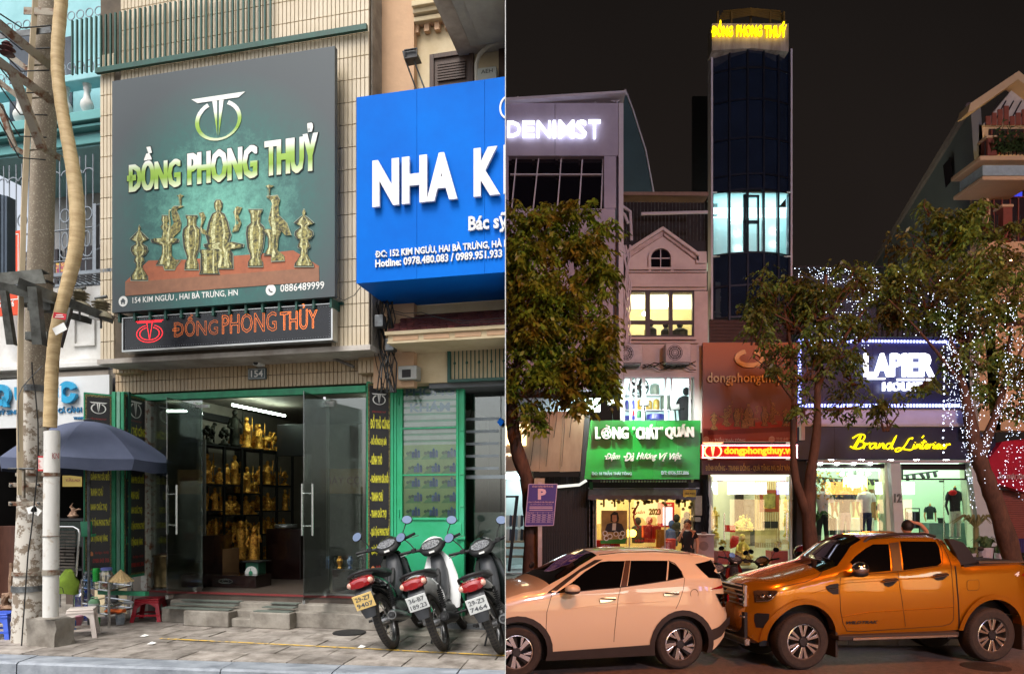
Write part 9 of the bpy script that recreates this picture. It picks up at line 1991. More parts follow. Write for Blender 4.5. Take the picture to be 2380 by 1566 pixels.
# ---- vehicles ----
def interp(pts,u):
 if u<=pts[0][0]:return pts[0][1]
 for(a,b),(c,d)in zip(pts,pts[1:]):
  if u<=c:return b+(d-b)*(u-a)/(c-a)if c>a else d
 return pts[-1][1]
class Car:
 def __init__(s,F,W,top,bottom,belt,tumble,lbl,name,zm):
  s.F=F;s.W=W;s.top=top;s.belt=belt;s.tum=tumble;s.zm=zm;s.bot=bottom
  s.rO=rO(name,F,(0,0,0),lbl,'car' if name!='pickup_truck' else 'pickup truck')
 def S(s,u,z):
  zt=interp(s.top,u);zb=interp(s.belt,u);v=.015+.05*((z-s.zm)/.45)**2*(1 if z<s.zm else .5)
  if z>zb:v+=(z-zb)*s.tum
  t=zt-z
  if t<.09:v+=.045*(1-max(t,0)/.09)**2
  u0,u1=s.top[0][0],s.top[-1][0]
  for e,k,g in((u-u0,.5,.16 if s.W>1.5 else .3),(u1-u,.32,.16)):
   if e<k:v+=g*(1-max(e,0)/k)**2
  return v
 def on(s,x,y,eps=0.0):
  v=0
  for _ in range(5):u,z=s.F.px(x,y,v);v=s.S(u,z)-eps
  return u,z
 def surf(s,pts,name,mt,eps,par=None,far=False,sh=35,step=.10,both=False,**k):
  """a polygon in side view laid on the curved body side"""
  bm=bmesh.new();vs=[bm.verts.new((u,0,z))for u,z in pts];f=bm.faces.new(vs)
  us=[p[0]for p in pts];zs=[p[1]for p in pts]
  n_=int((max(us)-min(us))/step)+1
  for i in range(1,n_):bmesh.ops.bisect_plane(bm,geom=bm.verts[:]+bm.edges[:]+bm.faces[:],plane_co=(min(us)+(max(us)-min(us))*i/n_,0,0),plane_no=(1,0,0))
  n_=int((max(zs)-min(zs))/(step*.6))+1
  for i in range(1,n_):bmesh.ops.bisect_plane(bm,geom=bm.verts[:]+bm.edges[:]+bm.faces[:],plane_co=(0,0,min(zs)+(max(zs)-min(zs))*i/n_),plane_no=(0,0,1))
  bmesh.ops.remove_doubles(bm,verts=bm.verts[:],dist=.0005);bmesh.ops.triangulate(bm,faces=[f for f in bm.faces if len(f.verts)>4]);bm.verts.index_update()
  V=[(v.co.x,s.S(v.co.x,v.co.z)-eps,v.co.z)for v in bm.verts];Fc=[tuple(q.index for q in f.verts)for f in bm.faces];bm.free()
  m=MB(s.F);m.add(V,Fc)
  if both:m.add([(a,s.W-b,c)for a,b,c in V],[tuple(reversed(f))for f in Fc])
  return m.bd(name,mt,par or s.rO,sh=sh,**k)
 def line(s,pts,name,mt,r,eps=.0,par=None,dense=6):
  P=[]
  for(a,b)in zip(pts,pts[1:]):
   for k in range(dense):q=k/dense;u,z=a[0]+(b[0]-a[0])*q,a[1]+(b[1]-a[1])*q;P.append((u,s.S(u,z)-eps,z))
  u,z=pts[-1];P.append((u,s.S(u,z)-eps,z));m=MB(s.F);m.tube(P,r,5);return m.bd(name,mt,par or s.rO)
 def over(s,chain,crown_,i0,i1,name,mt,sh=40,lift=0.0,**k):
  """strip across the car between the near and far edge along part of the outline chain"""
  rows=[]
  fr=[0,.02,.05,.1,.2,.35,.5,.65,.8,.9,.95,.98,1]
  for j in range(i0,i1+1):
   u,z=chain[j];v0=s.S(u,z);a=chain[max(j-1,0)];b=chain[min(j+1,len(chain)-1)];t=Vc((b[0]-a[0],b[1]-a[1]));t.normalize();n_=Vc((-t.y,t.x))
   row=[]
   for f in fr:h=crown_*(1-abs(2*f-1)**3.2)+lift;row.append((u+n_.x*h,v0+(s.W-2*v0)*f,z+n_.y*h))
   rows.append(row)
  m=MB(s.F);m.grid(rows);return m.bd(name,mt,s.rO,sh=sh,**k)
def dens(P,step=.08):
 out=[P[0]]
 for a,b in zip(P,P[1:]):
  n_=max(1,int(math.dist(a,b)/step));out+=[(a[0]+(b[0]-a[0])*k/n_,a[1]+(b[1]-a[1])*k/n_)for k in range(1,n_+1)]
 return out
def arch(cu,cz,r,zb,n_=14,flat=1.0):
 """points over a wheel opening from rear (right) to front (left)"""
 a0=math.asin(max(-1,min(1,(zb-cz)/r)));return[(cu+r*flat*cO(a0+(PI-2*a0)*k/n_),cz+r*sI(a0+(PI-2*a0)*k/n_))for k in range(n_+1)]
def wheel(car,cu,cz,r,rimr,kind,v0=.06,w=.22,far=False):
 F=car.F;vc=v0+w/2;nm_t='rear_wheel' if cu>1 or(kind=='suv' and abs(cu)<.3)else 'front_wheel'
 m=MB(F);rows=[]
 prof=[(rimr,.02),(rimr+.02,0),(rimr+.05,-.004),(r-.045,-.002),(r-.015,.018),(r,.05),(r,w-.05),(r-.02,w-.01),(rimr,w)]
 for i in range(49):
  a=2*PI*i/48;rows.append([(cu+q*cO(a),v0+v,cz+q*sI(a))for q,v in prof])
 m.grid(rows);wh=m.bd(nm_t,m_tyre_n,car.rO,sh=30)
 m=MB(F)
 for i in range(60):
  a=2*PI*i/60;b=a+.05;q=r+.001
  m.add([(cu+q*cO(a),v0+.05,cz+q*sI(a)),(cu+(r-.02)*cO(a),v0+.012,cz+(r-.02)*sI(a)),(cu+(r-.02)*cO(b),v0+.012,cz+(r-.02)*sI(b)),(cu+q*cO(b),v0+.05,cz+q*sI(b))],[(0,1,2,3)])
 m.bd('tread_block',m_blk,wh,kind='stuff')
 m=MB(F);rows=[]
 for i in range(41):
  a=2*PI*i/40;rows.append([(cu+q*cO(a),v0+v,cz+q*sI(a))for q,v in((rimr+.004,.015),(rimr-.008,.012),(rimr-.012,.03),(rimr-.02,.16))])
 m.grid(rows);m.bd('rim',m_alloy,wh,sh=30)
 m=MB(F);m.prism([(cu+rimr*cO(2*PI*i/24),cz+rimr*sI(2*PI*i/24))for i in range(24)],v0+.15,v0+.16);m.bd('brake_disc',m_blk,wh)
 if kind=='suv':
  for k in range(5):
   a=2*PI*k/5+.5
   for(da,ra,rb,w0,w1,mt_)in((0,.05,rimr-.01,.022,.034,m_alloy),(.42,.10,rimr-.01,.010,.026,m_alloy),(-.25,.06,rimr-.02,.02,.03,m_blk)):
    aa=a+da;ab=a+da+.22;pa=Vc((cu+ra*cO(aa),cz+ra*sI(aa)));pb=Vc((cu+rb*cO(ab),cz+rb*sI(ab)));n_=Vc((-(pb-pa).y,(pb-pa).x)).normalized()
    m=MB(F);m.prism([tuple(pa-n_*w0),tuple(pb-n_*w1),tuple(pb+n_*w1),tuple(pa+n_*w0)],v0+.02+(.012 if mt_ is m_blk else 0),v0+.06);m.bd('spoke',mt_,wh,bv=.004)
 else:
  for k in range(6):
   a=2*PI*k/6+PI/2
   for da in(-.17,.17):
    pa=Vc((cu+.07*cO(a+da*.8),cz+.07*sI(a+da*.8)));pb=Vc((cu+(rimr-.005)*cO(a+da*1.15),cz+(rimr-.005)*sI(a+da*1.15)));n_=Vc((-(pb-pa).y,(pb-pa).x)).normalized()
    m=MB(F);m.prism([tuple(pa-n_*.014),tuple(pb-n_*.026),tuple(pb+n_*.026),tuple(pa+n_*.014)],v0+.018,v0+.06);m.bd('spoke',m_alloy,wh,bv=.005)
 m=MB(F);m.prism([(cu+.06*cO(2*PI*i/16),cz+.06*sI(2*PI*i/16))for i in range(16)],v0+.008,v0+.05);hb_=m.bd('hub_cap',mat('hub_grey',(60,60,64),.4,.4,bump=0),wh,bv=.006)
 m=MB(F)
 for k in range(6):a=2*PI*k/6+.3;m.ball((cu+.045*cO(a),v0+.01,cz+.045*sI(a)),.009,n=6)
 m.bd('lug_nuts',m_blk,wh,kind='stuff')
 return wh
m_tyre_n=mat('tyre_dusty',(64,56,50),.85,var=.2,scale=20,bump=.4,c2=(44,40,38))
m_alloy=mat('alloy',(216,214,212),.18,.95,bump=0,var=.05)
m_chrome=mat('chrome',(230,230,230),.06,1.0,bump=0,var=0)
m_tint=mat('tinted_glass',(8,6,6),.03,bump=0,spec=1.0,coat=.5)
m_clad=mat('grey_cladding',(50,44,42),.65,var=.15,scale=8,bump=.1)
m_gap=mat('panel_gap',(30,18,14),.8,bump=0)
def carpaint(name,c,metal,rough):
 m,t,b=nt(name);b.inputs['Base Color'].default_value=(*lin(c),1);b.inputs['Metallic'].default_value=metal;b.inputs['Roughness'].default_value=rough;b.inputs['Coat Weight'].default_value=1;b.inputs['Coat Roughness'].default_value=.03
 n=t.nodes;no=n.new('ShaderNodeTexNoise');no.inputs['Scale'].default_value=1.1;bp=n.new('ShaderNodeBump');bp.inputs['Strength'].default_value=.12;bp.inputs['Distance'].default_value=.05;g=n.new('ShaderNodeNewGeometry');t.links.new(g.outputs['Position'],no.inputs[0]);t.links.new(no.outputs[0],bp.inputs['Height']);t.links.new(bp.outputs[0],b.inputs['Normal']);t.links.new(bp.outputs[0],b.inputs['Coat Normal']);return m
m_wpaint=carpaint('white_car_paint',(214,196,166),0,.3);m_opaint=carpaint('orange_car_paint',(190,122,16),.6,.26)
# --- white crossover ---
dR,dFn=9.31,8.79
o0=Vc(((1587-1190)/FPX*dR,dR,RG));a0=math.atan2(dR-dFn,(1587-1190)/FPX*dR-(1203-1190)/FPX*dFn)
F1=Fr(o0,a0)
def s1(x,y,v=.0):return F1.px(*ZN5(x,y),v)
Zs=lambda pts,v=0.0:[s1(x,y,v)for x,y in pts]
ru,rz=s1(1635,1075);fu,fz_=s1(130,1150);rr_=.345;rz=fz_=.345
top1=[(fu-.85,.62),(fu-.80,.78)]+Zs([(20,640),(180,590),(330,566),(420,520)],.12)+Zs([(560,430),(700,345),(810,288),(870,258)],.25)+Zs([(1000,243),(1200,232),(1450,230),(1700,250),(1890,284)],.25)
tail=Zs([(1905,300)],.25)+Zs([(1960,400),(2010,470),(2045,560),(2058,660),(2062,780),(2050,870)],.1)
zbt=.24
bott=[(tail[-1][0]-.06,.42),(tail[-1][0]-.25,zbt+.02)]
belt1=Zs([(330,600),(1130,530),(1500,480),(1900,460)])
def profile_top(P):return sorted(P,key=lambda p:p[0])
car1=Car(F1,1.72,profile_top(top1+[(tail[0][0],tail[0][1]),(tail[-1][0]+.02,tail[-1][1]if False else tail[3][1]-.3)]),None,belt1,.42,'white compact crossover with black wheel-arch trim and swirl alloy wheels','parked_car',.62)
chain1=dens([(fu-.85,.30)]+top1+tail+bott,.07)
sil=top1+tail+bott+arch(ru,rz,.43,zbt)+arch(fu,fz_,.43,zbt)+[(fu-.75,zbt+.05),(fu-.85,.30)]
car1.surf(sil,'body',m_wpaint,0,both=True)
def idx(ch,p):return min(range(len(ch)),key=lambda i:math.dist(ch[i],p))
i_ws0=idx(chain1,top1[5]);i_ws1=idx(chain1,top1[9]);i_rw0=idx(chain1,tail[0]);i_rw1=idx(chain1,tail[2])
car1.over(chain1,.05,0,i_ws0,'hood',m_wpaint);car1.over(chain1,.05,i_ws0,i_ws1,'windscreen',m_tint);car1.over(chain1,.05,i_ws1,i_rw0,'roof',m_wpaint);car1.over(chain1,.05,i_rw0,i_rw1,'rear_window',m_tint);car1.over(chain1,.05,i_rw1,len(chain1)-1,'tailgate',m_wpaint)
def O1(pts,eps=0):return[car1.on(*ZN5(x,y),eps)for x,y in pts]
car1.surf(O1([(390,596),(560,470),(700,372),(830,292),(905,288),(700,402),(560,515),(455,598)]),'black_pillar',m_blk,.004)
car1.surf(O1([(470,598),(620,500),(740,400),(880,312),(960,303),(1105,303),(1060,540),(670,578)]),'front_window',m_tint,.006)
car1.surf(O1([(1160,300),(1495,300),(1480,480),(1130,530)]),'rear_door_window',m_tint,.006)
car1.surf(O1([(1508,308),(1560,335),(1610,390),(1636,452),(1494,482)]),'quarter_window',m_tint,.006)
car1.surf(O1([(1110,300),(1155,298),(1122,532),(1066,540)]),'door_pillar',mat('brown_pillar',(60,34,26),.3,bump=0,coat=.5),.005)
car1.surf(O1([(1745,330),(1890,290),(1920,350),(1970,420),(1990,462),(1870,455),(1800,390)]),'rear_side_glass',m_tint,.006)
car1.line(O1([(640,585),(860,560),(1060,543),(1300,510),(1500,480),(1640,452),(1620,400),(1560,325),(1500,300)]),'window_seal',m_gap,.006,.004)
car1.line(O1([(440,610),(420,680),(395,770),(388,900),(396,1070)]),'door_gap',m_gap,.0035,.001);car1.line(O1([(1068,545),(1045,640),(1025,820),(1010,960),(1006,1040)]),'door_gap',m_gap,.0035,.001);car1.line(O1([(1650,455),(1640,560),(1600,680),(1570,740)]),'door_gap',m_gap,.0035,.001)
for pts in([(870,645),(940,632),(1020,632),(1022,650),(960,672),(880,682)],[(1455,595),(1520,582),(1595,580),(1595,602),(1530,612),(1462,620)]):
 o=car1.surf(O1(pts),'door_handle',m_chrome,.022)
 q=O1([pts[0],pts[3]]);m=MB(F1);m.tube([(q[0][0]+.01,car1.S(*q[0])-.03,q[0][1]-.0),(q[1][0]-.01,car1.S(*q[1])-.03,q[1][1]+.0)],.012,8);m.bd('grip',m_chrome,o)
u,z=O1([(595,548)])[0];m=MB(F1);m.ball((u,-.09,z),.1,(1.05,.75,.62),16);mi=m.bd('wing_mirror',m_wpaint,car1.rO,sh=1);m=MB(F1);m.ball((u,-.09,z-.035),.098,(1.05,.77,.35),14);m.bd('mirror_base',m_clad,mi,sh=1)
u,z=O1([(1740,605)])[0];m=MB(F1);P=[(u+.058*cO(k*PI/12),car1.S(u,z)-.001,z+.066*sI(k*PI/12))for k in range(25)];m.tube(P,.003,4);m.bd('fuel_flap',m_gap,car1.rO)
def archband(car,cu,cz,r0,r1,zb,name='arch_trim',mt=None,eps=.012):
 A=arch(cu,cz,r1,zb,16);B=arch(cu,cz,r0,zb,16)
 V=[];Fc=[]
 for a,b in zip(A,B):V+=[(a[0],car.S(*a)-eps,a[1]),(b[0],car.S(*b)-eps*.8,b[1]),(b[0],car.S(*b)+.12,b[1])]
 for i in range(16):
  for k in range(2):Fc.append((i*3+k,i*3+k+1,i*3+k+4,i*3+k+3))
 m=MB(car.F);m.add(V,Fc);return m.bd(name,mt or m_clad,car.rO,sh=40)
archband(car1,ru,rz,.40,.475,zbt-.02);archband(car1,fu,fz_,.40,.475,zbt-.02)
car1.surf([(fu+.42,zbt-.02),(ru-.44,zbt-.02),(ru-.44,zbt+.13),(fu+.45,zbt+.10)],'sill_trim',m_clad,.012)
car1.surf(O1([(1890,930),(1960,900),(2020,840),(2062,800),(2056,880),(1985,985),(1880,1040)]),'rear_bumper_trim',m_clad,.010)
car1.surf(O1([(1930,600),(2040,596),(2052,640),(2030,720),(1996,722),(1965,670)]),'tail_lamp',m_tint,.008);car1.surf(O1([(1892,556),(1990,518),(2005,540),(1990,552),(1890,562)]),'tail_lamp_strip',m_red,.010)
car1.surf(O1([(2035,610),(2050,610),(2052,650),(2038,690)]),'tail_lamp_edge',m_red,.012)
m=MB(F1);m.box(fu-.3,ru+.3,.2,1.5,.2,.5);m.bd('underbody',m_blk,car1.rO)
for cu in(fu,ru):m=MB(F1);m.prism(arch(cu,rz,.44,.2,12),.20,.9);m.bd('wheel_well',m_blk,car1.rO)
wheel(car1,ru,rz,rr_,.215,'suv');wheel(car1,fu,fz_,rr_,.215,'suv')
for cu in(fu,ru):m=MB(F1);m.tube([(cu,1.42,rz),(cu,1.62,rz)],rr_,24);m.bd('far_wheel',m_tyre_n,car1.rO)
car1.line(O1([(560,745),(800,715),(1100,690),(1500,672)]),'body_crease',m_wpaint,.006,-.003)
m=MB(F1);q=Zs([(1700,252),(1895,282),(1905,300)],.3);m.prism([(q[0][0],q[0][1]+.01),(q[1][0]+.03,q[1][1]+.01),(q[2][0]+.02,q[2][1]-.01),(q[0][0]+.1,q[0][1]-.04)],.28,1.44);m.bd('roof_spoiler',m_wpaint,car1.rO,bv=.01)
car1.line(Zs([(880,252),(1100,228),(1400,222),(1700,240)],.3),'roof_rail',m_alloy,.012,.0)
# --- orange pickup ---
dFt,dRt=9.31,9.80
o0=Vc(((1871-1190)/FPX*dFt,dFt,RG));Xr=(2312-1190)/FPX*dRt;a0=math.atan2(dRt-dFt,Xr-o0.x)
F2_=Fr(o0,a0)
def s2(x,y,v=.0):return F2_.px(*ZN6(x,y),v)
Zt=lambda pts,v=0.0:[s2(x,y,v)for x,y in pts]
r2=.385;fz2=r2;fu2=0.0;ru2=s2(2135,985)[0]
top2=Zt([(128,1000)],.1)[:0]+Zt([(135,760),(140,640),(230,600),(330,580),(500,535),(690,482)],.08)+Zt([(770,420),(850,345),(935,262),(1040,212)],.28)+Zt([(1150,200),(1300,192),(1600,195),(1700,215)],.28)
back=Zt([(1745,260),(1785,350),(1812,428)],.2)+Zt([(2000,422),(2360,408),(2520,402)],.02)+Zt([(2530,430),(2530,800)],0)
zb2_=.42
u_tail=back[-1][0]
bott2=[(u_tail,.55)]
belt2=Zt([(690,505),(1330,475),(1700,430),(2500,380)])
topf=profile_top(top2[1:]+back[:-2]+[(u_tail,back[-3][1])]);topf[0]=(top2[0][0]-.02,top2[1][1])
car2=Car(F2_,1.34,topf,None,belt2,.38,'orange double-cab pickup with chrome mirrors and six-spoke wheels','pickup_truck',.85)
nose=Zt([(150,1035),(125,960),(128,850)],.06)
sil2=nose+top2+back+bott2+[(ru2+.6,.48)]+arch(ru2,r2+.03,.50,.48)+[(fu2+.52,.40)]+arch(fu2,r2+.03,.50,.40)+[(nose[0][0]+.12,.36)]
car2.surf(sil2,'body',m_opaint,0,both=True)
ch2=dens([(nose[0][0]+.12,.36)]+nose+top2+back[:3],.07);j0=idx(ch2,top2[5]);j1=idx(ch2,top2[9]);j2=len(ch2)-1;jh=idx(ch2,top2[1])
car2.over(ch2,.05,0,jh,'front_fascia',m_opaint);car2.over(ch2,.09,jh,j0,'hood',m_opaint);car2.over(ch2,.07,j0,j1,'windscreen',m_tint);car2.over(ch2,.05,j1,j2,'roof',m_opaint)
def O2(pts,eps=0):return[car2.on(*ZN6(x,y),eps)for x,y in pts]
bz=interp(topf,ru2);m=MB(F2_);ub0=back[2][0]+.02
m.box(ub0,u_tail,.08,.14,bz-.4,bz-.005);m.box(ub0,u_tail,car2.W-.14,car2.W-.08,bz-.4,bz-.005);m.box(u_tail-.06,u_tail,.14,car2.W-.14,.6,bz-.01);m.box(ub0,u_tail-.061,.141,car2.W-.141,bz-.42,bz-.36);m.bd('cargo_bed',m_blk,car2.rO)
m=MB(F2_);m.tube([(ub0+.25,.10,bz+.03),(u_tail,.10,bz+.03)],.022,8);m.bd('bed_rail',m_alloy,car2.rO,sh=1);m=MB(F2_);m.box(ub0+.02,ub0+.9,.2,car2.W-.2,bz-.06,bz+.05);m.bd('tonneau_roll',m_blk,car2.rO,bv=.02)
m=MB(F2_)
for vv in(.12,car2.W-.2):m.prism(Zt([(1705,200),(1760,205),(1840,232),(1895,300),(1945,385),(1940,400),(1812,430),(1780,330)],.2),vv,vv+.08)
m.bd('sports_bar',mat('satin_black',(34,30,36),.5,bump=0),car2.rO,bv=.01)
car2.surf(O2([(930,395),(975,345),(1060,280),(1120,248),(1250,246),(1270,465),(1010,492)]),'front_window',m_tint,.006)
car2.surf(O2([(1345,222),(1640,225),(1670,280),(1690,400),(1660,425),(1375,462)]),'rear_window',m_tint,.006)
car2.surf(O2([(1258,238),(1332,228),(1365,465),(1285,472)]),'door_pillar',mat('dark_brown_pillar',(44,28,26),.4,bump=0),.007)
for P in([(850,520),(845,640),(852,800),(870,900),(905,970),(1000,975)],[(1330,480),(1345,600),(1375,800),(1392,930)],[(1650,200),(1740,330),(1775,480),(1792,700),(1790,880),(1760,912)],[(860,520),(1020,500),(1330,478),(1660,432),(1700,410),(1700,320),(1655,215)],[(1290,240),(1330,480)],[(1000,975),(1400,948),(1700,928),(1765,910)]):car2.line(O2(P),'door_gap',m_gap,.004,.001)
car2.line(O2([(1806,430),(1822,600),(1836,800),(1838,945)]),'cab_gap',m_blk,.012,-.003)
car2.line(O2([(310,612),(420,590),(560,560),(660,520),(695,480)]),'hood_gap',m_gap,.005,.001)
for pts in([(1200,545),(1225,535),(1320,528),(1318,560),(1285,590),(1250,605),(1215,590)],[(1620,505),(1650,492),(1740,485),(1735,520),(1700,545),(1660,550),(1630,535)]):
 o=car2.surf(O2(pts),'door_handle',m_blk,.006);q=O2([(pts[0][0],pts[0][1]+15),(pts[2][0]-5,pts[2][1]+14)]);m=MB(F2_);m.tube([(q[0][0],car2.S(*q[0])-.03,q[0][1]),(q[1][0],car2.S(*q[1])-.03,q[1][1])],.017,8);m.bd('grip',m_chrome,o,sh=1)
u,z=O2([(938,440)])[0];m=MB(F2_);m.ball((u,-.12,z),.13,(.92,.7,.72),18);mi=m.bd('wing_mirror',m_chrome,car2.rO,sh=1);m=MB(F2_);m.ball((u,-.11,z-.07),.125,(.95,.7,.4),14);m.bd('mirror_base',m_blk,mi,sh=1)
car2.surf(O2([(725,600),(765,582),(832,572),(835,662),(790,665),(745,635)]),'fender_vent',m_blk,.008);q=O2([(750,618),(825,612)]);car2.line(q,'vent_bar',m_chrome,.007,.014)
car2.surf(O2([(1905,560),(1920,545),(1998,543),(2006,560),(2004,615),(1988,630),(1915,632),(1905,615)]),'fuel_flap',m_opaint,.003);car2.line(O2([(1905,560),(1920,545),(1998,543),(2006,560),(2004,615),(1988,630),(1915,632),(1905,615),(1905,560)]),'flap_gap',m_gap,.003,.002,dense=1)
def onside(car,txt,x0,y0,x1,y1,mt,name,shear=.3,off=.05):
 (ua,za),(ub,zb_)=car.on(*ZN6(x0,y1)),car.on(*ZN6(x1,y0));tmp=MB();letter(tmp,txt,ua,ub,za,zb_,0,th=.001,off=off,shear=shear);m=MB(car.F);m.add([(p.x,car.S(p.x,p.z)-.006,p.z)for p in tmp.V],tmp.P);return m.bd(name,mt,car.rO)
onside(car2,'WILDTRAK',895,880,1165,915,m_blk,'door_lettering');onside(car2,'4',2300,475,2340,515,m_wht,'badge_figure');onside(car2,'x4',2345,480,2420,512,m_red,'badge_letters')
for P,rr3 in(([(870,850),(1100,812),(1400,795),(1790,770)],.010),([(600,660),(900,570),(1300,545),(1750,505)],.008)):car2.line(O2(P),'body_crease',m_opaint,rr3,-.005)
archband(car2,ru2,r2+.03,.485,.56,.47,'arch_flare',m_opaint,.03);archband(car2,fu2,r2+.03,.485,.56,.40,'arch_flare',m_opaint,.03)
car2.surf(O2([(140,640),(170,632),(318,632),(325,650),(270,712),(240,725),(140,732)]),'headlight',mat('headlamp_glass',(110,84,60),.06,.3,bump=0,coat=1,var=.5,scale=9),.012);car2.line(O2([(150,722),(240,716),(275,700),(312,655)]),'headlight_trim',m_chrome,.008,.02)
for k in range(2):u,z=O2([(200+k*55,680-k*6)])[0];m=MB(F2_);m.ball((u,car2.S(u,z)-.02,z),.035,n=10);m.bd('headlight_lens',m_chrome,car2.rO,sh=1)
car2.surf(O2([(140,830),(160,820),(258,825),(250,900),(225,945),(150,940),(136,880)]),'fog_lamp_recess',m_blk,.008)
gf=car2.F;uN=min(p[0]for p in nose+top2);
def face(u,v0,v1,z0,z1,name,mt,th=.05,bev=.01):m=MB(gf);m.box(u-th,u,v0,v1,z0,z1);return m.bd(name,mt,car2.rO,bv=bev)
zg0,zg1=s2(135,790)[1],s2(135,605)[1]
face(uN+.04,.30,1.02,zg0,zg1,'grille',m_blk)
for k in range(5):z=zg0+.03+k*(zg1-zg0-.05)/4;face(uN-.01,.31,1.01,z-.012,z+.012,'grille_bar',m_chrome if k in(0,4)else m_alloy,.02,.004)
for v in(.26,1.02):face(uN+.02,v,v+.04,zg0,zg1,'grille_frame',m_chrome,.04,.006)
face(uN+.04,.28,1.05,.40,zg0-.08,'lower_grille',m_blk);face(uN+.0,.28,1.05,zg0-.16,zg0-.13,'chrome_strip',m_chrome,.02,.004);face(uN+.04,.2,1.12,.32,.42,'skid_plate',m_alloy,.08,.02)
for vv in(.30,car2.W-.34):m=MB(F2_);P=Zt([(1040,235),(1090,195),(1150,180),(1350,162),(1560,162),(1640,185)],.3);m.tube([(u,vv,z)for u,z in P],.02,8);m.bd('roof_rail',m_blk if vv<1 else m_alloy,car2.rO,sh=1)
zs_=s2(1300,1000)[1];us0,us1=s2(815,1040)[0],s2(1815,985)[0]
m=MB(F2_);m.box(us0,us1,-.06,.14,zs_-.05,zs_+.02);m.bd('running_board',m_clad,car2.rO,bv=.015);m=MB(F2_);m.box(us0+.2,us1-.05,-.085,-.061,zs_-.045,zs_-.01);m.bd('board_trim',m_alloy,car2.rO,bv=.005)
for cu in(fu2,ru2):m=MB(F2_);m.box(cu+.47,cu+.50,.02,.28,.16,.55);m.bd('mud_flap',m_clad,car2.rO);m=MB(F2_);m.prism(arch(cu,r2,.52,.3,12),.27,1.0);m.bd('wheel_well',m_blk,car2.rO)
m=MB(F2_);m.box(-.4,u_tail-.1,.3,1.04,.38,.6);m.bd('underbody',m_blk,car2.rO)
wheel(car2,fu2,fz2,r2,.235,'pickup',.02,.25);wheel(car2,ru2,fz2,r2,.235,'pickup',.02,.25)
for cu in(fu2,ru2):m=MB(F2_);m.tube([(cu,1.1,r2),(cu,1.3,r2)],r2,24);m.bd('far_wheel',m_tyre_n,car2.rO)
# ---- motorbikes at night ----
def night_bike(x,y,d,head,lean,body,lbl,muff=None):
 t=make_bike(body,lbl,m_plw,'29-E1','50619',detail=False,group='motorbikes parked on the night pavement');place(t,(x-1190)/FPX*d,d,RG+.12 if d>KY else RG,head,lean);return t
m_silv=mat('silver_bodywork',(150,150,156),.25,.5,bump=0,coat=.5);m_nred=mat('dark_red_bodywork',(110,24,22),.25,bump=0,coat=.5)
night_bike(1716,1350,11.4,rad(86),rad(-8),m_bk,'dark motorbike seen from behind between the crossover and the pickup')
night_bike(1768,1330,13.2,rad(60),rad(-8),m_bk,'black motorbike in front of the gold shop door, nearer the pickup')
night_bike(1712,1330,13.6,rad(80),rad(6),m_nred,'dark red motorbike in front of the gold shop, hidden behind the first one')
night_bike(1292,1330,13.0,rad(-70),rad(8),m_silv,'silver motorbike facing the street behind the crossover windscreen')
night_bike(1350,1330,13.6,rad(-60),rad(8),m_bk,'black motorbike facing the street right of the silver one')
night_bike(1195,1330,12.0,rad(-50),rad(6),m_silv,'chrome-trimmed motorbike at the left edge in front of the clothes shop')
night_bike(2215,1290,15.2,rad(-100),rad(8),m_silv,'pale motorbike behind the pickup bed near the white column')
night_bike(1985,1290,14.5,rad(120),rad(8),m_nred,'red and black motorbike behind the pickup windscreen')
mm=MB();c=P_(1862,1283,14.4);mm.ball(tuple(c),.15,(1,1.1,1),18);h_=mm.bd('helmet',mat('maroon_helmet',(96,24,30),.15,bump=0,coat=.8),sh=1,lbl='maroon full-face helmet resting on a motorbike beside the forked trunk',cat='helmet');mm=MB();mm.ball((c.x-.01,c.y-.05,c.z-.01),.135,(1,1,.5),16);mm.bd('visor',m_tint,h_,sh=1)
mm=MB();mm.tube([(c.x,c.y,RG+.12),(c.x,c.y,c.z-.2)],.12,10);mm.lathe([(.16,0),(.2,.2),(.15,.4)],(c.x,c.y,c.z-.6),12);mm.bd('scooter_rear',m_bk,sh=1,lbl='black scooter tail under the maroon helmet beside the forked trunk',cat='scooter')
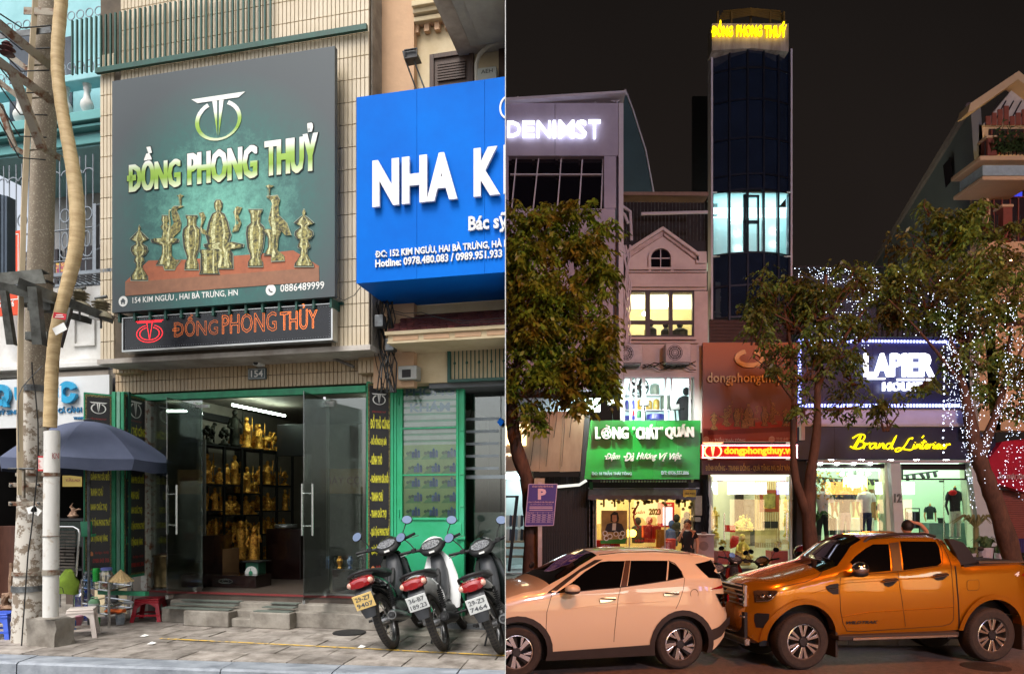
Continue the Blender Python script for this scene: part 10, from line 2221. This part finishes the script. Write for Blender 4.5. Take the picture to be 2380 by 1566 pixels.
# ---- people ----
def person_skin(name,joints,bones,radii,mt,par):
 me=bpy.data.meshes.new(name);me.from_pydata(joints,bones,[]);me.materials.append(mt);o=bpy.data.objects.new(name,me);COL.objects.link(o)
 o.parent=par;ROOTS[o.name]=ROOTS[par.name];reg(o)
 sk__=o.modifiers.new('skin','SKIN');o.modifiers.new('sub','SUBSURF').render_levels=2
 for i,r in enumerate(radii):o.data.skin_vertices[0].data[i].radius=(r,r)
 o.data.skin_vertices[0].data[0].use_root=True;sk__.use_smooth_shade=True;return o
def person(F,lbl,shirt,trous,hair,pose):
 t=rO('person',F,(0,0,0),lbl,'person')
 J=[(0,0,.95),(0,0,1.15),(0,.0,1.38),(0,0,1.50),(0,-.02,1.62),(-.19,0,1.42),(.19,0,1.42)]+pose['arms']+[(-.1,0,.92),(-.11,-.02,.5),(-.12,0,.08),(-.12,-.12,.04),(.1,0,.92),(.11,-.02,.5),(.12,0,.08),(.12,-.12,.04)]
 B=[(0,1),(1,2),(2,3),(3,4),(2,5),(2,6),(5,7),(7,8),(8,9),(6,10),(10,11),(11,12),(0,13),(13,14),(14,15),(15,16),(0,17),(17,18),(18,19),(19,20)]
 Rr=[.14,.13,.14,.055,.09,.07,.07,.05,.036,.032,.05,.036,.032,.09,.06,.042,.04,.09,.06,.042,.04]
 b_=person_skin('body',J,B,Rr,pose['skin'],t)
 m=MB(F);m.ball((0,.0,1.64),.105,(.92,1.05,1.2),16);m.ball((0,-.10,1.63),.018,(1,1,1.3),8);
 for s_ in(-1,1):m.ball((s_*.10,0,1.63),.025,(.5,1,1.2),8)
 m.bd('head',pose['skin'],t,sh=1)
 m=MB(F);
 for s_ in(-1,1):m.ball((s_*.035,-.094,1.655),.012,n=6)
 m.tube([(-.025,-.102,1.585),(.025,-.102,1.585)],.005,5);m.bd('face_features',m_blk,t)
 m=MB(F);m.ball((0,.02,1.68),.118,(.96,1.0,1.1),16);m.bd('hair',hair,t,sh=1)
 m=MB(F);rows=[]
 for z,w,d_ in((.90,.17,.12),(1.05,.165,.125),(1.25,.19,.135),(1.38,.20,.125),(1.45,.15,.10),(1.49,.07,.065)):rows.append([(w*cO(a),d_*sI(a),z)for a in[2*PI*k/18 for k in range(18)]])
 m.grid(rows,closed=True);
 for s_,i in((-1,7),(1,10)):a=Vc((s_*.17,0,1.42));b=Vc(J[i]);m.tube([tuple(a),tuple(a.lerp(b,.6))],[.075,.068],10)
 m.bd('shirt',shirt,t,sh=1)
 m=MB(F)
 for s_ in(-1,1):m.tube([(s_*.08,0,.95),(s_*.11,-.02,.5),(s_*.12,0,.1)],[.115,.085,.065],12)
 m.bd('trousers',trous,t,sh=1)
 for(wi,el,nm_)in((9,8,'hand'),(12,11,'hand')):
  w_=Vc(J[wi]);d_=(w_-Vc(J[el])).normalized();s_=d_.orthogonal().normalized();m=MB(F);m.tube([tuple(w_),tuple(w_+d_*.05),tuple(w_+d_*.085)],[.028,.038,.034],10)
  for k in range(4):q=w_+d_*.08+s_*(-.028+k*.018);ln_=(.06,.072,.068,.05)[k];m.tube([tuple(q),tuple(q+d_*ln_*.5+Vc((0,-.008,0))),tuple(q+d_*ln_*.9+Vc((0,-.03,-.01)))],[.009,.0085,.007],6)
  q=w_+d_*.03+s_*-.035;m.tube([tuple(q),tuple(q+d_*.03-s_*.025),tuple(q+d_*.06-s_*.03)],[.011,.010,.008],6);m.bd(nm_,pose['skin'],t,sh=1)
 return t
m_skin=mat('skin',(206,150,120),.5,bump=0,var=.05);m_hair=mat('dark_hair',(30,20,18),.6,bump=.3)
d_=19.6;c=P_(1598,1217,d_);Fp=Fr(Vc((c.x,d_,c.z-1.66)),rad(-20))
person(Fp,'person in a dark vest with a hand raised to the face beside the cabinet',mat('black_vest',(28,26,32),.9),m_blk,mat('brown_hair',(80,46,30),.6),dict(skin=m_skin,arms=[(-.26,-.08,1.17),(-.15,-.24,1.38),(-.07,-.17,1.56),(.28,.02,1.15),(.27,-.05,.90),(.27,-.07,.84)]))
mm=MB(Fp);rows=[[(w*cO(a),w*.8*sI(a),z)for a in[2*PI*k/14 for k in range(14)]]for z,w in((1.44,.13),(1.50,.085))];mm.grid(rows,closed=True);mm.bd('white_collar',cw_,sh=1,lbl='wide white collar on the person beside the cabinet',cat='collar')
d_=14.0;c=P_(2108,1226,d_);Fp2=Fr(Vc((c.x,d_,c.z-1.64)),rad(180))
person(Fp2,'person seen from behind over the pickup roof with one arm raised over the head',mat('beige_top',(214,196,176),.9),m_blk,m_hair,dict(skin=m_skin,arms=[(-.42,.0,1.55),(-.24,.05,1.72),(-.10,.06,1.75),(.28,.02,1.15),(.27,-.05,.90),(.27,-.07,.84)]))
# ---- street lamps behind the viewer and lit fronts across the road ----
def lamp(x,y,h,c,pw,lbl,r=.18):
 o=rO('street_lamp',FC,(x,y-5,RG),lbl,'street lamp');m=MB();m.tube([(x,y-5,RG),(x,y-5,h-.6),(x,y-4.4,h),(x,y,h+.1)],[.09,.07,.05,.04],10);m.bd('post',m_galv,o,sh=1)
 m=MB();m.box(x-.16,x+.16,y-.3,y+.35,h+.06,h+.16);m.bd('head',m_galv,o,bv=.02);m=MB();m.box(x-.13,x+.13,y-.22,y+.3,h+.03,h+.055);m.bd('lens',em('lamp_lens_%d'%int(x),c,60),o)
 l=bpy.data.lights.new('street_lamp_light','SPOT');l.energy=pw;l.color=lin(c);l.shadow_soft_size=r;l.spot_size=rad(165);l.spot_blend=.5;lo=bpy.data.objects.new('street_lamp_light',l);COL.objects.link(lo);lo.location=(x,y,h-.02);lo.rotation_euler=(rad(28),0,0);SIDES[lo.name]='R'
lamp(3.0,3.0,8.8,(255,144,54),1750,'sodium street lamp behind the viewer on the left of the night road');lamp(13,3.0,8.8,(255,148,58),2000,'sodium street lamp behind the viewer on the right of the night road')
l=bpy.data.lights.new('added_fill_light','SPOT');l.energy=6000;l.color=lin((240,226,244));l.shadow_soft_size=.5;l.spot_size=rad(110);l.spot_blend=.6;lo=bpy.data.objects.new('added_fill_light',l);COL.objects.link(lo);lo.location=(10,-11.2,11.4);lo.rotation_euler=(rad(84),0,0)  # unseen fill light added to lift the far night facades
fo=rO('added_fill_lamp',FC,(10,-11.5,11),'unseen floodlight added on the roof across the road to brighten the night facades','floodlight');m=MB();m.box(9.8,10.2,-11.6,-11.3,11.2,11.6);m.tube([(10,-11.7,11),(10,-11.5,11.3)],.04,6);m.bd('head',m_galv,fo,bv=.02)
ac=rO('facing_shops',FC,(14,-12,RG),'row of plain shopfronts across the road with lit signs and windows','building')
m=MB();m.box(1,34,-12.6,-12,RG,11);m.bd('wall',m_ndark,ac)
rq=random.Random(5)
for k in range(8):
 x=1.5+k*4;m=MB();m.box(x,x+3.2,-12.0+.01,-11.95,3.2,4.2);m.bd('lit_sign',em('facing_sign_%d'%(k%4),[(255,240,220),(150,170,255),(255,170,80),(230,255,240)][k%4],6),ac)
 m=MB();m.box(x+.2,x+3.0,-12.0+.01,-11.96,.3,2.8);m.bd('lit_window',em('facing_window',(255,214,160),2.2),ac)
 # ---------------- trim whatever would run through the added divider ----------------
bpy.context.view_layer.update()
_cut=0
for o in list(bpy.data.objects):
 if o.type!='MESH' or SIDES.get(o.name)not in('L','R'):continue
 sd=SIDES[o.name];k=(1173.6 if sd=='L' else 1175.9);s=(k-1190)/FPX
 Mw=o.matrix_world;co=[Mw@Vc(c)for c in o.bound_box]
 f=[c.x-s*c.y for c in co]
 if sd=='L':bad=[q>0 and True for q in f]
 else:bad=[q<0 for q in f]
 if not any(bad):continue
 if all(bad):
  kids=list(o.children)
  if not kids:bpy.data.objects.remove(o);continue
 if all((c.y<.3)for c in co):continue
 if o.data.users>1:o.data=o.data.copy()
 bm=bmesh.new();bm.from_mesh(o.data);I=Mw.inverted()
 n_w=Vc((1,-s,0)).normalized()*(1 if sd=='L' else-1)
 co_l=I@Vc((0,0,0));no_l=(Mw.to_3x3().transposed()@n_w)
 bmesh.ops.bisect_plane(bm,geom=bm.verts[:]+bm.edges[:]+bm.faces[:],plane_co=co_l,plane_no=no_l,clear_outer=True)
 bm.to_mesh(o.data);bm.free();_cut+=1
for o in list(bpy.data.objects):
 if o.type=='MESH' and len(o.data.vertices)==0 and not o.children:bpy.data.objects.remove(o)
print('objects',len(bpy.data.objects),'trimmed',_cut)
